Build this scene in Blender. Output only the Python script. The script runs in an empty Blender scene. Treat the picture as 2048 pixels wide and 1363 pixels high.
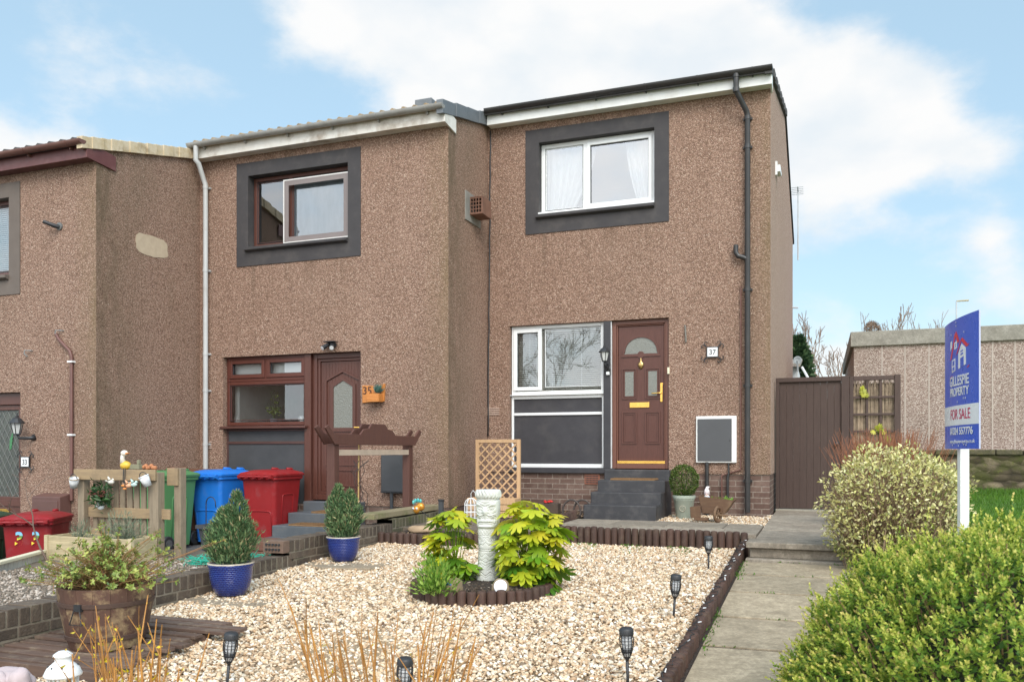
import bpy, bmesh, math, random
import numpy as np
from mathutils import Vector, Matrix

# ------------------------------------------------------------------ camera, sky, sun, exposure
S = bpy.context.scene
COL = S.collection
PI = math.pi
EYE = 0.857                      # eye height above the upper paving of number 37
TH = math.radians(20.4)          # camera turned left of the house's depth axis
FPX = 1662.0                     # focal length in pixels of the 2048 wide photograph
HOR = 900.0
cam_d = bpy.data.cameras.new("camera")
cam = bpy.data.objects.new("camera", cam_d)
COL.objects.link(cam)
cam.location = (0, 0, EYE)
cam.rotation_euler = (PI / 2, 0, TH)
cam_d.sensor_width = 36.0
cam_d.lens = FPX / 2048 * 36.0
cam_d.shift_y = (HOR - 681.5) / 2048
cam_d.clip_start = 0.05
cam_d.clip_end = 2000
cam_d.dof.use_dof = True
cam_d.dof.focus_distance = 9.5
cam_d.dof.aperture_fstop = 6.3
S.camera = cam

SUN_DIR = Vector((0.40, -0.62, 0.68)).normalized()
EXPOSURE = 1.04
world = bpy.data.worlds.new("World")
S.world = world
world.use_nodes = True
wn, wl = world.node_tree.nodes, world.node_tree.links
wn.clear()


def sky_world():
    out = wn.new("ShaderNodeOutputWorld")
    bg = wn.new("ShaderNodeBackground")
    bg.inputs["Strength"].default_value = 0.10
    wl.new(bg.outputs[0], out.inputs[0])
    sky = wn.new("ShaderNodeTexSky")
    sky.sky_type = 'NISHITA'
    sky.sun_disc = False
    sky.sun_elevation = math.asin(SUN_DIR.z)
    sky.sun_rotation = math.atan2(SUN_DIR.x, SUN_DIR.y)
    sky.air_density = 1.2
    sky.dust_density = 0.6
    sky.ozone_density = 1.5
    tc = wn.new("ShaderNodeTexCoord")
    # cloud banks: soft cones round directions in the sky, their edges broken up by noise
    n1 = wn.new("ShaderNodeTexNoise")
    n1.inputs["Scale"].default_value = 6.5
    n1.inputs["Detail"].default_value = 8.0
    n1.inputs["Roughness"].default_value = 0.58
    stretch = wn.new("ShaderNodeMapping")
    stretch.inputs["Scale"].default_value = (1, 1, 1.7)
    wl.new(tc.outputs["Generated"], stretch.inputs[0])
    wl.new(stretch.outputs[0], n1.inputs["Vector"])
    total = None

    def mth(op, a, b=None, c=None):
        n = wn.new("ShaderNodeMath")
        n.operation = op
        for i, v in enumerate((a, b, c)):
            if v is None:
                continue
            if isinstance(v, (int, float)):
                n.inputs[i].default_value = v
            else:
                wl.new(v, n.inputs[i])
        return n.outputs[0]

    def bank(az, el, w, amt):
        nonlocal total
        a, e = math.radians(az), math.radians(el)
        d = (-math.sin(a) * math.cos(e), math.cos(a) * math.cos(e), math.sin(e))
        dn = wn.new("ShaderNodeVectorMath")
        dn.operation = 'DOT_PRODUCT'
        wl.new(tc.outputs["Generated"], dn.inputs[0])
        dn.inputs[1].default_value = d
        k = mth('SUBTRACT', dn.outputs["Value"], 1.0)
        k = mth('MULTIPLY', k, 1.0 / (math.radians(w) ** 2 * 0.5))
        k = mth('EXPONENT', k)
        k = mth('MULTIPLY', k, amt)
        total = k if total is None else mth('ADD', total, k)

    for b in CLOUDS:
        bank(*b)
    sep = wn.new("ShaderNodeSeparateXYZ")
    wl.new(tc.outputs["Generated"], sep.inputs[0])
    # general haze of thin cloud behind the camera and low down
    back = mth('MULTIPLY', sep.outputs["Y"], -0.9)
    back = mth('MAXIMUM', back, 0.0)
    total = mth('ADD', total, back)
    nz = mth('SUBTRACT', n1.outputs["Fac"], 0.5)
    nz = mth('MULTIPLY', nz, 2.3)
    cov = mth('ADD', total, nz)
    mr = wn.new("ShaderNodeMapRange")
    mr.interpolation_type = 'SMOOTHSTEP'
    mr.inputs["From Min"].default_value = 0.16
    mr.inputs["From Max"].default_value = 0.95
    wl.new(cov, mr.inputs["Value"])
    n2 = wn.new("ShaderNodeTexNoise")
    n2.inputs["Scale"].default_value = 9.0
    n2.inputs["Detail"].default_value = 5.0
    wl.new(stretch.outputs[0], n2.inputs["Vector"])
    shade = wn.new("ShaderNodeValToRGB")
    shade.color_ramp.elements[0].position = 0.32
    shade.color_ramp.elements[0].color = (4.05, 4.35, 4.6, 1)
    shade.color_ramp.elements[1].position = 0.58
    shade.color_ramp.elements[1].color = (4.78, 4.8, 4.8, 1)
    wl.new(n2.outputs["Fac"], shade.inputs[0])
    # the clear sky: Nishita, veiled by thin high cloud
    veil = wn.new("ShaderNodeMix")
    veil.data_type = 'RGBA'
    veil.inputs["Factor"].default_value = 0.62
    wl.new(sky.outputs[0], veil.inputs[6])
    veil.inputs[7].default_value = (2.7, 3.85, 4.5, 1)
    mix = wn.new("ShaderNodeMix")
    mix.data_type = 'RGBA'
    wl.new(mr.outputs[0], mix.inputs["Factor"])
    wl.new(veil.outputs[2], mix.inputs[6])
    wl.new(shade.outputs[0], mix.inputs[7])
    # added fill: unseen sky behind and beside the camera is brightened for side walls
    fill_gain = wn.new("ShaderNodeMapRange")
    fill_gain.interpolation_type = 'SMOOTHSTEP'
    fill_gain.inputs["From Min"].default_value = 0.50
    fill_gain.inputs["From Max"].default_value = -0.70
    fill_gain.inputs["To Min"].default_value = 1.0
    fill_gain.inputs["To Max"].default_value = 2.1
    wl.new(sep.outputs["Y"], fill_gain.inputs["Value"])
    vm = wn.new("ShaderNodeVectorMath")
    vm.operation = 'SCALE'
    wl.new(mix.outputs[2], vm.inputs[0])
    wl.new(fill_gain.outputs[0], vm.inputs["Scale"])
    wl.new(vm.outputs[0], bg.inputs["Color"])


# azimuth (left of the depth axis, degrees), elevation, half width, amount
CLOUDS = [(33, 26.5, 3.6, .6), (28, 27, 4.4, .85), (21, 27, 5, .95), (13, 26, 5.5, .95), (6, 25, 4.2, .75), (22, 20, 6, .5), (9, 20, 5.5, .8),
          (0, 21.5, 3.2, .85), (-3.5, 21, 3.4, 1), (-1, 17.5, 3.4, .85), (-6, 18.5, 3, .8), (-9, 17, 2.2, .6),
          (54, 17, 3.2, .9), (49, 16.5, 2.4, .75), (44, 16.5, 2.2, .4), (0, 8.5, 3.5, .4), (-11, 9.5, 2.6, .45), (-9.5, 13, 1.8, .4), (44, 22, 4, .22), (48, 24, 2.5, .25), (-3, 3, 8, .25)]
sky_world()
sun_d = bpy.data.lights.new("sun", 'SUN')
sun_d.energy = 1.5
sun_d.angle = math.radians(35)
sun_d.color = (1.0, 0.95, 0.87)
sun = bpy.data.objects.new("sun", sun_d)
COL.objects.link(sun)
sun.rotation_euler = SUN_DIR.to_track_quat('Z', 'Y').to_euler()
S.view_settings.view_transform = 'Standard'
S.view_settings.look = 'None'
S.view_settings.exposure = EXPOSURE
S.view_settings.gamma = 1.0

# ------------------------------------------------------------------ surveying: photograph measurements to metres
CT, ST = math.cos(TH), math.sin(TH)


def onY(u, v, Y):
    t = (u - 1024) / FPX
    d = Y / (t * ST + CT)
    return Vector((d * (t * CT - ST), Y, EYE - (v - HOR) / FPX * d))


def onX(u, v, X):
    t = (u - 1024) / FPX
    d = X / (t * CT - ST)
    return Vector((X, d * (t * ST + CT), EYE - (v - HOR) / FPX * d))


def onZ(u, v, z=0.0):
    t = (u - 1024) / FPX
    d = (EYE - z) * FPX / (v - HOR)
    return Vector((d * (t * CT - ST), d * (t * ST + CT), z))


SLOPE = 0.0474


def zg(y):                      # gravel bed of number 37
    return -0.17 + SLOPE * (y - 8.45)


def zpath(y):
    return -0.145 + SLOPE * (y - 8.37)


def onG(u, v, f=None):
    t = (u - 1024) / FPX
    a = (v - HOR) / FPX
    k = t * ST + CT
    f = f or zg
    z0 = f(0.0)
    d = (EYE - z0) / (a + SLOPE * k)
    y = d * k
    return Vector((d * (t * CT - ST), y, f(y)))


# ------------------------------------------------------------------ object helpers
def tag(o, label=None, cat=None, group=None, kind=None):
    for k, v in (("label", label), ("category", cat), ("group", group), ("kind", kind)):
        if v:
            o[k] = v
    return o


def thing(name, label, cat, loc=(0, 0, 0), rz=0.0, group=None):
    o = bpy.data.objects.new(name, None)
    COL.objects.link(o)
    o.empty_display_size = 0.1
    o.location = loc
    o.rotation_euler = (0, 0, rz)
    return tag(o, label, cat, group)


def wloc(o):
    v = Vector((0, 0, 0))
    while o is not None:
        v += o.location
        o = o.parent
    return v


def kids(o):
    return [c for c in bpy.data.objects if c.parent == o]


def copy_tree(o, parent=None):
    c = o.copy()
    COL.objects.link(c)
    if parent is not None:
        c.parent = parent
    for ch in kids(o):
        copy_tree(ch, c)
    return c


def link_mesh(name, me, mat, parent=None, smooth=False, bevel=0.0, seg=2, auto=None):
    o = bpy.data.objects.new(name, me)
    COL.objects.link(o)
    if mat is not None:
        me.materials.append(mat)
    if parent is not None:
        off = wloc(parent)
        if off.length > 0:
            me.transform(Matrix.Translation(-off))
        o.parent = parent
    if smooth:
        me.polygons.foreach_set("use_smooth", [True] * len(me.polygons))
    if auto is not None:
        me.set_sharp_from_angle(angle=math.radians(auto))
    if bevel:
        b = o.modifiers.new("bevel", 'BEVEL')
        b.width = bevel
        b.segments = seg
        b.limit_method = 'ANGLE'
        b.angle_limit = math.radians(40)
        b.harden_normals = False
    return o


class MB:
    def __init__(self):
        self.v, self.f = [], []

    def add(self, vs, fs):
        n = len(self.v)
        self.v += [tuple(p) for p in vs]
        self.f += [tuple(i + n for i in f) for f in fs]
        return self

    def box(self, x0, x1, y0, y1, z0, z1):
        vs = [(x0, y0, z0), (x1, y0, z0), (x1, y1, z0), (x0, y1, z0), (x0, y0, z1), (x1, y0, z1), (x1, y1, z1), (x0, y1, z1)]
        return self.add(vs, [(0, 3, 2, 1), (4, 5, 6, 7), (0, 1, 5, 4), (1, 2, 6, 5), (2, 3, 7, 6), (3, 0, 4, 7)])

    def obox(self, c, size, M=None):
        sx, sy, sz = size[0] / 2, size[1] / 2, size[2] / 2
        M = M or Matrix.Identity(3)
        c = Vector(c)
        vs = [c + M @ Vector((a * sx, b * sy, e * sz)) for e in (-1, 1) for a, b in ((-1, -1), (1, -1), (1, 1), (-1, 1))]
        return self.add(vs, [(0, 3, 2, 1), (4, 5, 6, 7), (0, 1, 5, 4), (1, 2, 6, 5), (2, 3, 7, 6), (3, 0, 4, 7)])

    def bar(self, a, b, w, h, up=(0, 0, 1)):
        a, b = Vector(a), Vector(b)
        y = (b - a)
        L = y.length
        y.normalize()
        up = Vector(up)
        x = y.cross(up)
        if x.length < 1e-4:
            x = y.cross(Vector((1, 0, 0)))
        x.normalize()
        z = x.cross(y)
        M = Matrix((x, y, z)).transposed()
        return self.obox((a + b) / 2, (w, L, h), M)

    def tube(self, pts, r, n=10, cap=True):
        pts = [Vector(p) for p in pts]
        rs = r if isinstance(r, (list, tuple)) else [r] * len(pts)
        vs, fs = [], []
        prev = None
        for i, p in enumerate(pts):
            if i == 0:
                t = pts[1] - p
            elif i == len(pts) - 1:
                t = p - pts[i - 1]
            else:
                t = (pts[i + 1] - p).normalized() + (p - pts[i - 1]).normalized()
            t.normalize()
            if prev is None:
                a = t.orthogonal().normalized()
            else:
                a = prev - t * prev.dot(t)
                if a.length < 1e-5:
                    a = t.orthogonal()
                a.normalize()
            prev = a
            b = t.cross(a)
            for k in range(n):
                an = 2 * PI * k / n
                vs.append(p + (a * math.cos(an) + b * math.sin(an)) * rs[i])
        for i in range(len(pts) - 1):
            for k in range(n):
                k2 = (k + 1) % n
                fs.append((i * n + k, i * n + k2, (i + 1) * n + k2, (i + 1) * n + k))
        if cap:
            fs.append(tuple(range(n - 1, -1, -1)))
            fs.append(tuple(range((len(pts) - 1) * n, len(pts) * n)))
        return self.add(vs, fs)

    def lathe(self, prof, n=24, c=(0, 0, 0), cap=True, sx=1.0, sy=1.0):
        vs, fs = [], []
        for r, z in prof:
            for k in range(n):
                an = 2 * PI * k / n
                vs.append((c[0] + r * sx * math.cos(an), c[1] + r * sy * math.sin(an), c[2] + z))
        m = len(prof)
        for i in range(m - 1):
            for k in range(n):
                k2 = (k + 1) % n
                fs.append((i * n + k, i * n + k2, (i + 1) * n + k2, (i + 1) * n + k))
        if cap:
            fs.append(tuple(range(n - 1, -1, -1)))
            fs.append(tuple(range((m - 1) * n, m * n)))
        return self.add(vs, fs)

    def prism(self, poly, fr, to, axis='y'):
        # poly: 2D points; axis y: (x,z) swept along y; axis x: (y,z) along x; axis z: (x,y) along z
        def P(a, b, s):
            return (a, s, b) if axis == 'y' else (s, a, b) if axis == 'x' else (a, b, s)
        n = len(poly)
        vs = [P(a, b, fr) for a, b in poly] + [P(a, b, to) for a, b in poly]
        fs = [tuple(range(n)), tuple(range(2 * n - 1, n - 1, -1))]
        for i in range(n):
            j = (i + 1) % n
            fs.append((i, i + n, j + n, j))
        return self.add(vs, fs)

    def ball(self, c, r, n=12, m=8, sc=(1, 1, 1)):
        vs, fs = [], []
        for i in range(1, m):
            th = PI * i / m
            for k in range(n):
                an = 2 * PI * k / n
                vs.append((c[0] + r * sc[0] * math.sin(th) * math.cos(an), c[1] + r * sc[1] * math.sin(th) * math.sin(an), c[2] + r * sc[2] * math.cos(th)))
        top, bot = len(vs), len(vs) + 1
        vs += [(c[0], c[1], c[2] + r * sc[2]), (c[0], c[1], c[2] - r * sc[2])]
        for i in range(m - 2):
            for k in range(n):
                k2 = (k + 1) % n
                fs.append((i * n + k, (i + 1) * n + k, (i + 1) * n + k2, i * n + k2))
        for k in range(n):
            k2 = (k + 1) % n
            fs.append((top, k, k2))
            fs.append((bot, (m - 2) * n + k2, (m - 2) * n + k))
        return self.add(vs, fs)

    def xform(self, M):
        self.v = [tuple(M @ Vector(p)) for p in self.v]
        return self

    def build(self, name, mat, parent=None, smooth=False, bevel=0.0, seg=2, auto=None, fix=True):
        me = bpy.data.meshes.new(name)
        me.from_pydata(self.v, [], self.f)
        if fix:
            bm = bmesh.new()
            bm.from_mesh(me)
            bmesh.ops.recalc_face_normals(bm, faces=bm.faces)
            bm.to_mesh(me)
            bm.free()
        return link_mesh(name, me, mat, parent, smooth, bevel, seg, auto)


def np_obj(name, V, faces, mat, parent=None, smooth=True, attrs=None):
    """V (n,3); faces: list of integer arrays (m,k), each of one face size."""
    me = bpy.data.meshes.new(name)
    me.vertices.add(len(V))
    me.vertices.foreach_set("co", np.ascontiguousarray(V, dtype=np.float32).ravel())
    loops = np.concatenate([f.ravel() for f in faces]).astype(np.int32)
    tot = np.concatenate([np.full(len(f), f.shape[1], dtype=np.int32) for f in faces])
    start = np.concatenate([[0], np.cumsum(tot)[:-1]]).astype(np.int32)
    me.loops.add(len(loops))
    me.loops.foreach_set("vertex_index", loops)
    me.polygons.add(len(tot))
    me.polygons.foreach_set("loop_start", start)
    me.polygons.foreach_set("loop_total", tot)
    if smooth:
        me.polygons.foreach_set("use_smooth", np.ones(len(tot), dtype=bool))
    for k, a in (attrs or {}).items():
        at = me.attributes.new(k, 'FLOAT', 'POINT')
        at.data.foreach_set("value", np.ascontiguousarray(a, dtype=np.float32))
    me.update(calc_edges=True)
    return link_mesh(name, me, mat, parent)


def unit(a):
    return a / np.maximum(np.linalg.norm(a, axis=-1, keepdims=True), 1e-9)


def leaf_np(pos, along, normal, size, shape_v, shape_f, tint=None, width=None):
    """leaf copies as arrays: shape_v (k,3) with x across, y along, z up; returns V, faces, tint per vertex"""
    N = len(pos)
    y = unit(along)
    x = unit(np.cross(y, normal))
    z = np.cross(x, y)
    sv = np.asarray(shape_v, dtype=float)
    s = np.asarray(size).reshape(-1, 1, 1)
    w = 1.0 if width is None else np.asarray(width).reshape(-1, 1, 1)
    V = pos[:, None, :] + s * (w * sv[None, :, 0:1] * x[:, None, :] + sv[None, :, 1:2] * y[:, None, :] + sv[None, :, 2:3] * z[:, None, :])
    k = len(sv)
    F = (np.asarray(shape_f)[None, :, :] + (np.arange(N) * k)[:, None, None]).reshape(-1, len(shape_f[0]))
    t = np.repeat(np.zeros(N) if tint is None else tint, k)
    return V.reshape(-1, 3), F, t


LEAF_V = [(0, 0, 0), (-.5, .42, .10), (0, .5, 0), (0, 1, -.06), (.5, .42, .10)]
LEAF_F = [(0, 2, 1), (1, 2, 3), (0, 4, 2), (4, 3, 2)]


def sticks_np(p0, p1, r0, r1, n=4):
    """straight tapered twigs as arrays"""
    d = unit(p1 - p0)
    ref = np.where(np.abs(d[:, 2:3]) > .9, np.array([[1., 0, 0]]), np.array([[0, 0, 1.]]))
    a = unit(np.cross(d, ref))
    b = np.cross(d, a)
    an = np.arange(n) * 2 * np.pi / n
    ring = np.cos(an)[None, :, None] * a[:, None, :] + np.sin(an)[None, :, None] * b[:, None, :]
    V = np.concatenate([p0[:, None, :] + ring * np.reshape(r0, (-1, 1, 1)), p1[:, None, :] + ring * np.reshape(r1, (-1, 1, 1))], axis=1)
    k = np.arange(n)
    q = np.stack([k, (k + 1) % n, (k + 1) % n + n, k + n], axis=1)
    F = (q[None] + (np.arange(len(p0)) * 2 * n)[:, None, None]).reshape(-1, 4)
    return V.reshape(-1, 3), F


def merge_np(parts):
    """parts: list of (V, F, tint)"""
    off, Vs, Fs, Ts = 0, [], {}, []
    for V, F, t in parts:
        Vs.append(V)
        Fs.setdefault(F.shape[1], []).append(F + off)
        Ts.append(np.zeros(len(V)) if t is None else t)
        off += len(V)
    return np.concatenate(Vs), [np.concatenate(f) for f in Fs.values()], np.concatenate(Ts)


def text_obj(name, s, size, mat, parent, loc, rot, sx=1.0, depth=0.0015, align='CENTER', shear=0.0, bold=0.0):
    cu = bpy.data.curves.new(name, 'FONT')
    cu.body = s
    cu.size = size
    cu.align_x = align
    cu.extrude = depth
    cu.offset = bold
    cu.shear = shear
    to = bpy.data.objects.new(name + "_tmp", cu)
    COL.objects.link(to)
    bpy.context.view_layer.update()
    me = bpy.data.meshes.new_from_object(to)
    bpy.data.objects.remove(to)
    M = Matrix.Translation(loc) @ rot.to_4x4() @ Matrix.Diagonal((sx, 1, 1, 1))
    me.transform(M)
    return link_mesh(name, me, mat, parent)


UP_ROT = Matrix.Rotation(PI / 2, 3, 'X')      # text lying in XY turned to face -Y
# ------------------------------------------------------------------ materials
class NT:
    def __init__(self, name):
        self.m = bpy.data.materials.new(name)
        self.m.use_nodes = True
        self.t = self.m.node_tree
        self.t.nodes.clear()
        self.out = self.n("ShaderNodeOutputMaterial")
        self.b = self.n("ShaderNodeBsdfPrincipled")
        self.l(self.b.outputs[0], self.out.inputs[0])
        self.tc = self.n("ShaderNodeTexCoord")
        self.obj = self.tc.outputs["Object"]

    def n(self, kind, **kw):
        nd = self.t.nodes.new(kind)
        for k, v in kw.items():
            setattr(nd, k, v)
        return nd

    def l(self, a, b):
        self.t.links.new(a, b)

    def setin(self, nd, key, v):
        if isinstance(v, (int, float)):
            nd.inputs[key].default_value = v
        elif isinstance(v, (tuple, list)):
            nd.inputs[key].default_value = tuple(v) + ((1,) if len(v) == 3 and nd.inputs[key].type == 'RGBA' else ())
        else:
            self.l(v, nd.inputs[key])

    def noise(self, scale, detail=5, rough=.55, vec=None, dist=0):
        nd = self.n("ShaderNodeTexNoise")
        nd.inputs["Scale"].default_value = scale
        nd.inputs["Detail"].default_value = detail
        nd.inputs["Roughness"].default_value = rough
        nd.inputs["Distortion"].default_value = dist
        self.l(vec or self.obj, nd.inputs["Vector"])
        return nd.outputs["Fac"]

    def voro(self, scale, feat='F1', vec=None, rand=1.0):
        nd = self.n("ShaderNodeTexVoronoi", feature=feat)
        nd.inputs["Scale"].default_value = scale
        nd.inputs["Randomness"].default_value = rand
        self.l(vec or self.obj, nd.inputs["Vector"])
        return nd

    def ramp(self, fac, stops, interp='LINEAR'):
        nd = self.n("ShaderNodeValToRGB")
        nd.color_ramp.interpolation = interp
        els = nd.color_ramp.elements
        while len(els) < len(stops):
            els.new(0.5)
        for e, (p, c) in zip(els, stops):
            e.position = p
            e.color = (tuple(c) + (1,)) if not isinstance(c, (int, float)) else (c, c, c, 1)
        self.l(fac, nd.inputs[0])
        return nd.outputs[0]

    def mix(self, fac, a, b, mode='MIX'):
        nd = self.n("ShaderNodeMix", data_type='RGBA', blend_type=mode)
        self.setin(nd, "Factor", fac)
        self.setin(nd, 6, a)
        self.setin(nd, 7, b)
        return nd.outputs[2]

    def math(self, op, a, b=0.0, clamp=False):
        nd = self.n("ShaderNodeMath", operation=op, use_clamp=clamp)
        self.setin(nd, 0, a)
        self.setin(nd, 1, b)
        return nd.outputs[0]

    def range(self, v, a, b, c=0.0, d=1.0):
        nd = self.n("ShaderNodeMapRange")
        self.l(v, nd.inputs["Value"])
        for k, x in zip(("From Min", "From Max", "To Min", "To Max"), (a, b, c, d)):
            nd.inputs[k].default_value = x
        return nd.outputs[0]

    def mapv(self, scale=(1, 1, 1), rot=(0, 0, 0), loc=(0, 0, 0)):
        nd = self.n("ShaderNodeMapping")
        nd.inputs["Scale"].default_value = scale
        nd.inputs["Rotation"].default_value = rot
        nd.inputs["Location"].default_value = loc
        self.l(self.obj, nd.inputs[0])
        return nd.outputs[0]

    def xyz(self):
        nd = self.n("ShaderNodeSeparateXYZ")
        self.l(self.obj, nd.inputs[0])
        return nd.outputs

    def island(self):
        return self.n("ShaderNodeNewGeometry").outputs["Random Per Island"]

    def attr(self, name):
        return self.n("ShaderNodeAttribute", attribute_name=name).outputs["Fac"]

    def bump(self, h, strength=.5, dist=.01, prev=None):
        nd = self.n("ShaderNodeBump")
        nd.inputs["Strength"].default_value = strength
        nd.inputs["Distance"].default_value = dist
        self.l(h, nd.inputs["Height"])
        if prev is not None:
            self.l(prev, nd.inputs["Normal"])
        return nd.outputs[0]

    def fin(self, color=None, rough=.6, normal=None, metal=0.0, spec=.5, coat=0.0, trans=None, emit=None):
        b = self.b
        if color is not None:
            self.setin(b, "Base Color", color)
        self.setin(b, "Roughness", rough)
        b.inputs["Metallic"].default_value = metal
        b.inputs["Specular IOR Level"].default_value = spec
        b.inputs["Coat Weight"].default_value = coat
        b.inputs["Coat Roughness"].default_value = .08
        if normal is not None:
            self.l(normal, b.inputs["Normal"])
        if trans:
            tr = self.n("ShaderNodeBsdfTranslucent")
            self.setin(tr, "Color", color)
            mx = self.n("ShaderNodeMixShader")
            mx.inputs[0].default_value = trans
            self.l(b.outputs[0], mx.inputs[1])
            self.l(tr.outputs[0], mx.inputs[2])
            self.l(mx.outputs[0], self.out.inputs[0])
        return self.m


def plain(name, c1, c2=None, scale=6, rough=.55, bump=.0, bscale=60, metal=0, spec=.5, coat=0, isl=0.0, stretch=(1, 1, 1), dirt=None, dscale=3.0, damt=.5, bdist=.004):
    t = NT(name)
    c2 = c2 or tuple(x * .8 for x in c1)
    v = t.mapv(stretch)
    f = t.noise(scale, 6, .6, v)
    col = t.mix(t.range(f, .3, .7), c1, c2)
    if isl:
        hsv = t.n("ShaderNodeHueSaturation")
        t.l(t.range(t.island(), 0, 1, 1 - isl, 1 + isl), hsv.inputs["Value"])
        t.l(col, hsv.inputs["Color"])
        col = hsv.outputs[0]
    if dirt:
        col = t.mix(t.range(t.noise(dscale, 8, .65), .52, .72, 0, damt), col, dirt)
    nm = t.bump(t.noise(bscale, 4, .6, v), bump, bdist) if bump else None
    r = t.range(t.noise(scale * 2.3, 4), .3, .7, max(0, rough - .07), min(1, rough + .07))
    return t.fin(col, r, nm, metal, spec, coat)


def harl_mat(name, stain=0.25, stain_c=(.10, .085, .05), seed=0.0, palette=None, scale=82, corner=None):
    t = NT(name)
    warp = t.mapv(loc=(seed, seed * .7, 0))
    vo = t.voro(scale, vec=warp)
    vo2 = t.voro(scale * 2.1, vec=warp)
    sep = t.n("ShaderNodeSeparateColor")
    t.l(vo.outputs["Color"], sep.inputs[0])
    sep2 = t.n("ShaderNodeSeparateColor")
    t.l(vo2.outputs["Color"], sep2.inputs[0])
    pal = palette or [(0.0, (.105, .063, .042)), (.22, (.20, .120, .080)), (.42, (.30, .183, .128)), (.62, (.39, .247, .178)),
                      (.84, (.49, .335, .25)), (.93, (.66, .51, .40)), (1.0, (.80, .69, .57))]
    c = t.ramp(t.math('ADD', t.math('MULTIPLY', sep.outputs[0], .68), t.math('MULTIPLY', sep2.outputs[1], .32)), pal)
    # gaps between the chippings are the darker render beneath
    gap = t.range(vo.outputs["Distance"], .35, .75, 0, .55)
    c = t.mix(gap, c, (.12, .066, .05))
    # broad weathering: damp greenish streaks and paler worn areas
    big = t.noise(.55, 6, .6, t.mapv((1.6, 1.6, .6), loc=(seed, 3, 1)))
    c = t.mix(t.range(big, .48, .75, 0, stain), c, stain_c)
    pale = t.noise(.9, 5, .6, t.mapv((1.2, 1.2, .8), loc=(9 + seed, 1, 4)))
    c = t.mix(t.range(pale, .5, .8, 0, .18), c, (.50, .33, .25))
    if corner:
        # algae and soot that rain has left along the exposed corner of the wall
        ax, reach, col, amt = corner
        x = t.xyz()[0 if ax == 'x' else 1]
        d_ = t.math('ABSOLUTE', x)
        near = t.range(d_, reach, 0.0)
        streak = t.noise(1.6, 7, .68, t.mapv((3.2, 3.2, .55), loc=(seed, 2, 7)))
        k = t.math('MULTIPLY', t.math('POWER', near, 1.3), t.range(streak, .30, .62), True)
        c = t.mix(t.math('MULTIPLY', k, amt), c, col)
        if ax == 'x':
            # run-off streaks left on the wall below the upper window sill
            _, _, z = t.xyz()
            span = t.math('MULTIPLY', t.range(x, -3.42, -3.2), t.range(x, -1.36, -1.58))
            fall = t.math('POWER', t.range(z, 2.95, 4.03), 1.4)
            run = t.range(t.noise(2.2, 6, .7, t.mapv((5, 5, .28), loc=(2, 1, 0))), .46, .66)
            k2 = t.math('MULTIPLY', t.math('MULTIPLY', span, fall), run, True)
            c = t.mix(t.math('MULTIPLY', k2, .42), c, (.12, .08, .05))
    h = t.math('SUBTRACT', 1.0, vo.outputs["Distance"])
    nm = t.bump(h, .9, .012)
    return t.fin(c, .85, nm, spec=.3)


def brick_mat(name, axis='x', c1=(.115, .07, .055), c2=(.19, .125, .10), mortar=(.30, .245, .20), moss=0.0, bump=.5):
    t = NT(name)
    x, y, z = t.xyz()
    cmb = t.n("ShaderNodeCombineXYZ")
    t.l(x if axis == 'x' else y, cmb.inputs[0])
    t.l(z, cmb.inputs[1])
    br = t.n("ShaderNodeTexBrick")
    br.offset = .5
    br.inputs["Scale"].default_value = 1.0
    br.inputs["Brick Width"].default_value = .225
    br.inputs["Row Height"].default_value = .075
    br.inputs["Mortar Size"].default_value = .007
    br.inputs["Mortar Smooth"].default_value = .25
    br.inputs["Bias"].default_value = 0
    br.inputs["Color1"].default_value = c1 + (1,)
    br.inputs["Color2"].default_value = c2 + (1,)
    br.inputs["Mortar"].default_value = mortar + (1,)
    t.l(cmb.outputs[0], br.inputs["Vector"])
    c = br.outputs["Color"]
    c = t.mix(t.range(t.noise(34, 5, .7), .35, .7, 0, .55), c, (.09, .05, .04))
    c = t.mix(t.range(t.noise(5, 6, .65), .5, .75, 0, .5), c, (.25, .19, .15))
    if moss:
        c = t.mix(t.range(t.noise(6, 6, .7), .5, .7, 0, moss), c, (.07, .085, .025))
    h = t.mix(.4, br.outputs["Fac"], t.noise(60, 4, .7))
    inv = t.math('SUBTRACT', 1.0, h)
    return t.fin(c, .88, t.bump(inv, bump, .01), spec=.25)


def wood_mat(name, c1, c2, axis='z', rough=.65, isl=.15, bump=.25, dirt=None, damt=.5, dscale=4, fine=1.0, coat=0, spec=.4):
    t = NT(name)
    sc = {'x': (1.2, 14, 14), 'y': (14, 1.2, 14), 'z': (14, 14, 1.2)}[axis]
    v = t.mapv(tuple(s * fine for s in sc))
    g = t.noise(3.5, 8, .65, v, .6)
    col = t.mix(t.range(g, .3, .7), c1, c2)
    if isl:
        hsv = t.n("ShaderNodeHueSaturation")
        t.l(t.range(t.island(), 0, 1, 1 - isl, 1 + isl), hsv.inputs["Value"])
        t.l(col, hsv.inputs["Color"])
        col = hsv.outputs[0]
    if dirt:
        col = t.mix(t.range(t.noise(dscale, 8, .7), .5, .68, 0, damt), col, dirt)
    return t.fin(col, rough, t.bump(g, bump, .004), spec=spec, coat=coat)


def leaf_mat(name, stops, trans=.25, rough=.45, isl=.25, spec=.4):
    t = NT(name)
    c = t.ramp(t.attr("tint"), stops)
    hsv = t.n("ShaderNodeHueSaturation")
    i = t.island()
    t.l(t.range(i, 0, 1, 1 - isl, 1 + isl), hsv.inputs["Value"])
    t.l(t.range(t.math('FRACT', t.math('MULTIPLY', i, 7.31)), 0, 1, .485, .515), hsv.inputs["Hue"])
    t.l(c, hsv.inputs["Color"])
    return t.fin(hsv.outputs[0], rough, spec=spec, trans=trans)


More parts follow.
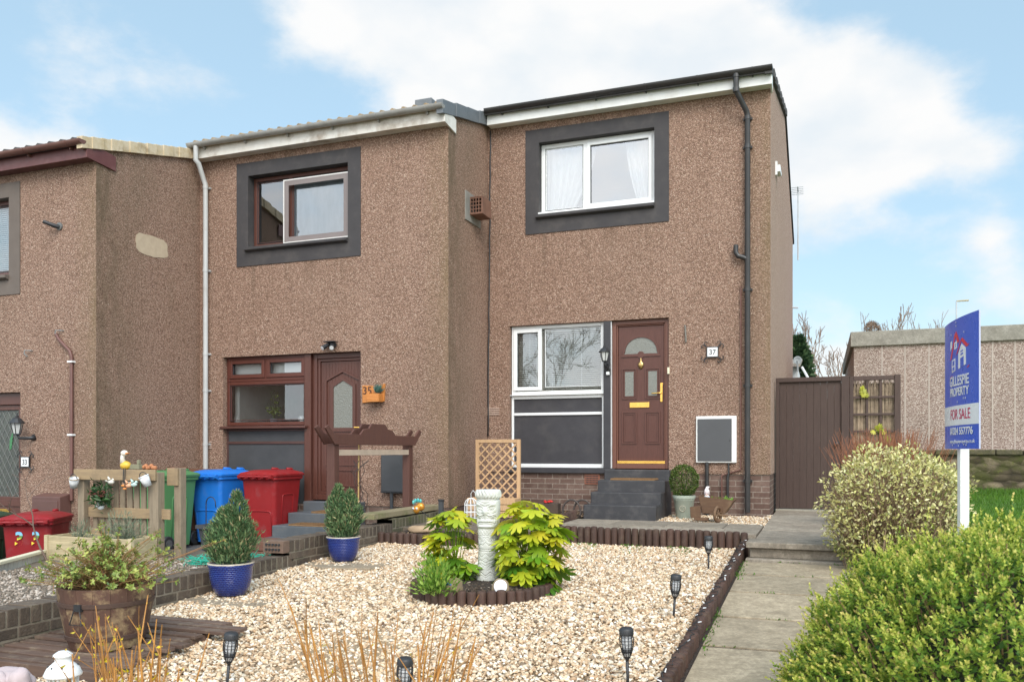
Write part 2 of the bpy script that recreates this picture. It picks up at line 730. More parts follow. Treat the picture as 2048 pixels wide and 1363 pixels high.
def glass_mat(name, refl=.22, tint=(.92, .95, .95), wob=0.0):
    t = NT(name)
    tr = t.n("ShaderNodeBsdfTransparent")
    tr.inputs[0].default_value = tint + (1,)
    gl = t.n("ShaderNodeBsdfGlossy")
    gl.inputs["Roughness"].default_value = .015
    gl.inputs["Color"].default_value = (.95, .97, 1, 1)
    if wob:
        t.l(t.bump(t.noise(wob, 2, .5), .06, .02), gl.inputs["Normal"])
    fr = t.n("ShaderNodeFresnel")
    fr.inputs[0].default_value = 1.5
    k = t.math('ADD', t.math('MULTIPLY', fr.outputs[0], 1.0), refl, True)
    mx = t.n("ShaderNodeMixShader")
    t.l(k, mx.inputs[0])
    t.l(tr.outputs[0], mx.inputs[1])
    t.l(gl.outputs[0], mx.inputs[2])
    t.l(mx.outputs[0], t.out.inputs[0])
    return t.m


def gravel_mat(name, stops, isl=.2):
    t = NT(name)
    i = t.island()
    c = t.ramp(i, stops)
    hsv = t.n("ShaderNodeHueSaturation")
    t.l(t.range(t.math('FRACT', t.math('MULTIPLY', i, 13.7)), 0, 1, 1 - isl, 1 + isl), hsv.inputs["Value"])
    t.l(c, hsv.inputs["Color"])
    c = t.mix(t.range(t.noise(120, 4), .4, .7, 0, .3), hsv.outputs[0], (.40, .27, .17))
    return t.fin(c, .75, t.bump(t.noise(300, 3), .2, .002), spec=.35)


def slab_mat(name, c1, c2, moss=.3, isl=.1, stain=(.10, .085, .06)):
    t = NT(name)
    f = t.noise(9, 8, .75)
    c = t.mix(t.range(f, .38, .62), c1, c2)
    c = t.mix(t.range(t.noise(4.5, 8, .72, t.mapv(loc=(1, 7, 0))), .50, .66, 0, .55), c, tuple(x * .5 for x in c1))
    c = t.mix(t.range(t.noise(48, 5, .85), .42, .62, 0, .6), c, tuple(x * .45 for x in c1))
    c = t.mix(t.range(t.noise(28, 6, .75), .50, .72, 0, .45), c, tuple(min(1, x * 1.45) for x in c1))
    hsv = t.n("ShaderNodeHueSaturation")
    t.l(t.range(t.island(), 0, 1, 1 - isl, 1 + isl), hsv.inputs["Value"])
    t.l(c, hsv.inputs["Color"])
    c = hsv.outputs[0]
    c = t.mix(t.range(t.noise(1.6, 8, .68), .48, .72, 0, .6), c, stain)
    c = t.mix(t.range(t.noise(2.3, 8, .7, t.mapv(loc=(4, 2, 0))), .60, .74, 0, moss), c, (.14, .14, .035))
    return t.fin(c, .85, t.bump(t.noise(120, 5, .8), .45, .004), spec=.3)


HARL = harl_mat("roughcast", .28, (.15, .10, .07), corner=('x', .42, (.20, .145, .07), .55))
HARL_SIDE = harl_mat("roughcast_weathered", .45, (.16, .12, .075), 5.3, corner=('y', .95, (.105, .08, .042), .75))
HARL_GAR = harl_mat("roughcast_grey_pink", .25, (.16, .13, .10), 2.2,
                    [(0.0, (.20, .14, .115)), (.25, (.33, .245, .205)), (.5, (.45, .35, .30)), (.75, (.56, .46, .40)), (.92, (.70, .60, .53)), (1.0, (.85, .78, .70))], 58)
BRICK = brick_mat("brown_brick")
BRICK_Y = brick_mat("brown_brick_side", 'y')
CHAR = plain("charcoal_paint", (.040, .038, .042), (.052, .049, .054), 5, .62, .25, 45, spec=.35, bdist=.006, dirt=(.10, .092, .085), dscale=4, damt=.28)
CHAR2 = plain("charcoal_panel", (.050, .052, .056), (.065, .067, .071), 4, .6, .15, 60, spec=.35)
BANDC = plain("charcoal_band_paint", (.050, .046, .048), (.066, .060, .060), 3, .72, .35, 70, spec=.25, bdist=.006, dirt=(.115, .10, .09), dscale=3, damt=.4)
BANDBR = plain("taupe_band_paint", (.125, .10, .085), (.155, .125, .105), 3, .72, .3, 70, spec=.25)
WHITE = plain("white_plastic", (.80, .80, .79), (.74, .74, .73), 4, .35)
WHITEP = plain("white_paint", (.78, .77, .74), (.70, .69, .66), 6, .55, .1, 40, dirt=(.38, .30, .22), dscale=2.2, damt=.35)
FASCIA_OLD = plain("weathered_white_board", (.74, .71, .66), (.62, .57, .50), 5, .6, .1, 40, dirt=(.24, .16, .09), dscale=2.6, damt=.75)
MAROON = plain("maroon_paint", (.115, .036, .034), (.15, .055, .05), 5, .5, .15, 40, dirt=(.22, .11, .10), dscale=5, damt=.4)
ROSEW = wood_mat("rosewood_plastic", (.080, .030, .021), (.115, .044, .032), 'z', .38, 0.05, .1, fine=2.0)
ROSEW_X = wood_mat("rosewood_plastic_rail", (.085, .026, .018), (.115, .038, .027), 'x', .38, 0.05, .1, fine=2.0)
ROSEW_L = wood_mat("rosewood_light", (.13, .052, .034), (.165, .068, .046), 'z', .4, 0.05, .1, fine=2.0)
GOLD = plain("polished_brass", (.85, .52, .13), (.78, .46, .11), 5, .22, metal=1)
BRASS = plain("aged_brass", (.60, .42, .17), (.45, .30, .12), 20, .3, metal=1)
GUT_BLK = plain("black_gutter", (.028, .026, .026), (.042, .038, .036), 5, .4)
GUT_GRY = plain("grey_gutter", (.26, .25, .23), (.36, .345, .32), 5, .55, .1, 30, dirt=(.20, .16, .11), dscale=6, damt=.5)
PIPE_GRY = plain("grey_pipe", (.50, .50, .49), (.42, .415, .40), 4, .45, dirt=(.28, .24, .19), dscale=3, damt=.5, stretch=(1, 1, .3))
GUT_BRN = plain("brown_gutter", (.13, .055, .042), (.18, .085, .065), 5, .45)
TILE = plain("yellowed_roof_tile", (.36, .25, .13), (.27, .19, .11), 8, .8, .4, 50, dirt=(.10, .08, .06), dscale=5, damt=.8)
TILE_D = plain("dark_roof_tile", (.075, .068, .065), (.05, .046, .045), 8, .8, .4, 50)
LEAD = plain("slate_grey_tile", (.115, .125, .135), (.15, .16, .17), 7, .55, .2, 40)
STONECAP = plain("yellowed_concrete", (.50, .38, .22), (.62, .52, .38), 9, .85, .3, 60, dirt=(.22, .15, .08), dscale=7, damt=.7)
CONCR = slab_mat("concrete_fascia", (.38, .35, .30), (.27, .25, .21), .1, .02)
GLASS = glass_mat("window_glass", .15)
GLASS_K = glass_mat("kitchen_glass", .10)
GLASS_U = glass_mat("upper_glass", .34)
GLASS_B = glass_mat("bedroom_glass", .17, (.8, .84, .86), 2.0)
OBSC = None


def obscured():
    t = NT("obscured_glass")
    f = t.voro(70)
    c = t.mix(t.noise(60, 3), (.13, .13, .11), (.22, .22, .19))
    return t.fin(c, .22, t.bump(f.outputs["Distance"], .5, .006), spec=.8)


OBSC = obscured()
CURTAIN = plain("net_curtain", (.80, .80, .79), (.74, .74, .74), 3, .8)
ROOM = plain("dim_interior", (.30, .29, .27), (.27, .26, .25), 2, .9)
ROOM_D = plain("dark_interior", (.09, .085, .08), (.07, .068, .065), 2, .9)
BLIND = plain("blind_slat", (.84, .82, .73), (.80, .78, .70), 3, .4)
BLACKM = plain("black_metal", (.018, .018, .02), (.03, .03, .032), 8, .42)
BLACKP = plain("black_plastic", (.02, .02, .022), (.032, .032, .034), 8, .5)
STEP = plain("grey_step_paint", (.036, .035, .038), (.055, .053, .056), 3.5, .58, .3, 35, dirt=(.11, .10, .095), dscale=7, damt=.55, spec=.4)
STEP2 = plain("slate_step_paint", (.075, .085, .095), (.10, .11, .12), 3.5, .6, .3, 35, dirt=(.14, .13, .12), dscale=7, damt=.5)
LOG = wood_mat("stained_log", (.075, .038, .026), (.042, .022, .016), 'z', .7, .28, .5, dirt=(.12, .085, .055), damt=.45, dscale=9)
GATE = wood_mat("brown_fence_paint", (.082, .052, .042), (.060, .037, .030), 'z', .7, .12, .3)
ARCHW = wood_mat("red_brown_stain", (.115, .050, .036), (.085, .036, .027), 'z', .6, .08, .25)
PALLET = wood_mat("weathered_pallet_wood", (.33, .26, .18), (.22, .17, .115), 'z', .8, .22, .5, dirt=(.16, .12, .085), damt=.5, dscale=7)
PALLET_X = wood_mat("weathered_pallet_rail", (.40, .28, .155), (.28, .20, .12), 'x', .8, .2, .5, dirt=(.18, .13, .085), damt=.5, dscale=7)
DECKB = wood_mat("pale_decking_board", (.56, .46, .28), (.44, .36, .22), 'x', .75, .12, .3, dirt=(.26, .24, .12), damt=.4, dscale=5)
LARCH = wood_mat("orange_trellis_wood", (.56, .36, .20), (.43, .26, .135), 'z', .65, .12, .25)
PICKET = wood_mat("cream_picket", (.55, .51, .44), (.47, .43, .37), 'z', .75, .1, .2)
CREAM = plain("cream_paint", (.74, .68, .50), (.66, .60, .43), 4, .6, .2, 30)
DKDECK = wood_mat("dark_pallet_slats", (.15, .095, .07), (.095, .06, .046), 'x', .7, .2, .4, dirt=(.30, .24, .17), damt=.55, dscale=8)
BARREL = wood_mat("peeling_barrel_stave", (.115, .060, .042), (.088, .046, .033), 'z', .6, .07, .25, dirt=(.44, .32, .17), damt=.75, dscale=8)
MOSSWOOD = wood_mat("mossy_beam", (.30, .25, .15), (.22, .18, .11), 'y', .85, .1, .4, dirt=(.11, .13, .03), damt=.8, dscale=4)
PATHS = slab_mat("path_slab", (.50, .40, .275), (.30, .235, .155), .5, .18, (.19, .15, .10))
TERR = slab_mat("terrace_slab", (.38, .32, .25), (.205, .17, .13), .2, .2, (.12, .10, .075))
STONESLAB = slab_mat("pale_stone_slab", (.38, .30, .21), (.31, .245, .175), .1, .1, (.24, .18, .12))
SOIL = plain("dark_soil", (.022, .014, .010), (.05, .033, .024), 25, .95, 1.0, 40, dirt=(.13, .10, .08), dscale=90, damt=.5, bdist=.02)
GRAVEL = gravel_mat("golden_gravel", [(0, (.15, .11, .075)), (.07, (.30, .21, .135)), (.17, (.48, .31, .18)), (.40, (.62, .45, .285)), (.66, (.72, .58, .41)), (.88, (.80, .70, .56)), (1, (.88, .83, .75))])
GRAVEL_UND = plain("gravel_bed", (.36, .26, .16), (.24, .17, .10), 60, .95, .6, 120)
GRAVEL_GREY = gravel_mat("grey_gravel", [(0, (.10, .08, .065)), (.3, (.20, .165, .13)), (.7, (.33, .27, .22)), (1, (.52, .46, .40))])
DIRT = plain("garden_dirt", (.17, .135, .10), (.12, .095, .07), 30, .95, .7, 90)
ASPH = plain("tarmac", (.10, .095, .09), (.075, .07, .068), 20, .9, .4, 150)
EARTH = plain("earth", (.10, .11, .05), (.14, .11, .07), 3, .95)
TUFT = leaf_mat("lawn_blades", [(0, (.055, .14, .012)), (1, (.15, .30, .03))], .35, .6)
# ------------------------------------------------------------------ the ground and the paved surfaces
def structure(name, mb, mat, bevel=0, **kw):
    return tag(mb.build(name, mat, None, bevel=bevel, **kw), kind='structure')


XG, Y37, Y35, Y33 = -0.628, 11.53, 10.14, 8.22
X35, X33 = -4.68, -8.81
DZ35, DZ33 = -0.45, -1.05

m = MB()
m.add([(-400, -60, -1.6), (400, -60, -1.6), (400, 600, -1.6), (-400, 600, -1.6)], [(0, 1, 2, 3)])
structure('ground', m, EARTH, fix=False)

# gravel bed base of number 37, sloping gently up to the house
m = MB()
x0, x1, y0, y1 = -4.66, -0.70, -1.0, 8.80
m.add([(x0, y0, zg(y0)), (x1, y0, zg(y0)), (x1, y1, zg(y1)), (x0, y1, zg(y1)), (x0, y0, -1.7), (x1, y0, -1.7), (x1, y1, -1.7), (x0, y1, -1.7)],
      [(0, 1, 2, 3), (0, 4, 5, 1), (1, 5, 6, 2), (2, 6, 7, 3), (3, 7, 4, 0)])
structure('gravel_base', m, GRAVEL_UND)
# earth under the terrace and the bed beside it
m = MB().box(-4.66, 0.45, 8.80, 12.6, -1.7, -0.055)
structure('terrace_base', m, DIRT)

rng = random.Random(4)
# lower garden path: large slabs with dark joints
m = MB()
edges = [8.16, 7.43, 6.72, 6.02, 5.40, 4.78, 4.1, 3.45, 2.8, 2.1, 1.4, .7, 0, -.7]
ys_path = [onG(1489, 1121, zpath).y, onG(1469, 1146, zpath).y, onG(1448.6, 1180.3, zpath).y, onG(1421.4, 1229.5, zpath).y, onG(1390.9, 1287.3, zpath).y, onG(1352, 1376, zpath).y]
stepy = ys_path[-2] - ys_path[-1]
while ys_path[-1] > -1:
    ys_path.append(ys_path[-1] - .62)
for a, b in zip(ys_path[1:], ys_path[:-1]):
    a2, b2 = a + .021, b - .021
    t = rng.uniform(-.004, .004)
    m.add([(-.665, a2, zpath(a2) + t), (.27, a2, zpath(a2) - t), (.27, b2, zpath(b2) - t), (-.665, b2, zpath(b2) + t),
           (-.665, a2, zpath(a2) - .06), (.27, a2, zpath(a2) - .06), (.27, b2, zpath(b2) - .06), (-.665, b2, zpath(b2) - .06)],
          [(0, 1, 2, 3), (0, 4, 5, 1), (1, 5, 6, 2), (2, 6, 7, 3), (3, 7, 4, 0)])
structure('path', m, PATHS, bevel=.003)
m = MB()
m.add([(-.69, -1, zpath(-1) - .012), (.30, -1, zpath(-1) - .012), (.30, 8.0, zpath(8.0) - .012), (-.69, 8.0, zpath(8.0) - .012)], [(0, 1, 2, 3)])
structure('path_base', m, SOIL, fix=False)
# the step up to the higher path
m = MB()
m.box(-.66, .30, 8.06, 8.42, -.055, 0.0)
m.box(-.63, .30, 8.12, 8.42, -.15, -.062)
m.box(-.66, .30, 7.99, 8.11, -.19, zpath(8.05) + .012)
structure('path_step', m, TERR, bevel=.008)
m = MB()
for a, b in ((8.43, 9.35), (9.36, 10.5), (10.51, 11.6), (11.61, 12.6)):
    m.box(-.60, .40, a, b, -.06, rng.uniform(-.003, .003))
structure('upper_path', m, TERR, bevel=.006)
# terrace slabs in two rows before the door
m = MB()
xs = [-2.78, -2.13, -1.44, -.98, -.615]
for r, (a, b) in enumerate(((8.80, 9.33), (9.345, 10.05))):
    xr = xs if r == 0 else [-2.86, -2.30, -1.66, -1.02, -.615]
    for i in range(4):
        m.box(xr[i] + .005, xr[i + 1] - .005, a, b, -.05, rng.uniform(-.004, .004))
structure('terrace_paving', m, TERR, bevel=.006)

# neighbours' ground, stepping down to the left
m = MB()
m.box(-8.20, -4.9, -1, 14, -1.7, DZ35)
m.box(-8.81, -8.201, 8.2, 14, -1.7, DZ35)
structure('neighbour_yard', m, ASPH)
m = MB()
m.box(-40, -8.812, -1, 14, -1.7, DZ33)
m.box(-8.811, -8.202, -1, 8.19, -1.7, DZ33)
structure('far_yard', m, ASPH)
ZB = -0.19
m = MB()
m.add([(-4.86, 1.0, ZB), (-4.86, 7.0, ZB), (-6.6, 7.0, ZB), (-7.0, 5.9, ZB), (-6.3, 4.7, ZB), (-5.8, 1.0, ZB)], [tuple(range(6))])
k = len(m.v)
m.add([(x, y, -1.65) for x, y, z in m.v[:6]], [])
for i in range(6):
    j = (i + 1) % 6
    m.f.append((i, j, j + 6, i + 6))
structure('neighbour_bed', m, DIRT)

# lawn to the right, rising to the retaining wall
m = MB()
NX, NY = 24, 30
def zlawn(x, y):
    return -.40 + .55 * min(1, max(0, (y - 3.0) / 10.5)) + .02 * math.sin(x * 1.7 + y)
for j in range(NY + 1):
    for i in range(NX + 1):
        x = .30 + 30 * (i / NX) ** 1.6
        y = -3 + 19.55 * j / NY
        m.v.append((x, y, zlawn(x, y) if x > .31 else min(zlawn(x, y), zpath(y) - .01)))
for j in range(NY):
    for i in range(NX):
        a = j * (NX + 1) + i
        m.f.append((a, a + 1, a + NX + 2, a + NX + 1))
structure('lawn', m, plain("lawn_earth", (.06, .13, .018), (.10, .19, .03), 9, .95, .6, 60), smooth=True, fix=False)
m = MB().box(.45, 120, 16.62, 300, -1.6, .76)
structure('bank', m, EARTH)
m = MB().box(-60, .44, 12.62, 300, -1.6, -.02)
structure('back_ground', m, EARTH)

# ------------------------------------------------------------------ the terraced houses
PITCH = math.tan(math.radians(14.5))
# feature positions, x measured left from the right-hand gable, z above number 37's paving
SUR = (-3.445, -1.343, 4.022, 5.543)
OPN = (-3.239, -1.545, 4.305, 5.347)
GND = (-3.70, -1.345, 0.52, 2.695)
POST = (-2.275, -2.160)
ZTRANS, ZMID, ZSILL = 1.676, 1.39, 0.598
ZE = 5.80


def frame_ring(mb, x0, x1, z0, z1, w, y0, y1, wb=None, wt=None):
    wb = wb or w
    wt = wt or w
    mb.box(x0, x0 + w, y0, y1, z0, z1)
    mb.box(x1 - w, x1, y0, y1, z0, z1)
    mb.box(x0 + w, x1 - w, y0 + .001, y1 - .001, z0, z0 + wb)
    mb.box(x0 + w, x1 - w, y0 + .001, y1 - .001, z1 - wt, z1)
    return mb


def wall_with_holes(x0, x1, z0, z1, holes, y, thick):
    xs = sorted({x0, x1, *[h[0] for h in holes], *[h[1] for h in holes]})
    zs = sorted({z0, z1, *[h[2] for h in holes], *[h[3] for h in holes]})
    mb = MB()

    def solid(i, j):
        if i < 0 or j < 0 or i >= len(xs) - 1 or j >= len(zs) - 1:
            return False
        cx, cz = (xs[i] + xs[i + 1]) / 2, (zs[j] + zs[j + 1]) / 2
        return not any(h[0] < cx < h[1] and h[2] < cz < h[3] for h in holes)
    for i in range(len(xs) - 1):
        for j in range(len(zs) - 1):
            if not solid(i, j):
                continue
            a, b, c, d = xs[i], xs[i + 1], zs[j], zs[j + 1]
            mb.add([(a, y, c), (b, y, c), (b, y, d), (a, y, d)], [(0, 1, 2, 3)])
            mb.add([(a, y + thick, c), (b, y + thick, c), (b, y + thick, d), (a, y + thick, d)], [(3, 2, 1, 0)])
            if not solid(i - 1, j):
                mb.add([(a, y, c), (a, y + thick, c), (a, y + thick, d), (a, y, d)], [(3, 2, 1, 0)])
            if not solid(i + 1, j):
                mb.add([(b, y, c), (b, y + thick, c), (b, y + thick, d), (b, y, d)], [(0, 1, 2, 3)])
            if not solid(i, j - 1):
                mb.add([(a, y, c), (b, y, c), (b, y + thick, c), (a, y + thick, c)], [(3, 2, 1, 0)])
            if not solid(i, j + 1):
                mb.add([(a, y, d), (b, y, d), (b, y + thick, d), (a, y + thick, d)], [(0, 1, 2, 3)])
    return mb


def terraced_house(label, xg, yf, dz, width, st):
    """shell, roof and rainwater goods; windows and doors are added by the caller"""
    h = thing('terraced_house', label, 'house', (xg, yf, dz), 0)
    X = lambda r: xg + r
    Z = lambda z: z + dz
    xl = xg - width
    dep = 9.2
    dpc = .535
    wl_ = xl + .003
    wall_with_holes(wl_, xg - .001, Z(dpc), Z(ZE), [(X(OPN[0]) - .012, X(OPN[1]) + .012, Z(OPN[2] - .03), Z(OPN[3]) + .012), (X(GND[0]), X(GND[1]), Z(dpc), Z(GND[3]))], yf, .24).build('front_wall', HARL, h, fix=False)
    pl = MB()
    pl.box(wl_, X(-.014), yf + .018, yf + .235, Z(-.7), Z(dpc))
    pl.build('plinth', BRICK, h)
    g = MB()
    g.prism([(yf + .02, Z(-.9)), (yf + dep, Z(-.9)), (yf + dep, Z(dpc - .002)), (yf + .02, Z(dpc - .002))], xg - .2, xg - .012, 'x')
    g.build('side_plinth', BRICK_Y, h)
    yr = yf + dep / 2
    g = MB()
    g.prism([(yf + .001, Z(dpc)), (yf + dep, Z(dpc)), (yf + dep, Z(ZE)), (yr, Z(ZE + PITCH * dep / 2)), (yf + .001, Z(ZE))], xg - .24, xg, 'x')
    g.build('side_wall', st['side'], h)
    b = MB()
    b.box(wl_, xg - .25, yf + dep - .2, yf + dep - .001, Z(-.9), Z(ZE))
    b.box(wl_, wl_ + .2, yf + .26, yf + dep - .21, Z(-.9), Z(ZE))
    b.box(wl_ + .21, xg - .25, yf + .26, yf + dep - .21, Z(.40), Z(.50))
    b.box(wl_ + .21, xg - .25, yf + .26, yf + dep - .21, Z(3.05), Z(3.2))
    b.box(wl_ + .21, xg - .25, yf + .26, yf + dep - .21, Z(5.62), Z(5.7))
    b.box(wl_ + .21, xg - .25, yf + 3.4, yf + 3.5, Z(.5), Z(5.62))
    b.build('interior', ROOM, h)
    # roof
    ov = .24
    r = MB()
    x_a, x_b = xl - .0, xg + .03
    if st.get('tiles'):
        n = int((x_b - x_a) / .025)
        prof = []
        for i in range(n + 1):
            x = x_a + (x_b - x_a) * i / n
            prof.append((x, .050 * max(0, math.sin(2 * PI * x / st['tiles'])) ** .7 if math.sin(2 * PI * x / st['tiles']) > 0 else 0))
        for (ya, yb) in ((yf - ov, yr), (yr, yf + dep + .2)):
            za = ZE + .10 + PITCH * ((ya if ya < yr else yb) - yf) if ya < yr else None
            vs = []
            for x, w in prof:
                for yy in (ya, yb):
                    zz = ZE + .112 + PITCH * (dep / 2 - abs(yy - yr)) + w
                    vs.append((x, yy, Z(zz)))
            for x, w in prof:
                for yy in (ya, yb):
                    zz = ZE + .05 + PITCH * (dep / 2 - abs(yy - yr))
                    vs.append((x, yy, Z(zz)))
            k = 2 * (n + 1)
            fs = []
            for i in range(n):
                fs.append((2 * i, 2 * i + 2, 2 * i + 3, 2 * i + 1))
                fs.append((k + 2 * i, k + 2 * i + 1, k + 2 * i + 3, k + 2 * i + 2))
                fs.append((2 * i, k + 2 * i, k + 2 * i + 2, 2 * i + 2))
                fs.append((2 * i + 1, 2 * i + 3, k + 2 * i + 3, k + 2 * i + 1))
            r.add(vs, fs)
    else:
        for s in (0, 1):
            y_a = yf - ov if s == 0 else yf + dep + .22
            zl = ZE + .03 + PITCH * (dep / 2 - abs(y_a - yr))
            zt = ZE + .03 + PITCH * dep / 2
            r.prism([(y_a, Z(zl)), (yr, Z(zt)), (yr, Z(zt + .07)), (y_a, Z(zl + .07))], x_a, x_b, 'x')
    roof = r.build('roof', st['roof'], h, auto=40, fix=not st.get('tiles'))
    # verge tiles along the gable edge
    v = MB()
    nv = 14 if st['verge_len'] > 2 else 4
    for i in range(nv):
        ya = yf - ov - .01 + i * st['verge_len'] / nv
        yb = yf - ov - .01 + (i + 1) * st['verge_len'] / nv + (.03 if i < nv - 1 else 0)
        za = ZE + .05 + PITCH * (ya - yf)
        zb = ZE + .05 + PITCH * (yb - yf)
        lift = .012 if i % 2 else 0.0
        w = st.get('verge_h', .12)
        v.prism([(ya, Z(za - w * .35)), (yb, Z(zb - w * .35)), (yb, Z(zb + w * .65 + .0)), (ya, Z(za + w * .65 + .015))], xg - .06, xg + .035 + lift, 'x')
    v.build('verge', st['verge'], h, bevel=.004)
    # fascia board with its return on the gable
    f = MB()
    yfa = yf - .17
    fx0 = xl + st.get('fasc_l', .0)
    f.box(fx0, xg + .02, yfa, yfa + .022, Z(5.645), Z(5.86))
    f.box(fx0, xg + .018, yfa + .023, yf - .003, Z(5.65), Z(5.665))
    f.build('fascia', st['fascia'], h, bevel=.003)
    e = MB()
    e.prism([(yfa + .001, Z(5.648)), (yf + st.get('ret', .2), Z(5.61)), (yf + st.get('ret', .2), Z(5.80)), (yfa + .001, Z(5.86))], xg + .003, xg + .026, 'x')
    e.build('bargeboard_end', st['fascia'], h, bevel=.003)
    # half round gutter with brackets
    gt = MB()
    yg, zgut, rg = yf - .245, Z(5.845), .058
    n = 10
    ring = [(yg + rg * math.cos(PI + PI * k / n), zgut + rg * math.sin(PI + PI * k / n)) for k in range(n + 1)]
    ring += [(yg + (rg - .005) * math.cos(2 * PI - PI * k / n), zgut + (rg - .005) * math.sin(2 * PI - PI * k / n) + .002) for k in range(n + 1)]
    gx0, gx1 = fx0, xg + .035
    gt.prism(ring, gx0, gx1, 'x')
    for xe in (gx0 + .002, gx1 - .004):
        half = [(yg + (rg - .001) * math.cos(PI + PI * k / n), zgut + (rg - .001) * math.sin(PI + PI * k / n)) for k in range(n + 1)]
        gt.prism(half, xe, xe + .006, 'x')
    gut = gt.build('gutter', st['gutter'], h, auto=35)
    nb = 6
    for i in range(nb):
        x = gx0 + .25 + (gx1 - gx0 - .5) * i / (nb - 1)
        rr = rg + .005
        ring = [(yg + rr * math.cos(PI + PI * k / n), zgut + rr * math.sin(PI + PI * k / n)) for k in range(n + 1)]
        ring += [(yg + (rr - .007) * math.cos(2 * PI - PI * k / n), zgut + (rr - .007) * math.sin(2 * PI - PI * k / n)) for k in range(n + 1)]
        br = MB().prism(ring, x - .012, x + .012, 'x')
        br.box(x - .010, x + .010, yg + .03, yfa - .001, zgut - .085, zgut - .045)
        br.build('gutter_bracket', st['gutter'], gut)
    # painted band round the upper window, reveals and sill
    s = MB()
    a, b_, c, d = X(SUR[0]), X(SUR[1]), Z(SUR[2]), Z(SUR[3])
    oa, ob, oc, od = X(OPN[0]), X(OPN[1]), Z(OPN[2]), Z(OPN[3])
    ys0 = yf - .012
    s.box(a, oa, ys0, yf + .16, c, d)
    s.box(ob, b_, ys0, yf + .16, c, d)
    s.box(oa, ob, ys0, yf + .16, od, d)
    s.box(oa, ob, ys0, yf + .16, c, oc - .085)
    s.build('window_band', st['band'], h)
    w = MB()
    w.prism([(yf - .075, oc - .06), (yf - .075, oc - .02), (yf + .13, oc), (yf + .13, oc - .084), (yf - .012, oc - .084)], oa - .035, ob + .004, 'x')
    w.build('window_sill', st['band'], h, bevel=.005)
    return h, X, Z


def window_unit(h, name, x0, x1, z0, z1, y, mat, panes, w=.055, glass=None, dep=.07, sash=None):
    """frame with glazed lights; panes: (x0,x1,z0,z1,opening)"""
    m = MB()
    frame_ring(m, x0, x1, z0, z1, w, y, y + dep)
    for i, p in enumerate(panes[:-1]):
        q = panes[i + 1]
        if abs(p[2] - q[2]) < .01 and p[1] < q[0]:
            m.box(p[1], q[0], y + .001, y + dep - .001, z0 + w * .9, z1 - w * .9)
    fr = m.build(name, mat, h, bevel=.006)
    for p in panes:
        a, b, c, d = p[:4]
        if p[4]:
            s = MB()
            e = .012
            frame_ring(s, a - e, b + e, c - e, d + e, p[4], y - .016, y + .02)
            s.build('sash', mat, fr, bevel=.005)
            k = p[4] - e
            a, b, c, d = a + k, b - k, c + k, d - k
        else:
            bead = MB()
            frame_ring(bead, a, b, c, d, .014, y + .012, y + .03)
            bead.build('glazing_bead', mat, fr, bevel=.003)
        g = MB()
        g.add([(a, y + .026, c), (b, y + .026, c), (b, y + .026, d), (a, y + .026, d)], [(0, 1, 2, 3)])
        g.build('pane', glass or GLASS, fr, fix=False)
        gas = MB()
        frame_ring(gas, a, b, c, d, .007, y + .008, y + .024)
        gas.build('gasket', BLACKP, fr)
    return fr


# ---- number 37, at the end of the terrace
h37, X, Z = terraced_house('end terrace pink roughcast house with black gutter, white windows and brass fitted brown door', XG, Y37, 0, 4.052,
                           dict(side=harl_mat("roughcast_gable_sunlit", .12, (.2, .14, .1), 8.1, [(0.0, (.20, .115, .08)), (.22, (.36, .22, .16)), (.42, (.50, .325, .24)), (.62, (.60, .415, .32)), (.84, (.70, .52, .41)), (1.0, (.86, .74, .63))]), roof=TILE_D, verge=TILE_D, verge_len=4.84, verge_h=.10, fascia=WHITEP, gutter=GUT_BLK, band=BANDC, ret=.05, fasc_l=.06))  # paler roughcast copy for the gable: its sunlight is put into the colour
yw = Y37 + .10
zt = Z(OPN[3]) - .06
window_unit(h37, 'window', X(OPN[0]) + .004, X(OPN[1]) - .004, Z(OPN[2]) + .002, Z(OPN[3]) - .004, yw, WHITE,
            [(X(-3.175), X(-2.60), Z(4.372), zt, 0), (X(-2.53), X(-1.61), Z(4.372), zt, .05)], .06, GLASS_U)
MB().box(X(OPN[0]) - .01, X(OPN[1]) - .002, Y37 - .02, Y37 + .102, Z(OPN[2]) - .004, Z(OPN[2]) + .022).build('window_board', WHITE, h37, bevel=.004)
yg_ = Y37 + .07
gx0, gx1 = X(GND[0]), X(GND[1])
wf = window_unit(h37, 'window', gx0 + .01, X(POST[0]) - .002, Z(ZTRANS), Z(GND[3]) - .004, yg_, WHITE,
                 [(gx0 + .055, gx0 + .47, Z(ZTRANS) + .075, Z(GND[3]) - .06, .055), (gx0 + .52, X(POST[0]) - .045, Z(ZTRANS) + .10, Z(GND[3]) - .055, 0)], .05)
p = MB()
za, zb = Z(.605), Z(ZTRANS) - .012
p.box(gx0 + .03, X(POST[0]) - .03, yg_ + .02, yg_ + .05, za + .03, zb - .03)
pan = p.build('infill_panel', CHAR, h37)
p = MB()
frame_ring(p, gx0 + .008, X(POST[0]) - .002, za, zb, .034, yg_ - .005, yg_ + .04, .055, .05)
p.box(gx0 + .042, X(POST[0]) - .036, yg_ - .004, yg_ + .041, Z(ZMID) - .02, Z(ZMID) + .02)
p.build('panel_frame', WHITE, h37, bevel=.006)
MB().box(gx0 - .03, X(POST[0]) + .006, yg_ - .05, yg_ + .05, Z(ZTRANS) - .012, Z(ZTRANS) - .001).build('window_sill', WHITE, h37, bevel=.003)
MB().box(gx0 - .02, X(POST[1]) + .04, Y37 - .03, Y37 + .2, Z(.53), Z(.604)).build('sill_band', CHAR, h37, bevel=.006)
MB().box(X(POST[0]), X(POST[1]) - .012, Y37 + .004, Y37 + .16, Z(.604), Z(GND[3]) - .003).build('post', CHAR, h37, bevel=.006)
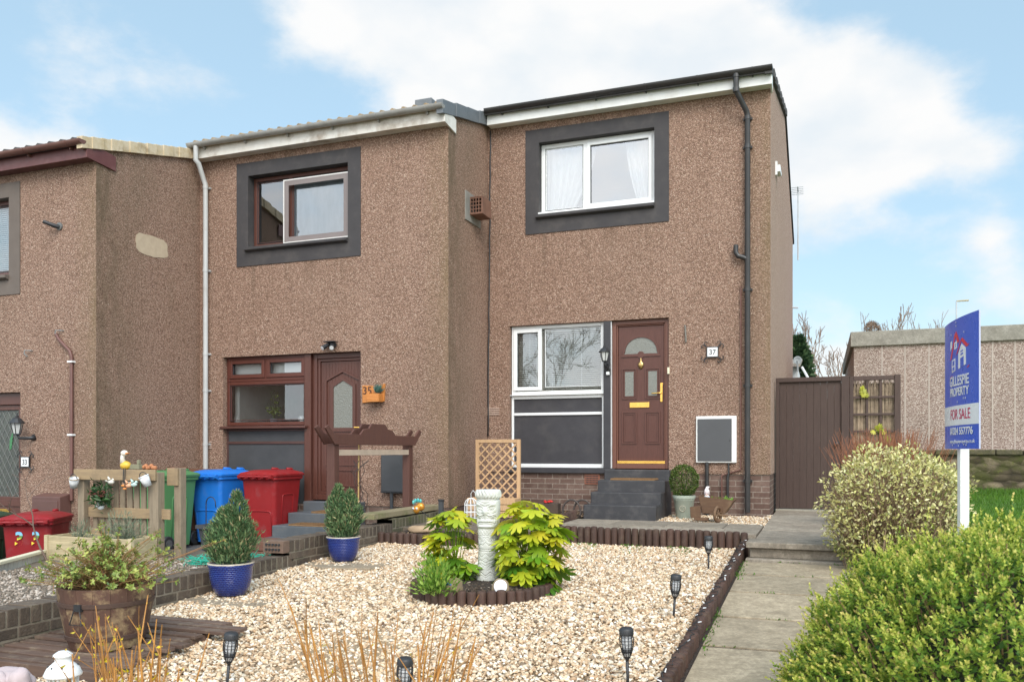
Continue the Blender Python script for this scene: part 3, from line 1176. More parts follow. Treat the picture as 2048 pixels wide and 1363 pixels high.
MB().box(X(POST[1]) - .010, X(POST[1]) - .002, Y37 + .02, Y37 + .15, Z(.604), Z(GND[3]) - .003).build('post_trim', WHITE, h37)


def arch_pts(cx, cz, r, n=14):
    return [(cx + r * math.cos(PI * k / n), cz + r * math.sin(PI * k / n)) for k in range(n + 1)]


def ringbar(mb, loop, w, y0, y1):
    """raised moulding: closed loop of (x,z), inset by scaling about its centre"""
    cx = sum(a for a, b in loop) / len(loop)
    cz = sum(b for a, b in loop) / len(loop)
    hx = max(a for a, b in loop) - cx
    hz = max(b for a, b in loop) - min(b for a, b in loop)
    inner = [(cx + (a - cx) * (1 - w / hx), cz + (b - cz) * (1 - 2 * w / hz)) for a, b in loop]
    n = len(loop)
    vs = [(a, y0, b) for a, b in loop] + [(a, y0, b) for a, b in inner] + [(a, y1, b) for a, b in loop] + [(a, y1, b) for a, b in inner]
    fs = []
    for i in range(n):
        j = (i + 1) % n
        fs += [(i, j, n + j, n + i), (2 * n + i, 3 * n + i, 3 * n + j, 2 * n + j), (i, 2 * n + i, 2 * n + j, j), (n + i, n + j, 3 * n + j, 3 * n + i)]
    mb.add(vs, fs)
    return inner


def rect_loop(x0, x1, z0, z1):
    return [(x0, z0), (x1, z0), (x1, z1), (x0, z1)]


def plate(mb, loop, y):
    mb.add([(a, y, b) for a, b in loop], [tuple(range(len(loop)))])


# door of 37
dx0, dx1 = X(POST[1]), X(GND[1]) - .003
dz0, dz1 = Z(ZSILL), Z(GND[3]) - .004
m = MB()
frame_ring(m, dx0, dx1, dz0, dz1, .06, yg_ - .01, yg_ + .07, .075)
frame_ring(m, dx0 + .061, dx1 - .061, dz0 + .076, dz1 - .061, .018, yg_ + .006, yg_ + .07)
dfr = m.build('door_frame', ROSEW_L, h37, bevel=.006)
lx0, lx1, lz0, lz1 = dx0 + .081, dx1 - .081, dz0 + .097, dz1 - .081
dr = MB().box(lx0, lx1, yg_ + .026, yg_ + .07, lz0, lz1).build('door', ROSEW, h37, bevel=.006)
yd = yg_ + .026
cx = (lx0 + lx1) / 2
H = lz1 - lz0
W = lx1 - lx0
zf = lambda v: lz1 - (v - 662) / (913 - 662) * H      # photograph row -> height on the leaf
mo = MB()
zfan = zf(716)
loop = [(cx - .43 * W, zfan - .02)] + list(reversed(arch_pts(cx, zfan + .02, .40 * W)))[0:] + [(cx + .43 * W, zfan - .02)]
inn = ringbar(mo, list(reversed(loop)), .035, yd - .014, yd + .004)
rects = [(cx - .42 * W, cx - .09 * W, zf(797), zf(740)), (cx + .09 * W, cx + .42 * W, zf(797), zf(740)),
         (cx - .42 * W, cx - .09 * W, zf(880), zf(820)), (cx + .09 * W, cx + .42 * W, zf(880), zf(820))]
inners = []
for q in rects:
    i1 = ringbar(mo, rect_loop(*q), .018, yd - .012, yd + .004)
    inners.append(ringbar(mo, rect_loop(q[0] + .03, q[1] - .03, q[2] + .03, q[3] - .03), .014, yd - .008, yd + .004))
mo.lathe([(.001, -.012), (.05, -.012), (.045, .004), (.001, .004)], 20)
nn = len(mo.v) - 80
mo.v[nn:] = [(cx + a, yd + c_, zfan + .005 + b) for a, b, c_ in mo.v[nn:]]
mo.build('moulding', ROSEW, dr, auto=30)
pn = MB()
plate(pn, [(cx + (a - cx) * .98, b) for a, b in inn], yd - .003)
pn.build('fanlight_pane', OBSC, dr, fix=False)
for q in rects[:2]:
    pn = MB()
    plate(pn, rect_loop(q[0] + .045, q[1] - .045, q[2] + .045, q[3] - .045), yd - .003)
    pn.build('pane', OBSC, dr, fix=False)
MB().box(cx - .16, cx + .12, yd - .014, yd + .001, zf(813), zf(803)).build('letterbox', GOLD, dr, bevel=.004)
MB().box(lx0 - .01, lx1 + .02, yg_ - .012, yg_ + .024, lz0 - .026, lz0 + .014).build('threshold_bar', GOLD, dr, bevel=.004)
hd = MB()
hx = lx1 - .035
hd.box(hx - .017, hx + .017, yd - .012, yd + .001, zf(803), zf(768))
hd.tube([(hx, yd - .01, zf(787)), (hx, yd - .05, zf(787)), (hx - .03, yd - .055, zf(787)), (hx - .13, yd - .052, zf(787.5))], .010, 8)
hd.build('handle', GOLD, dr, bevel=.003, auto=40)
kn = MB()
kz = zf(733)
kn.lathe([(.001, -.07), (.018, -.06), (.036, -.03), (.042, 0), (.034, .022), (.014, .035), (.009, .06), (.012, .068), (.004, .085), (.001, .09)], 14, (0, 0, 0), sx=1, sy=.45)
kn.v = [(cx + a, yd - .012 + b, kz + c_) for a, b, c_ in kn.v]
kn.build('knocker', BRASS, dr, smooth=True)
# air brick, expansion cable line
ab = MB()
c = onY(1184, 957, Y37)
ab.box(c.x - .11, c.x + .11, Y37 + .004, Y37 + .04, c.z - .075, c.z + .065)
o = ab.build('air_brick', plain("terracotta_vent", (.33, .12, .07), (.26, .10, .06), 12, .8), h37)
gr = MB()
for i in range(9):
    for j in range(4):
        gr.box(c.x - .095 + i * .0215, c.x - .081 + i * .0215, Y37 + .0, Y37 + .006, c.z - .06 + j * .03, c.z - .04 + j * .03)
gr.build('vent_hole', BLACKP, o)
ab = MB()
c = onY(986, 822, Y37)
for k in range(4):
    ab.box(c.x - .09, c.x + .10, Y37 - .014, Y37 + .004, c.z - .055 + k * .03, c.z - .038 + k * .03)
ab.build('wall_vent', plain("buff_vent", (.50, .37, .30), (.42, .30, .24), 10, .8), h37)
# black downpipe with offset
x = onY(1495, 600, Y37 - .06).x
zt = 5.80
pts = [(x - .13, Y37 - .245, 5.79), (x - .13, Y37 - .245, 5.62), (x - .12, Y37 - .23, 5.57), (x - .01, Y37 - .08, 5.36), (x, Y37 - .06, 5.30), (x, Y37 - .06, .03)]
dp = MB().tube(pts, .037, 14).build('downpipe', GUT_BLK, h37, auto=50)
for z in (5.79, 5.6):
    MB().tube([(x - .13, Y37 - .245, z - .03), (x - .13, Y37 - .245, z + .03)], .044, 14).build('pipe_collar', GUT_BLK, dp, auto=50)
for z in (5.28, 4.9, 3.0, 1.72, .45):
    cl = MB().tube([(x, Y37 - .06, z - .025), (x, Y37 - .06, z + .025)], .043, 14)
    cl.box(x - .06, x + .06, Y37 - .03, Y37 + .004, z - .015, z + .015)
    cl.build('pipe_clip', GUT_BLK, dp, auto=50)
bo = MB().tube([(x, Y37 - .06, 3.40), (x - .06, Y37 - .07, 3.43), (x - .12, Y37 - .07, 3.45), (x - .15, Y37 - .07, 3.50), (x - .15, Y37 - .07, 3.60)], .033, 12)
bo.build('overflow_branch', GUT_BLK, h37, auto=50)
# thin supply conduit left of the downpipe
xc = onY(1482, 600, Y37).x
m = MB().tube([(xc, Y37 - .02, 3.05), (xc, Y37 - .02, .60), (xc - .25, Y37 - .02, .52), (xc - .25, Y37 - .02, .2)], .011, 8)
m.build('conduit', GUT_BRN, h37, auto=50)

# ---- number 35
h35, X, Z = terraced_house('mid terrace roughcast house with tiled roof edge, grey gutter and dark brown windows and door', X35, Y35, DZ35, 4.13,
                           dict(side=HARL_SIDE, roof=TILE, tiles=.165, verge=LEAD, verge_len=1.66, verge_h=.17, fascia=FASCIA_OLD, gutter=GUT_GRY, band=BANDC, ret=.2))
yw = Y35 + .12
window_unit(h35, 'window', X(OPN[0]) + .004, X(OPN[1]) - .004, Z(OPN[2]) + .002, Z(OPN[3]) - .004, yw, ROSEW,
            [(X(-3.18), X(-2.63), Z(4.372), Z(OPN[3]) - .07, 0), (X(-2.56), X(-1.60), Z(4.372), Z(OPN[3]) - .07, 0)], .055, GLASS_B)
# sliding insect screen leaning in the window
m = MB()
frame_ring(m, X(-2.66), X(-1.56), Z(OPN[2]) + .01, Z(OPN[3]) - .11, .016, yw - .08, yw - .065)
sc = m.build('screen_frame', plain("screen_rail", (.72, .69, .66), (.62, .59, .56), 9, .5), h35)
m = MB()
frame_ring(m, X(-2.642), X(-1.578), Z(OPN[2]) + .028, Z(OPN[3]) - .128, .07, yw - .077, yw - .068)
m.build('screen_border', plain("mauve_grey_trim", (.19, .155, .148), (.215, .178, .168), 4, .5), sc)
yg_ = Y35 + .075
gx0, gx1 = X(GND[0]), X(GND[1])
ztop = Z(GND[3]) - .004
zlow = Z(ZTRANS) - .0
xm = (gx0 + X(POST[0])) / 2
window_unit(h35, 'window', gx0 + .01, X(POST[0]) - .004, Z(2.33), ztop, yg_, ROSEW_X,
            [(gx0 + .07, xm - .03, Z(2.39), ztop - .055, .055), (xm + .03, X(POST[0]) - .05, Z(2.39), ztop - .055, .055)], .05, GLASS_K)
window_unit(h35, 'window', gx0 + .01, X(POST[0]) - .004, zlow, Z(2.328), yg_ + .003, ROSEW_X,
            [(gx0 + .065, X(POST[0]) - .055, zlow + .07, Z(2.33) - .055, 0)], .05, GLASS_K)
m = MB()
m.prism([(yg_ - .10, zlow - .05), (yg_ - .10, zlow - .012), (yg_ + .06, zlow - .002), (yg_ + .06, zlow - .055)], gx0 - .05, X(POST[0]) + .03, 'x')
m.build('window_sill', plain("brown_sill", (.075, .030, .023), (.10, .04, .03), 6, .45), h35, bevel=.008)
MB().box(gx0 + .006, X(POST[0]) - .04, yg_ + .02, yg_ + .05, Z(.42), zlow - .056).build('infill_panel', CHAR2, h35)
m = MB()
m.box(gx0 + .004, X(POST[0]) - .03, yg_ + .005, yg_ + .022, Z(1.40), Z(1.44))
m.box(gx0 + .004, X(POST[0]) - .03, yg_ + .005, yg_ + .022, zlow - .085, zlow - .057)
m.box(gx0 + .0, gx0 + .03, yg_ + .004, yg_ + .021, Z(.42), zlow - .057)
m.build('panel_frame', plain("brown_rail", (.085, .042, .035), (.07, .034, .03), 6, .5), h35, bevel=.004)
MB().box(X(POST[0]) - .03, X(POST[0]) + .08, Y35 + .045, Y35 + .18, Z(.45), ztop).build('post', ROSEW, h35, bevel=.006)
dx0, dx1 = X(POST[1]) - .03, X(GND[1]) - .003
dz0, dz1 = Z(ZSILL), ztop
ydr = yg_ + .06
m = MB()
frame_ring(m, dx0, dx1 + .06, dz0, dz1, .07, ydr - .04, ydr + .05, .08)
frame_ring(m, dx0 + .071, dx1 - .011, dz0 + .081, dz1 - .071, .04, ydr - .02, ydr + .05)
dfr = m.build('door_frame', ROSEW, h35, bevel=.006)
lx0, lx1, lz0, lz1 = dx0 + .112, dx1 + .01, dz0 + .122, dz1 - .112
dr = MB().box(lx0, lx1, ydr, ydr + .04, lz0, lz1).build('door', ROSEW, h35, bevel=.006)
mo = MB()
gx = lambda f: lx0 + f * (lx1 - lx0)
zz = lambda f: lz0 + f * (lz1 - lz0)
for k in range(14):                            # grooves between the planks
    xx = lx0 + .03 + k * (lx1 - lx0 - .06) / 13
    mo.box(xx - .003, xx + .003, ydr - .003, ydr + .002, lz0 + .02, lz1 - .02)
hexa = lambda a, b, c_, d_, e: [(a, c_), (b, c_), (b, d_), ((a + b) / 2, e), (a, d_)]
ringbar(mo, hexa(gx(.10), gx(.90), zz(.42), zz(.86), zz(.93)), .030, ydr - .022, ydr + .002)
i2 = ringbar(mo, hexa(gx(.22), gx(.78), zz(.46), zz(.82), zz(.875)), .050, ydr - .016, ydr + .002)
ringbar(mo, rect_loop(gx(.10), gx(.97), zz(.20), zz(.36)), .02, ydr - .014, ydr + .002)
ringbar(mo, rect_loop(gx(.10), gx(.97), zz(.04), zz(.17)), .02, ydr - .014, ydr + .002)
mo.build('moulding', ROSEW, dr)
pn = MB()
plate(pn, i2, ydr - .005)
pn.build('pane', OBSC, dr, fix=False)
hd = MB().tube([(lx1 - .06, ydr - .02, zz(.49)), (lx1 - .06, ydr - .05, zz(.49)), (lx1 - .16, ydr - .055, zz(.49))], .010, 8)
hd.build('handle', GOLD, dr, auto=40)
ab = MB()
c = onY(416, 889, Y35)
for k in range(4):
    ab.box(c.x - .07, c.x + .07, Y35 - .014, Y35 + .004, c.z - .055 + k * .03, c.z - .038 + k * .03)
ab.build('wall_vent', plain("buff_vent_two", (.50, .37, .30), (.42, .30, .24), 10, .8), h35)
# grey downpipe at the left end of 35
a0 = onY(388, 290, Y35 - .26)
p1 = onY(411, 352, Y35 - .07)
p2 = onY(403, 945, Y35 - .07)
xd = p1.x
pts = [(a0.x + .03, Y35 - .25, Z(5.80)), (a0.x + .02, Y35 - .25, Z(5.60)), (a0.x + .05, Y35 - .22, Z(5.55)), (xd - .02, Y35 - .09, Z(5.36)), (xd, Y35 - .07, Z(5.28)), (xd, Y35 - .07, Z(.03))]
dp = MB().tube(pts, .037, 14).build('downpipe', PIPE_GRY, h35, auto=50)
for z in (5.24, 4.0, 2.75, 2.2, 1.4, .8):
    cl = MB().tube([(xd, Y35 - .07, Z(z) - .022), (xd, Y35 - .07, Z(z) + .022)], .0415, 14)
    cl.box(xd - .05, xd + .05, Y35 - .03, Y35 + .004, Z(z) - .012, Z(z) + .012)
    cl.build('pipe_clip', PIPE_GRY, dp, auto=50)
# leaded tiles end, vent stub on the roof
c = onY(852, 205, Y35 + 1.2)
MB().box(c.x - .14, c.x + .14, Y35 + 1.1, Y35 + 1.3, Z(6.0), c.z + .02).build('roof_vent', LEAD, h35, bevel=.01)
# patch of bare render on 33's side wall is part of that house below

# ---- number 33
h33, X, Z = terraced_house('roughcast terrace house with maroon fascia and brown gutter, cut off by the picture edge', X33, Y33, DZ33, 4.13,
                           dict(side=HARL_SIDE, roof=TILE_D, tiles=.20, verge=STONECAP, verge_len=2.16, verge_h=.14, fascia=MAROON, gutter=GUT_BRN, band=BANDBR, ret=.3))
yw = Y33 + .10
window_unit(h33, 'window', X(OPN[0]) + .004, X(OPN[1]) - .004, Z(OPN[2]) + .002, Z(OPN[3]) - .004, yw, ROSEW,
            [(X(-3.18), X(-2.63), Z(4.372), Z(OPN[3]) - .07, 0), (X(-2.56), X(-1.60), Z(4.372), Z(OPN[3]) - .07, 0)], .055, GLASS_K)
yg_ = Y33 + .075
gx0, gx1 = X(GND[0]), X(GND[1])
ztop = Z(GND[3]) - .004
window_unit(h33, 'window', gx0 + .01, X(POST[0]) - .004, Z(ZTRANS), ztop, yg_, ROSEW, [(gx0 + .065, X(POST[0]) - .055, Z(ZTRANS) + .07, ztop - .055, 0)], .05, GLASS_K)
MB().box(gx0, X(POST[1]) - .04, yg_, yg_ + .06, Z(.5), Z(ZTRANS) - .002).build('infill_panel', CHAR2, h33)
dx0, dx1 = X(POST[1]) - .03, X(GND[1]) - .003
dz0, dz1 = Z(ZSILL), ztop
m = MB()
frame_ring(m, dx0, dx1, dz0, dz1, .075, yg_ - .01, yg_ + .07, .09, .16)
m.build('door_frame', ROSEW, h33, bevel=.006)
lx0, lx1, lz0, lz1 = dx0 + .076, dx1 - .0755, dz0 + .091, dz1 - .161
m = MB()
m.box(lx0, lx1, yg_ + .02, yg_ + .06, lz0, Z(1.20))
frame_ring(m, lx0, lx1, Z(1.201), lz1, .07, yg_ + .02, yg_ + .06)
dr = m.build('door', ROSEW, h33, bevel=.006)
m = MB()
ringbar(m, rect_loop(lx0 + .06, lx1 - .06, lz0 + .06, Z(1.0)), .02, yg_ + .006, yg_ + .022)
m.box(lx0, lx1, yg_ + .004, yg_ + .022, Z(1.14), Z(1.22))
m.build('moulding', ROSEW, dr, bevel=.003)
pn = MB()
plate(pn, rect_loop(lx0 + .07, lx1 - .07, Z(1.27), lz1 - .07), yg_ + .045)
pn.build('pane', plain("dark_leaded_glass", (.05, .055, .05), (.09, .095, .08), 9, .25, spec=.3), dr, fix=False)
ld = MB()
ax0, ax1, az0, az1 = lx0 + .07, lx1 - .07, Z(1.27), lz1 - .07
sp = .105
import itertools
for s in (1, -1):
    for k in range(-12, 26):
        x_s = ax0 + k * sp
        pts = []
        for q in range(0, 61):
            z = az0 + (az1 - az0) * q / 60
            x = x_s + s * (z - az0) * .62
            if ax0 <= x <= ax1:
                pts.append((x, z))
        if len(pts) > 2:
            ld.bar((pts[0][0], yg_ + .042, pts[0][1]), (pts[-1][0], yg_ + .042, pts[-1][1]), .0045, .0045, (0, 1, 0))
ld.build('leading', plain("lead_came", (.24, .24, .23), (.2, .2, .19), 9, .5), dr)
rs = MB()
lc = onY(22, 882, yg_ + .04)
for k in range(5):
    a = math.radians(-60 + 30 * k)
    pts = [(lc.x + .12 * math.cos(a) * t - .02, lc.z + .13 * math.sin(a) * t + .05 * math.sin(PI * t) - .02) for t in (0, .3, .6, 1, .6, .3)]
    w = .02
    loop = [(lc.x - .03, lc.z - .12 + k * .03), (lc.x + .02 + .01 * k, lc.z - .10 + .05 * k), (lc.x + .0 + .01 * k, lc.z + .0 + .03 * k)]
    rs.add([(a_, yg_ + .036 - .001 * k, b_) for a_, b_ in loop], [(0, 1, 2)])
rs.build('leaded_motif', plain("green_glass", (.02, .20, .05), (.02, .14, .04), 9, .2, spec=.7), dr, fix=False)
MB().box(lx0 + .2, lx0 + .46, yg_ + .002, yg_ + .02, Z(1.035), Z(1.10)).build('letterbox', GOLD, dr, bevel=.003)
# brown pipe on the front of 33 with a bent head
a0 = onY(112, 668, Y33 - .03)
a1 = onY(143, 712, Y33 - .03)
a2 = onY(138, 1000, Y33 - .03)
m = MB().tube([(a0.x, Y33 - .03, a0.z), (a0.x + .05, Y33 - .03, a0.z - .07), (a1.x - .03, Y33 - .03, a1.z + .07), (a1.x, Y33 - .03, a1.z), (a1.x, Y33 - .03, a2.z)], .022, 10)
pp = m.build('conduit', plain("brown_conduit", (.15, .065, .05), (.12, .05, .04), 5, .5), h33, auto=50)
for v in (723, 869):
    c = onY(142, v, Y33 - .03)
    MB().box(a1.x - .045, a1.x + .035, Y33 - .06, Y33 + .003, c.z - .012, c.z + .012).build('pipe_clip', WHITE, pp)
# patch of bare cement on the side wall
m = MB()
c = onX(304, 492, X33)
pr = random.Random(3)
loop = []
for k in range(22):
    a = 2 * PI * k / 22
    rx, rz = .30, .145
    ca, sa = math.cos(a), math.sin(a)
    q = (abs(ca) ** 4 + abs(sa) ** 4) ** -.25
    loop.append((c.y + rx * q * ca * pr.uniform(.93, 1.04), c.z + rz * q * sa * pr.uniform(.9, 1.05)))
m.prism(loop, X33 - .01, X33 + .006, 'x')
m.build('cement_patch', plain("buff_cement", (.52, .41, .29), (.44, .34, .24), 12, .9, .5, 70), h33)
# ------------------------------------------------------------------ boundary walls, edging and gravel
def solo(o, label, cat, group=None):
    return tag(o, label, cat, group)


def rrect(w, d, r, n=5, cx=0, cy=0, z=0.0):
    pts = []
    for sx, sy, a0 in ((1, 1, 0), (-1, 1, 90), (-1, -1, 180), (1, -1, 270)):
        for k in range(n + 1):
            a = math.radians(a0 + 90 * k / n)
            pts.append((cx + sx * (w / 2 - r) + r * math.cos(a), cy + sy * (d / 2 - r) + r * math.sin(a), z))
    return pts


def loft(mb, loops, cap=(True, True)):
    n = len(loops[0])
    vs = [p for L in loops for p in L]
    fs = []
    for i in range(len(loops) - 1):
        for k in range(n):
            k2 = (k + 1) % n
            fs.append((i * n + k, i * n + k2, (i + 1) * n + k2, (i + 1) * n + k))
    if cap[0]:
        fs.append(tuple(range(n - 1, -1, -1)))
    if cap[1]:
        fs.append(tuple(range((len(loops) - 1) * n, len(loops) * n)))
    return mb.add(vs, fs)


BRK = plain("old_garden_brick", (.115, .085, .06), (.075, .055, .042), 14, .9, .7, 60, isl=.28, dirt=(.23, .19, .13), dscale=9, damt=.6, bdist=.008)
MORT = plain("old_mortar", (.25, .21, .16), (.18, .15, .11), 12, .95, .6, 90, dirt=(.09, .10, .04), dscale=4, damt=.5)
MOSSB = plain("mossy_brick", (.10, .085, .05), (.085, .08, .045), 10, .95, .6, 60, isl=.22, dirt=(.10, .12, .025), dscale=5, damt=.85, bdist=.008)
rw = random.Random(12)
wall = thing('garden_wall', 'low stepped brown brick wall with a soldier course on top beside the gravel', 'wall', (-4.76, 6.5, zg(6.5)))


def brick_section(y0, y1, ztop, name, mat, bx=BRK):
    core = MB()
    zb = zg(y0) - .12
    core.box(-4.8605, -4.6590, y0, y1, zb, ztop - .008)
    c = core.build('mortar', MORT, wall)
    b = MB()
    y = y0
    while y < y1 - .02:
        w = min(.067 + rw.uniform(-.002, .003), y1 - y)
        j = rw.uniform(-.003, .003)
        b.box(-4.865 + j, -4.655 + j, y, y + w, ztop - .105, ztop + rw.uniform(-.006, .003))
        y += w + .014
    z = ztop - .118
    row = 0
    while z > zb:
        y = y0 - (0 if row % 2 == 0 else .11)
        while y < y1:
            a, e = max(y, y0), min(y + .215, y1)
            if e - a > .02:
                j = rw.uniform(-.003, .003)
                b.box(-4.865 + j, -4.655 + j, a, e, z - .061, z + rw.uniform(-.001, .001))
            y += .226
        z -= .075
        row += 1
    b.build(name, mat, wall, bevel=.004)


brick_section(1.5, 6.62, -.12, 'brick_courses', BRK)
brick_section(6.555, 8.55, .015, 'upper_brick_courses', BRK)
brick_section(8.552, 10.02, .06, 'mossy_brick_courses', MOSSB)
# perforated brick lying at the stepped end
m = MB()
m.box(-4.87, -4.65, 6.445, 6.548, -.095, .018)
pb = m.build('perforated_brick', plain("brown_engineering_brick", (.19, .12, .085), (.14, .09, .065), 20, .85, .5, 80), wall, bevel=.004)
m = MB()
for i in range(5):
    for j in range(2):
        m.tube([(-4.83 + i * .035, 6.43, -.06 + j * .045), (-4.83 + i * .035, 6.448, -.06 + j * .045)], .0105, 10)
m.build('hole_shade', BLACKP, pb)  # black discs on the face paint the shade inside the holes
o = MB().box(-4.90, -4.70, 8.2, 9.95, .075, .145).build('timber_beam', MOSSWOOD, None, bevel=.008)
solo(o, 'long mossy timber beam lying along the top of the brick garden wall', 'beam')


def log_run(name, pts, h, r, label, mat=LOG, jit=.006, spacing=None, zf=None, sink=.06):
    pts = [Vector(p) for p in pts]
    m = MB()
    sp = spacing or r * 2.02
    q = random.Random(hash(label) % 999 if False else len(label))
    d = 0.0
    for a, b in zip(pts[:-1], pts[1:]):
        L = (b - a).length
        while d < L:
            p = a.lerp(b, d / L)
            z = p.z
            hh = h + q.uniform(-jit, jit)
            rr = r * q.uniform(.94, 1.03)
            m.lathe([(rr, -sink), (rr, hh - rr * .35), (rr * .9, hh - rr * .12), (rr * .6, hh), (.002, hh + .003)], 12, (p.x + q.uniform(-.003, .003), p.y + q.uniform(-.003, .003), z))
            d += sp
        d -= L
    o = m.build(name, mat, None, auto=45)
    return solo(o, label, 'edging')


ye = 8.745
log_run('log_edging', [(x, ye, zg(ye)) for x in (-2.90, -.66)], .185, .037, 'dark log edging holding up the front of the terrace slabs')
log_run('log_edging', [(-2.92, 8.78, -.09), (-2.93, 10.2, -.02)], .13, .034, 'short run of log edging going back to the grey front steps')
log_run('log_edging', [(-4.62, 8.22, zg(8.2)), (-3.75, 8.24, zg(8.24)), (-3.1, 8.5, zg(8.5)), (-2.95, 8.7, zg(8.7))], .125, .040, 'curved log edging in front of the soil bed beside the brick wall')
yy = 8.66
run = [(-.725, y, zg(y) + .0) for y in (8.66, 6, 4, 2, 1)]
log_run('log_edging', run, .105, .040, 'long log edging between the gravel and the slab path')
CB = Vector((-2.535, 6.16, zg(6.16)))
RB = .545
ring = [(CB.x + RB * math.cos(a), CB.y + RB * math.sin(a), CB.z) for a in [2 * PI * k / 64 for k in range(65)]]
log_run('log_edging', ring, .100, .037, 'ring of short dark logs round the planted bed with the carved statue')
m = MB()
n = 40
vs, fs = [(CB.x, CB.y, CB.z + .085)], []
for rr, dz in ((.25, .080), (.42, .07), (.53, .055)):
    for k in range(n):
        a = 2 * PI * k / n
        vs.append((CB.x + rr * math.cos(a), CB.y + rr * math.sin(a), CB.z + dz + random.Random(k).uniform(-.01, .01)))
for k in range(n):
    fs.append((0, 1 + k, 1 + (k + 1) % n))
    for j in range(2):
        a, b = 1 + j * n, 1 + (j + 1) * n
        fs.append((a + k, b + k, b + (k + 1) % n, a + (k + 1) % n))
m.add(vs, fs)
tag(m.build('bed_soil', SOIL, None, smooth=True), kind='structure')
m = MB()
m.add([(-4.6, 8.26, -.10), (-3.7, 8.27, -.10), (-3.1, 8.53, -.09), (-2.95, 8.72, -.08), (-2.95, 10.25, -.02), (-2.95, 11.52, -.01), (-4.6, 11.52, 0.0)], [tuple(range(7))])
tag(m.build('side_bed_soil', SOIL, None, fix=False), kind='structure')

# ---- gravel: tens of thousands of real stones in one object
t_ = (1 + 5 ** .5) / 2
ICO = unit(np.array([(-1, t_, 0), (1, t_, 0), (-1, -t_, 0), (1, -t_, 0), (0, -1, t_), (0, 1, t_), (0, -1, -t_), (0, 1, -t_), (t_, 0, -1), (t_, 0, 1), (-t_, 0, -1), (-t_, 0, 1)], dtype=float))
ICOF = np.array([(0, 11, 5), (0, 5, 1), (0, 1, 7), (0, 7, 10), (0, 10, 11), (1, 5, 9), (5, 11, 4), (11, 10, 2), (10, 7, 6), (7, 1, 8), (3, 9, 4), (3, 4, 2), (3, 2, 6), (3, 6, 8), (3, 8, 9), (4, 9, 5), (2, 4, 11), (6, 2, 10), (8, 6, 7), (9, 8, 1)])


def stones(name, P, size, mat, seed=1, flat=.7):
    r = np.random.default_rng(seed)
    N = len(P)
    sc = size[:, None] * np.stack([r.uniform(.8, 1.35, N), r.uniform(.75, 1.1, N), r.uniform(flat * .75, flat * 1.1, N)], 1)
    j = 1 + r.uniform(-.22, .22, (N, 12, 1))
    L = ICO[None] * j * sc[:, None, :]
    a = r.uniform(0, 2 * np.pi, N)
    tl = r.normal(0, .35, (N, 2))
    ca, sa = np.cos(a)[:, None], np.sin(a)[:, None]
    x, y, z = L[..., 0], L[..., 1], L[..., 2]
    z2 = z + tl[:, :1] * x + tl[:, 1:] * y
    X_ = ca * x - sa * y
    Y_ = sa * x + ca * y
    V = np.stack([X_, Y_, z2], -1) + P[:, None, :]
    F = (ICOF[None] + (np.arange(N) * 12)[:, None, None]).reshape(-1, 3)
    return np_obj(name, V.reshape(-1, 3), [F], mat)


rg_ = np.random.default_rng(7)
# more, finer scatter near the camera; stones 12 to 30 mm
def scatter(n, x0, x1, y0, y1):
    return np.stack([rg_.uniform(x0, x1, n), rg_.uniform(y0, y1, n)], 1)
P2 = np.concatenate([scatter(30000, -4.64, -.76, 2.2, 4.6), scatter(30000, -4.64, -.76, 4.6, 6.7), scatter(28000, -4.64, -.76, 6.7, 8.72)])
yv = P2[:, 1]
keep = (np.hypot(P2[:, 0] - CB.x, P2[:, 1] - CB.y) > RB + .015)
lim = np.where(P2[:, 0] < -3.75, 8.20, np.where(P2[:, 0] < -2.95, 8.20 + (P2[:, 0] + 3.75) * .55, 8.71))
keep &= P2[:, 1] < lim
# the camera never sees the corner behind the frame edge
keep &= P2[:, 1] > 2.2 + .0 * P2[:, 0]
P2 = P2[keep]
und = .012 * np.sin(P2[:, 0] * 2.3 + P2[:, 1]) + .010 * np.sin(P2[:, 1] * 3.1 - P2[:, 0] * 1.3)
P3 = np.concatenate([P2, (-.17 + SLOPE * (P2[:, 1] - 8.45) + .006 + und * .6 + rg_.uniform(-.004, .010, len(P2)))[:, None]], 1)
sz = np.clip(rg_.lognormal(math.log(.0104), .32, len(P2)), .0055, .020)
tag(stones('gravel', P3, sz, GRAVEL), kind='stuff')
Pn = np.stack([rg_.uniform(-1.92, -.62, 5200), rg_.uniform(10.05, 11.5, 5200), rg_.uniform(-.045, -.02, 5200)], 1)
Pn2 = np.stack([rg_.uniform(-.66, -.60, 120), rg_.uniform(9.9, 11.6, 120), rg_.uniform(-.02, .005, 120)], 1)
tag(stones('door_gravel', np.concatenate([Pn, Pn2]), np.clip(rg_.lognormal(math.log(.0115), .3, 5320), .007, .02), GRAVEL, 3), kind='stuff')
n = 9000
Pg = np.stack([rg_.uniform(-6.6, -4.88, n), rg_.uniform(3.0, 6.4, n), np.full(n, ZB + .003)], 1)
tag(stones('grey_gravel', Pg, np.clip(rg_.lognormal(math.log(.009), .4, n), .004, .022), GRAVEL_GREY, 5), kind='stuff')
n = 1500
Pb = np.stack([rg_.uniform(-.5, .5, n) * 1.0, rg_.uniform(-.5, .5, n), np.zeros(n)], 1)
Pb = Pb[np.hypot(Pb[:, 0], Pb[:, 1]) < .49] + np.array([CB.x, CB.y, CB.z + .075])
tag(stones('soil_crumbs', Pb, np.clip(rg_.lognormal(math.log(.008), .5, len(Pb)), .003, .025), gravel_mat("soil_crumb", [(0, (.015, .01, .008)), (.6, (.04, .026, .018)), (.9, (.08, .06, .045)), (1, (.5, .42, .34))]), 6), kind='stuff')
n = 1800
Pb = np.stack([rg_.uniform(-4.55, -3.0, n), rg_.uniform(8.4, 11.4, n), np.full(n, -.09)], 1)
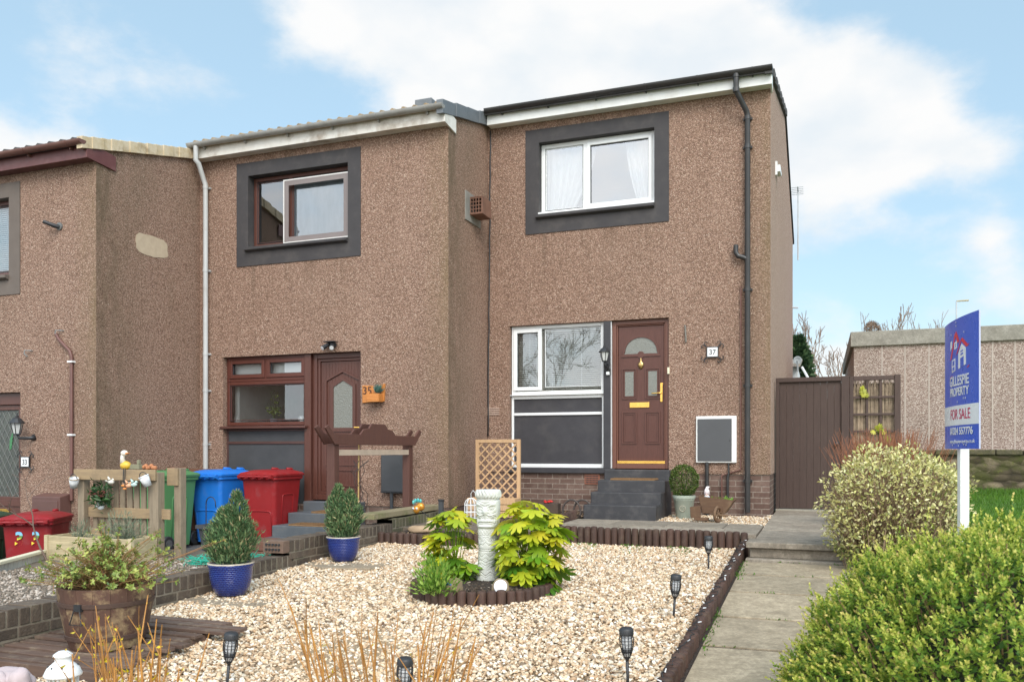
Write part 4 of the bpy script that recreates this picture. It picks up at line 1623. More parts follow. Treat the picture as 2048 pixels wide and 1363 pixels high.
Pb[:, 2] = -.10 + .03 * (Pb[:, 1] - 8.3)
tag(stones('bed_litter', Pb, np.clip(rg_.lognormal(math.log(.012), .5, n), .004, .035), gravel_mat("bed_litter", [(0, (.02, .014, .01)), (.6, (.06, .04, .026)), (.85, (.15, .09, .05)), (1, (.40, .28, .17))]), 8), kind='stuff')

# slabs set in the gravel under the blue pots
for u0, v0, w, d, lab in ((474, 1203, .50, .52, 'weathered flat stone slab set in the gravel under the nearer blue pot'), (700, 1131, .55, .55, 'weathered flat stone slab set in the gravel under the farther blue pot')):
    c = onG(u0, v0)
    q = random.Random(u0)
    loop = [(c.x + w * a * q.uniform(.9, 1.1), c.y + .06 + d * b * q.uniform(.9, 1.1)) for a, b in ((-.9, -.45), (-.2, -.62), (.6, -.5), (.75, .1), (.5, .55), (-.4, .5), (-.85, .3))]
    loop = [(max(x, -4.64), y) for x, y in loop]
    m = MB().prism(loop, c.z - .03, c.z + .022, 'z')
    solo(m.build('stepping_slab', STONESLAB, None, bevel=.008), lab, 'stone slab', 'stone slabs in the gravel')

# ------------------------------------------------------------------ steps and mats
def steps(label, xa, xb, yf, dz, mat, right=None):
    m = MB()
    fr = [(-1.22, .163), (-.87, .308), (-.52, .453), (-.17, .590)]
    for i, (y, z) in enumerate(fr):
        y1 = yf + .01
        m.box(xa + .004 * i, xb - .004 * i, yf + y, (yf + fr[i + 1][0] + .001) if i < 3 else y1, dz - .15, dz + z)
    return solo(m.build('front_steps', mat, None, bevel=.012), label, 'steps')


steps('four charcoal painted steps up to the brown door with brass fittings', -2.86, -1.925, Y37, 0, STEP)
steps('four slate grey steps up to the dark brown door behind the red bin', -6.87, -5.94, Y35, DZ35, STEP2)
COIR = plain("coir", (.36, .21, .10), (.24, .135, .06), 60, .98, 1.0, 220, bdist=.01)


def mat_(xa, xb, ya, yb, z, label, seed):
    r = np.random.default_rng(seed)
    m = MB().box(xa, xb, ya, yb, z, z + .012)
    t = thing('doormat', label, 'doormat', ((xa + xb) / 2, (ya + yb) / 2, z), 0, 'coir doormats on the steps')
    m.build('base', COIR, t, bevel=.003)
    n = 2600
    p = np.stack([r.uniform(xa, xb, n), r.uniform(ya, yb, n), np.full(n, z + .010)], 1)
    d = unit(np.stack([r.normal(0, .35, n), r.normal(0, .35, n) - .15, np.ones(n)], 1))
    V, F = sticks_np(p, p + d * .016, np.full(n, .0018), np.full(n, .001), 3)
    o = np_obj('pile', V - np.array(t.location), [F], COIR)
    o.parent = t
    return t


mat_(-2.68, -2.08, Y37 - .50, Y37 - .2, .455, 'narrow coir doormat on the charcoal steps', 1)
mat_(-6.50, -5.96, Y35 - .50, Y35 - .2, DZ35 + .455, 'coir mat on the upper slate grey step', 2)
mat_(-6.62, -5.96, Y35 - .85, Y35 - .54, DZ35 + .31, 'coir mat on the lower slate grey step', 3)

# ------------------------------------------------------------------ wall furniture
# meter boxes
c0, c1 = onY(1392, 832, Y37 - .04), onY(1473, 925, Y37 - .04)
t = thing('meter_box', 'charcoal door meter box with white frame on the end house', 'meter box', ((c0.x + c1.x) / 2, Y37, c1.z))
m = MB()
m.box(c0.x, c1.x, Y37 - .045, Y37 + .02, c1.z, c0.z)
m.build('box', WHITEP, t, bevel=.008)
m = MB()
m.prism([(c0.x + .022, c1.z + .022), (c1.x - .062, c1.z + .022), (c1.x - .062, c0.z - .038), (c0.x + .022, c0.z - .038)], Y37 - .056, Y37 - .046, 'y')
dm = m.build('door', plain("graphite_door", (.065, .065, .068), (.075, .075, .078), 3, .5), t, bevel=.003)
MB().lathe([(.008, -.004), (.008, .004)], 10, (c1.x - .085, Y37 - .058, c1.z + .30)).build('lock', BLACKM, dm)
pp = MB()
xp = onY(1414, 940, Y37 - .03).x
pp.tube([(xp, Y37 - .03, c1.z + .01), (xp, Y37 - .03, -.02)], .026, 10)
pp.build('pipe', GUT_BLK, t, auto=50)
xp = onY(1457, 940, Y37 - .03).x
MB().tube([(xp, Y37 - .03, c1.z + .01), (xp + .005, Y37 - .03, c1.z - .12), (xp - .01, Y37 - .03, c1.z - .2), (xp - .01, Y37 - .03, c1.z - .48)], [.012, .012, .018, .018], 8).build('pipe', GUT_BLK, t, auto=50)
c0, c1 = onY(762, 905, Y35 - .08), onY(816, 986, Y35 - .08)
t = thing('meter_box', 'plain slate grey meter box on two pipes between the arch posts', 'meter box', ((c0.x + c1.x) / 2, Y35, c1.z))
MB().box(c0.x, c1.x, Y35 - .085, Y35 + .02, c1.z, c0.z).build('box', CHAR2, t, bevel=.006)
dm = MB().box(c0.x + .018, c1.x - .022, Y35 - .098, Y35 - .086, c1.z + .02, c0.z - .02).build('door', CHAR2, t, bevel=.004)
MB().box(c1.x - .06, c1.x - .045, Y35 - .102, Y35 - .097, c1.z + .28, c1.z + .30).build('lock', BLACKM, dm)
for u in (783, 813):
    xp = onY(u, 1000, Y35 - .05).x
    MB().tube([(xp, Y35 - .05, c1.z + .01), (xp, Y35 - .05, DZ35 - .05)], .024 if u == 783 else .017, 10).build('pipe', CHAR2, t, auto=50)
c0, c1 = onY(66, 992, Y33 - .16), onY(122, 1050, Y33 - .16)
t = thing('meter_box', 'brown ground level meter box behind the numbered red bin', 'meter box', ((c0.x + c1.x) / 2, Y33, DZ33))
BRM = plain("brown_meter_plastic", (.13, .062, .05), (.11, .052, .042), 4, .5)
m = MB().prism([(Y33 - .18, DZ33), (Y33, DZ33), (Y33, c0.z + .04), (Y33 - .18, c0.z)], c0.x, c1.x, 'x')
m.build('box', BRM, t, bevel=.01)
MB().box(c0.x + .03, c1.x - .03, Y33 - .19, Y33 - .178, DZ33 + .1, c0.z - .05).build('door', BRM, t, bevel=.005)


# house number plates with wrought iron scrolls
def number_plate(s, u, v, Y, w, label):
    c = onY(u, v, Y)
    t = thing('number_plate', label, 'house number', (c.x, Y, c.z))
    MB().box(c.x - w / 2, c.x + w / 2, Y - .035, Y - .026, c.z - w * .45, c.z + w * .45).build('tile', WHITE, t, bevel=.002)
    b = MB()
    frame_ring(b, c.x - w / 2 - .012, c.x + w / 2 + .012, c.z - w * .45 - .012, c.z + w * .45 + .012, .012, Y - .034, Y - .02)
    b.box(c.x - .02, c.x + .02, Y - .02, Y + .004, c.z - .02, c.z + .02)
    b.build('frame', BLACKM, t)
    sc = MB()
    for sx in (-1, 1):
        for sz in (-1, 1):
            cx, cz = c.x + sx * (w / 2 + .01), c.z + sz * (w * .45 + .01)
            for q in (0, 1):
                pts = []
                for k in range(15):
                    f = k / 14
                    a = f * 4.4
                    rr = .045 * (1 - .72 * f)
                    px, pz = .048 - rr * math.cos(a), rr * math.sin(a)
                    if q:
                        px, pz = pz, px
                    pts.append((cx + sx * px, Y - .026, cz + sz * pz))
                sc.tube(pts, .0055, 6)
    sc.build('scrollwork', BLACKM, t)
    text_obj('number', s, w * .72, BLACKP, t, (c.x, Y - .0362, c.z - w * .25), UP_ROT, sx=.95, depth=.001, bold=.001)
    return t


number_plate('37', 1425.5, 704, Y37, .135, 'number plate 37 in faint iron scrolls beside the brass fitted door')
number_plate('33', 54, 923, Y33, .135, 'number plate 33 in bold black scrolls below the half lantern')
# wooden wall planter with the number 35
c = onY(746, 786, Y35 - .03)
t = thing('wall_planter', 'orange wooden wall planter with number 35 and a small blue-green plant', 'wall planter', (c.x, Y35, c.z))
OW = wood_mat("varnished_orange_wood", (.62, .25, .06), (.42, .14, .03), 'x', .4, .12, .2)
m = MB()
m.prism([(c.x - .17, c.z - .13), (c.x + .17, c.z - .115), (c.x + .18, c.z + .13), (c.x + .06, c.z + .10), (c.x - .17, c.z + .115)], Y35 - .03, Y35 + .004, 'y')
m.build('back_board', OW, t, bevel=.004)
m = MB()
m.box(c.x - .03, c.x + .155, Y35 - .15, Y35 - .03, c.z - .125, c.z - .105)
m.box(c.x - .03, c.x + .155, Y35 - .15, Y35 - .13, c.z - .104, c.z - .015)
m.box(c.x - .03, c.x - .01, Y35 - .129, Y35 - .031, c.z - .104, c.z + .003)
m.box(c.x + .135, c.x + .155, Y35 - .129, Y35 - .031, c.z - .104, c.z - .017)
m.build('trough', OW, t, bevel=.003)
o = text_obj('number', '35', .15, plain("burnt_number", (.10, .035, .015), (.08, .03, .012), 9, .6), t, (c.x - .165, Y35 - .033, c.z - .01), UP_ROT, sx=1.0, depth=.001, align='LEFT', bold=.002)
r = np.random.default_rng(2)
n = 160
p = np.stack([r.uniform(c.x + .085, c.x + .14, n), r.uniform(Y35 - .12, Y35 - .05, n), np.full(n, c.z + .0)], 1)
d = unit(np.stack([r.normal(0, .3, n), r.normal(0, .3, n), np.ones(n)], 1))
V, F, T = leaf_np(p, d, np.tile([[0, -1., .2]], (n, 1)), r.uniform(.06, .14, n), LEAF_V, LEAF_F, r.uniform(0, 1, n), np.full(n, .10))
BLUEGR = leaf_mat("blue_green_leaf", [(0, (.05, .12, .10)), (1, (.14, .26, .22))])
o = np_obj('wall_plant', V, [F], BLUEGR, attrs={'tint': T})
solo(o, 'spiky blue-green plant growing in the orange wall planter', 'plant')


# wall lanterns
def wall_lantern(u, v, Y, up, label, s=1.0, off=.16):
    c = onY(u, v, Y - off)
    t = thing('wall_lantern', label, 'wall lamp', (c.x, Y, c.z))
    y = Y - off
    g = MB()
    g.lathe([(.035 * s, -.09 * s), (.062 * s, .03 * s)], 6, (c.x, y, c.z), cap=False)
    g.build('glass_shade', plain("lantern_glass_" + str(u), (.60, .60, .57), (.5, .5, .48), 20, .15, spec=.8), t, fix=False)
    f = MB()
    for k in range(6):
        a = 2 * PI * k / 6
        f.tube([(c.x + .036 * s * math.cos(a), y + .036 * s * math.sin(a), c.z - .09 * s), (c.x + .064 * s * math.cos(a), y + .064 * s * math.sin(a), c.z + .03 * s)], .005 * s, 5)
    f.lathe([(.04 * s, -.105 * s), (.04 * s, -.09 * s)], 6, (c.x, y, c.z))
    f.lathe([(.082 * s, .028 * s), (.082 * s, .036 * s), (.045 * s, .085 * s), (.02 * s, .10 * s), (.02 * s, .115 * s), (.008 * s, .12 * s), (.006 * s, .15 * s)], 6 if up else 12, (c.x, y, c.z))
    f.build('cage', BLACKM, t)
    a = MB()
    if up:
        a.tube([(c.x, y, c.z - .10 * s), (c.x, y + .01, c.z - .15 * s), (c.x + .02, Y - .07, c.z - .19 * s), (c.x + .035, Y - .02, c.z - .15 * s)], [.012, .018, .022, .02], 8)
        a.lathe([(.035, -.12), (.035, .03)], 10, (c.x + .035, Y - .005, c.z - .15 * s), sx=.8, sy=.5)
        wb = MB().box(c.x + .005, c.x + .05, Y - .05, Y - .01, c.z - .285 * s, c.z - .24 * s)
        wb.build('sensor', WHITE, t, bevel=.006)
    else:
        a.tube([(c.x, y, c.z - .10 * s), (c.x + .02, y + .02, c.z - .14 * s), (c.x + .09, Y - .04, c.z - .14 * s), (c.x + .11, Y + .003, c.z - .13 * s)], [.014, .02, .024, .05], 10)
    a.build('bracket', BLACKM, t, smooth=True)
    return t


wall_lantern(1209, 708, Y37, True, 'black carriage lantern on the charcoal post beside the brass fitted door', 1.0, .12)
wall_lantern(34, 851, Y33, False, 'black half lantern on the wall beside the leaded glass door', 1.15, .17)
# twin spot security light over the door of 35
c = onY(661, 692, Y35 - .06)
t = thing('security_light', 'small black twin spot security light over the dark brown door', 'outdoor light', (c.x, Y35, c.z))
m = MB()
m.box(c.x - .05, c.x + .06, Y35 - .05, Y35 + .004, c.z - .005, c.z + .055)
m.box(c.x - .09, c.x + .10, Y35 - .12, Y35 - .02, c.z + .056, c.z + .068)
m.build('housing', BLACKP, t, bevel=.006)
for sx in (-1, 1):
    hd = MB().tube([(c.x + sx * .03, Y35 - .06, c.z + .03), (c.x + sx * .075, Y35 - .15, c.z - .035)], [.024, .036], 12).build('spot_head', BLACKP, t, auto=50)
    MB().tube([(c.x + sx * .0755, Y35 - .151, c.z - .0357), (c.x + sx * .077, Y35 - .154, c.z - .0378)], .030, 12).build('lens', WHITE, hd)
# old security bracket on 33
c = onY(120, 453, Y33)
t = thing('camera_bracket', 'short black tilted light fitting on the wall of the cut off house', 'bracket', (c.x, Y33, c.z))
MB().tube([(c.x + .0, Y33 + .003, c.z), (c.x, Y33 - .02, c.z)], .05, 16).build('mount', plain("grey_disc", (.13, .13, .13), (.18, .18, .17), 9, .5), t, auto=50)
MB().tube([(c.x, Y33 - .02, c.z - .01), (c.x - .03, Y33 - .08, c.z), (c.x - .13, Y33 - .14, c.z + .045)], [.03, .028, .024], 12).build('barrel', BLACKP, t, auto=50)
for (u, v, lab) in ((55, 704, 'curled grey metal cable hook on the cut off house'), (117, 664, 'grey metal cable hook above the bent brown pipe')):
    c = onY(u, v, Y33 - .03)
    m = MB().tube([(c.x + .06, Y33 + .003, c.z + .02), (c.x + .05, Y33 - .03, c.z + .02), (c.x - .04, Y33 - .04, c.z + .025), (c.x - .05, Y33 - .04, c.z - .02), (c.x + .0, Y33 - .03, c.z - .06)], .008, 6)
    solo(m.build('cable_hook', plain("grey_steel_" + str(u), (.20, .20, .20), (.26, .26, .25), 9, .5), None, smooth=True), lab, 'hook', 'cable hooks')
# rusty flue terminal on 35's side wall
c = onX(958, 416, X35 + .09)
t = thing('flue_guard', 'rusty brown flue terminal cage on a grey plate', 'flue terminal', (X35, c.y, c.z))
MB().box(X35 - .003, X35 + .018, c.y - .30, c.y + .24, c.z - .23, c.z + .18).build('back_plate', plain("grey_plate", (.20, .19, .17), (.26, .24, .21), 9, .7, .2, 40, dirt=(.12, .08, .05)), t, bevel=.003)
RUST = plain("rusty_metal", (.16, .075, .05), (.22, .11, .07), 9, .7, .3, 40, dirt=(.08, .035, .02), damt=.7)
m = MB()
for k in range(5):
    zz_ = c.z - .11 + k * .052
    m.box(X35 + .02, X35 + .20, c.y - .16, c.y - .150, zz_ - .006, zz_ + .006)
for k in range(5):
    xx = X35 + .022 + k * .042
    m.box(xx, xx + .010, c.y - .163, c.y - .147, c.z - .12, c.z + .11)
m.build('grille', RUST, t)
m = MB()
m.box(X35 + .201, X35 + .212, c.y - .17, c.y + .17, c.z - .13, c.z + .12)
m.box(X35 + .019, X35 + .20, c.y - .165, c.y + .165, c.z - .131, c.z - .118)
m.box(X35 + .019, X35 + .20, c.y - .165, c.y + .165, c.z + .108, c.z + .119)
m.box(X35 + .019, X35 + .20, c.y + .150, c.y + .165, c.z - .117, c.z + .107)
m.build('shell', RUST, t, bevel=.004)
# cable down the joint of the two houses
pr = random.Random(8)
pts = [onY(981 - .25 * k, 262 + 30.5 * k, Y37 - .014) + Vector((pr.uniform(-.006, .006), 0, 0)) for k in range(21)]
m = MB().tube(pts, .011, 6)
solo(m.build('cable', BLACKP, None, smooth=True), 'thin black cable running down beside the inner corner of the two houses', 'cable')
# bell push and old hook by the door of 37
c = onY(1335, 741, Y37)
solo(MB().box(c.x - .0, c.x + .03, Y37 - .02, Y37 + .004, c.z - .045, c.z + .045).build('bell_push', CREAM, None, bevel=.004), 'cream bell push at the edge of the brass fitted door', 'doorbell')
c = onY(1371, 668, Y37)
solo(MB().tube([(c.x - .01, Y37 + .003, c.z + .12), (c.x, Y37 - .02, c.z + .10), (c.x + .01, Y37 - .02, c.z - .11)], .012, 6).build('wall_spike', plain("grey_iron", (.15, .14, .12), (.2, .18, .15), 9, .7), None), 'bent grey metal strip on the wall above the house number 37', 'hook')
# gable fittings
c = onX(1557, 340, XG + .04)
t = thing('gable_camera', 'small white box fitting high on the end gable', 'outdoor light', (XG, c.y, c.z))
MB().box(XG - .003, XG + .03, c.y - .14, c.y - .09, c.z - .11, c.z + .09).build('mount', WHITE, t, bevel=.004)
MB().prism([(c.y - .09, c.z - .05), (c.y + .35, c.z + .01), (c.y + .35, c.z + .06), (c.y - .09, c.z + .05)], XG + .01, XG + .07, 'x').build('housing', WHITE, t, bevel=.006)
ya_ = Y37 + 9.1
t = thing('tv_aerial', 'thin television aerial standing at the rear of the end gable', 'aerial', (XG + .06, ya_, 3.7))
x_ = onY(1596, 450, ya_).x
m = MB()
m.tube([(x_, ya_, onY(1596, 520, ya_).z), (x_, ya_, onY(1596, 375, ya_).z)], .016, 6)
m.tube([(XG - .02, ya_ - .1, 4.2), (x_, ya_, 4.2)], .02, 6)
m.build('mast', plain("pale_steel", (.5, .5, .5), (.42, .42, .42), 9, .4), t)
m = MB()
zt_ = onY(1596, 382, ya_).z
for k in range(5):
    m.tube([(x_ - .16, ya_ - .3 + k * .14, zt_), (x_ + .12, ya_ - .3 + k * .14, zt_)], .009, 5)
m.tube([(x_, ya_ - .35, zt_), (x_, ya_ + .3, zt_)], .012, 5)
m.build('antenna', plain("pale_steel_b", (.5, .5, .5), (.42, .42, .42), 9, .4), t)

# ------------------------------------------------------------------ behind the windows
def drape(name, x0t, x1t, x0b, x1b, zt, zb, y, label, folds):
    vs, fs = [], []
    nx, nz = 40, 10
    for j in range(nz + 1):
        f = j / nz
        e = f ** 1.6
        for i in range(nx + 1):
            s = i / nx
            x = (x0t + (x1t - x0t) * s) * (1 - e) + (x0b + (x1b - x0b) * s) * e
            vs.append((x, y + .025 * math.sin(s * folds * 2 * PI) * (.5 + f), zt + (zb - zt) * f))
    for j in range(nz):
        for i in range(nx):
            a = j * (nx + 1) + i
            fs.append((a, a + 1, a + nx + 2, a + nx + 1))
    o = MB().add(vs, fs).build(name, CURTAIN, None, smooth=True, fix=False)
    return solo(o, label, 'curtain', 'white bedroom curtains')


X = lambda r: XG + r
drape('curtain', X(-3.20), X(-2.45), X(-3.20), X(-2.86), 5.32, 4.28, Y37 + .30, 'white net curtain swept to the side behind the narrow upper window light', 7)
drape('curtain', X(-2.02), X(-1.57), X(-1.80), X(-1.57), 5.32, 4.28, Y37 + .30, 'white net curtain hanging at the right of the wide upper window light', 5)
m = MB()
m.add([(X35 - 2.60, Y35 + .156, DZ35 + 4.31), (X35 - 1.56, Y35 + .156, DZ35 + 4.31), (X35 - 1.56, Y35 + .156, DZ35 + 5.33), (X35 - 2.60, Y35 + .156, DZ35 + 5.33)], [(0, 1, 2, 3)])
solo(m.build('net_screen', plain("silver_net", (.40, .42, .44), (.30, .32, .335), 7, .7, .3, 30, stretch=(1.6, 1, .5)), None, fix=False), 'pale silvery net hanging behind the sliding screen of the upper window', 'curtain')
# venetian blind in the lower window of 37
t = thing('venetian_blind', 'cream slatted blind in the lower window beside the brass fitted door', 'blind', (X(-3.0), Y37 + .19, 2.6))
b0, b1 = X(GND[0]) + .06, X(POST[0]) - .05
m = MB()
k = 0
z = 2.60
while z > 1.74:
    m.add([(b0, Y37 + .178, z - .008), (b1, Y37 + .178, z - .008), (b1, Y37 + .194, z + .008), (b0, Y37 + .194, z + .008)], [(0, 1, 2, 3)])
    z -= .0295
m.build('slats', BLIND, t, fix=False)
m = MB()
for xx in (b0 + .2, b0 + .55, b0 + 1.0):
    m.box(xx - .003, xx + .003, Y37 + .174, Y37 + .177, 1.74, 2.62)
m.box(b0, b1, Y37 + .175, Y37 + .21, 2.605, 2.635)
m.build('cords', WHITE, t)
solo(MB().box(X(GND[0]) + .33, X(GND[0]) + .45, Y37 + .26, Y37 + .30, 1.7, 2.62).build('window_pillar', WHITEP, None, bevel=.004), 'pale upright strip standing behind the cream blind', 'post')
# blind behind the upper window of 33
t = thing('window_blind', 'white slatted blind in the upper window at the picture edge', 'blind', (X33 - 2.4, Y33 + .2, DZ33 + 5.2))
m = MB()
z = DZ33 + 5.33
while z > DZ33 + 4.3:
    m.add([(X33 - 3.2, Y33 + .17, z - .013), (X33 - 1.56, Y33 + .17, z - .013), (X33 - 1.56, Y33 + .19, z + .016), (X33 - 3.2, Y33 + .19, z + .016)], [(0, 1, 2, 3)])
    z -= .028
m.build('slats', WHITE, t, fix=False)
# kitchen things on the sill of 35
zs = DZ35 + ZTRANS + .05
sb = MB().box(X35 + GND[0] + .05, X35 + POST[0] - .02, Y35 + .15, Y35 + .42, zs - .03, zs).build('interior_sill', WHITEP, h35)
MB().box(X35 + GND[0] + .02, X35 + GND[0] + .1, Y35 + .25, Y35 + 2.2, zs - .3, DZ35 + 2.6).build('kitchen_wall', WHITEP, h35)
MB().box(X35 + GND[0] + .11, X35 + POST[0] - .5, Y35 + 1.9, Y35 + 2.2, DZ35 + 1.98, DZ35 + 2.6).build('kitchen_cupboard', WHITEP, h35)
solo(MB().box(X35 + GND[0] + .06, X35 + POST[0] - .03, Y35 + .19, Y35 + .195, DZ35 + 2.40, DZ35 + 2.70).build('roller_blind', WHITE, None), 'white roller blind behind the two small top lights of the kitchen window', 'blind')
c = onY(475, 833, Y35 + .28)
solo(MB().lathe([(.035, 0), (.05, .01), (.052, .06), (.04, .085), (.045, .09), (.03, .105), (.008, .11), (.010, .125), (.002, .13)], 16, (c.x, Y35 + .28, zs)).build('lidded_jar', WHITE, None, smooth=True), 'white lidded pot on the kitchen window sill', 'jar')
c = onY(604, 833, Y35 + .25)
t = thing('mug', 'white mug at the right end of the kitchen window sill', 'mug', (c.x, Y35 + .25, zs))
MB().lathe([(.028, 0), (.040, .02), (.042, .085), (.038, .085), (.034, .01)], 16, (c.x, Y35 + .25, zs)).build('cup', WHITE, t, smooth=True)
MB().tube([(c.x - .036 - .03 * math.sin(a), Y35 + .25, zs + .045 + .028 * math.cos(a)) for a in [PI * k / 8 for k in range(9)]], .006, 6).build('handle', WHITE, t, smooth=True)
c = onY(548, 838, Y35 + .27)
solo(MB().lathe([(.05, 0), (.065, .055), (.06, .055), (.05, .045), (.001, .045)], 16, (c.x, Y35 + .27, zs)).build('flower_pot', plain("blue_grey_pot", (.16, .19, .23), (.2, .23, .27), 5, .5), None, auto=40), 'small blue-grey pot on the kitchen window sill', 'pot')
r = np.random.default_rng(11)
n = 150
base = np.array([c.x, Y35 + .27, zs + .05])
hgt = r.uniform(.05, .42, n) ** 1.0
hgt = np.where(r.random(n) < .7, r.uniform(.06, .17, n), hgt)
p = base + np.stack([r.normal(0, .055, n), r.normal(0, .04, n), hgt], 1)
al = unit(np.stack([r.normal(0, 1, n), r.normal(0, 1, n), r.uniform(-.2, .8, n)], 1))
Vl, Fl, Tl = leaf_np(p, al, r.normal(0, 1, (n, 3)) + np.array([0, -1, 1.]), r.uniform(.03, .055, n), LEAF_V, LEAF_F, r.uniform(0, 1, n), np.full(n, .6))
p0 = np.repeat(base[None], 9, 0)
p1 = base + np.stack([r.normal(0, .07, 9), r.normal(0, .03, 9), r.uniform(.12, .45, 9)], 1)
Vs, Fs = sticks_np(p0, p1, np.full(9, .003), np.full(9, .002))
V, F, T = merge_np([(Vl, Fl, Tl), (Vs, Fs, None)])
solo(np_obj('house_plant', V, F, leaf_mat("orchid_leaf", [(0, (.12, .20, .03)), (1, (.38, .46, .10))]), attrs={'tint': T}), 'leggy green plant in the pot on the kitchen window sill', 'plant')
# ------------------------------------------------------------------ wheelie bins
def wheelie_bin(label, loc, rz, col, col2, group='wheelie bins by the terrace', s=1.0):
    t = thing('wheelie_bin', label, 'bin', (0, 0, 0), 0, group)
    P = plain("bin_plastic_" + str(len(bpy.data.materials)), col, col2, 3, .46, .08, 40, spec=.4, dirt=tuple(x * .55 + .09 for x in col), dscale=6, damt=.4, stretch=(1, 1, .5))
    m = MB()
    loft(m, [rrect(.44 + .0, .50, .05, z=.05), rrect(.45, .51, .05, z=.10), rrect(.50, .60, .05, z=.62), rrect(.525, .64, .05, z=.86), rrect(.53, .65, .05, z=.90),
             rrect(.575, .70, .05, z=.915), rrect(.575, .70, .05, z=.955)], cap=(True, False))
    b = m.build('body', P, t, auto=35)
    # moulded panels: raised ribs shaped like an upside down U on the sides and front
    rb = MB()
    for (ax, w, zt_) in (('x', .13, .66), ('y', .18, .44), ('-x', .13, .66), ('-y', .18, .44)):
        pts = []
        for k in range(9):
            a = PI - PI * k / 8
            pts.append((w * math.copysign(abs(math.cos(a)) ** .5, math.cos(a)), zt_ + .05 * math.sin(a) ** .5))
        pts = [(-w, .09)] + pts + [(w, .09)]
        out = []
        for p, z in pts:
            hx = (.222 + (.262 - .222) * (z - .05) / .85) + .002
            hy = (.25 + (.325 - .25) * (z - .05) / .85) + .002
            out.append({'x': (hx, p, z), '-x': (-hx, p, z), 'y': (p, hy, z), '-y': (p, -hy, z)}[ax])
        rb.tube(out, .009, 6)
    rb.build('rib', P, b, smooth=True)
    l = MB()
    loft(l, [rrect(.60, .73, .05, z=.958), rrect(.605, .735, .05, z=.985), rrect(.57, .69, .06, z=1.005), rrect(.40, .50, .09, cy=.02, z=1.035), rrect(.34, .42, .09, cy=.02, z=1.04)])
    l.prism([(-.2, .966), (.2, .966), (.2, .99), (-.2, .99)], .36, .43, 'y')
    ld = l.build('lid', P, t, auto=40)
    k_ = MB()
    for sx in (-1, 1):
        k_.tube([(sx * .10, .37, 1.0), (sx * .12, .30, 1.045), (sx * .12, .18, 1.05)], .018, 8)
    k_.build('lid_grip', P, ld, smooth=True)
    h = MB()
    h.tube([(-.25, -.405, .955), (.25, -.405, .955)], .016, 8)
    for k in range(5):
        x = -.24 + .12 * k
        h.prism([(-.34, .90), (-.415, .935), (-.42, .972), (-.34, .985)], x - .022, x + .022, 'x')
    h.build('handle', P, t, auto=40)
    MB().tube([(-.26, -.235, .10), (.26, -.235, .10)], .012, 8).build('axle', BLACKM, t)
    for sx in (-1, 1):
        w = MB().tube([(sx * .235, -.235, .10), (sx * .285, -.235, .10)], .10, 24).build('wheel', BLACKP, t, bevel=.01, auto=40)
        MB().tube([(sx * .286, -.235, .10), (sx * .292, -.235, .10)], .055, 12).build('hub', plain("bin_hub_" + str(len(bpy.data.materials)), (.06, .06, .06), (.1, .1, .1), 20, .6), w, auto=40)
    t.location = loc
    t.rotation_euler = (0, 0, rz)
    return t


wheelie_bin('bright red wheelie bin with a domed lid beside the slate grey steps', (-7.12, 9.62, DZ35), .04, (.29, .016, .018), (.25, .013, .015))
wheelie_bin('bright blue wheelie bin between the red bin and the green bin', (-7.86, 9.48, DZ35), -.03, (.015, .17, .60), (.013, .15, .54))
wheelie_bin('mid green wheelie bin behind the pallet screen', (-8.16, 8.72, DZ35), .02, (.085, .23, .085), (.075, .20, .075))
wheelie_bin('brown wheelie bin tucked between the green and blue bins', (-8.46, 9.55, DZ35), PI / 2, (.15, .062, .032), (.13, .052, .028))
rb33 = wheelie_bin('dark red wheelie bin with painted stickers reading 33', (-8.86, 7.40, DZ33 + .12), .52, (.27, .014, .018), (.23, .012, .015))
wheelie_bin('dark green wheelie bin cut off by the picture edge', (-9.62, 7.18, DZ33 + .12), .50, (.022, .062, .032), (.02, .052, .028))
# the stickers on the bin: two 3s, sky blue at the top, yellow flowers at the bottom
STK = NT("meadow_sticker")
_z = STK.xyz()[2]
_n = STK.noise(60, 4)
STKM = STK.fin(STK.ramp(STK.math('ADD', _z, STK.math('MULTIPLY', STK.math('SUBTRACT', _n, .5), .12)), [(0, (.75, .52, .02)), (.07, (.80, .62, .05)), (.085, (.06, .13, .02)), (.11, (.10, .25, .03)), (.12, (.25, .55, .75)), (.18, (.10, .42, .75))]), .5)
for k, xx in enumerate((-.125, .055)):
    st = text_obj('sticker', '3', .22, STKM, None, (0, 0, 0), UP_ROT, sx=.85, depth=.001, align='LEFT', bold=.008)
    st.parent = rb33
    st.location = (xx, -.335, .68)
    st.rotation_euler = (math.radians(-6), 0, 0)

# ------------------------------------------------------------------ half barrel on its slatted deck
m = MB()
dz = zg(4.0)
for k in range(11):
    y = 3.44 + k * .103
    q = rw.uniform(-.006, .006)
    x1 = -3.62 + .06 * math.sin(k * 1.7) + (.12 if k in (8, 9) else 0)
    m.box(-4.64, x1, y, y + .074, zg(y) + .055 + q, zg(y) + .078 + q)
t = thing('slatted_deck', 'dark brown slatted pallet deck lying on the gravel under the half barrel', 'pallet', (-4.1, 4.0, dz))
m.build('slats', DKDECK, t, bevel=.004)
m = MB()
for x in (-4.55, -4.1, -3.72):
    m.add([(x - .04, 3.46, zg(3.46) - .02), (x + .04, 3.46, zg(3.46) - .02), (x + .04, 4.55, zg(4.55) - .02), (x - .04, 4.55, zg(4.55) - .02),
           (x - .04, 3.46, zg(3.46) + .05), (x + .04, 3.46, zg(3.46) + .05), (x + .04, 4.55, zg(4.55) + .05), (x - .04, 4.55, zg(4.55) + .05)],
          [(0, 3, 2, 1), (4, 5, 6, 7), (0, 1, 5, 4), (1, 2, 6, 5), (2, 3, 7, 6), (3, 0, 4, 7)])
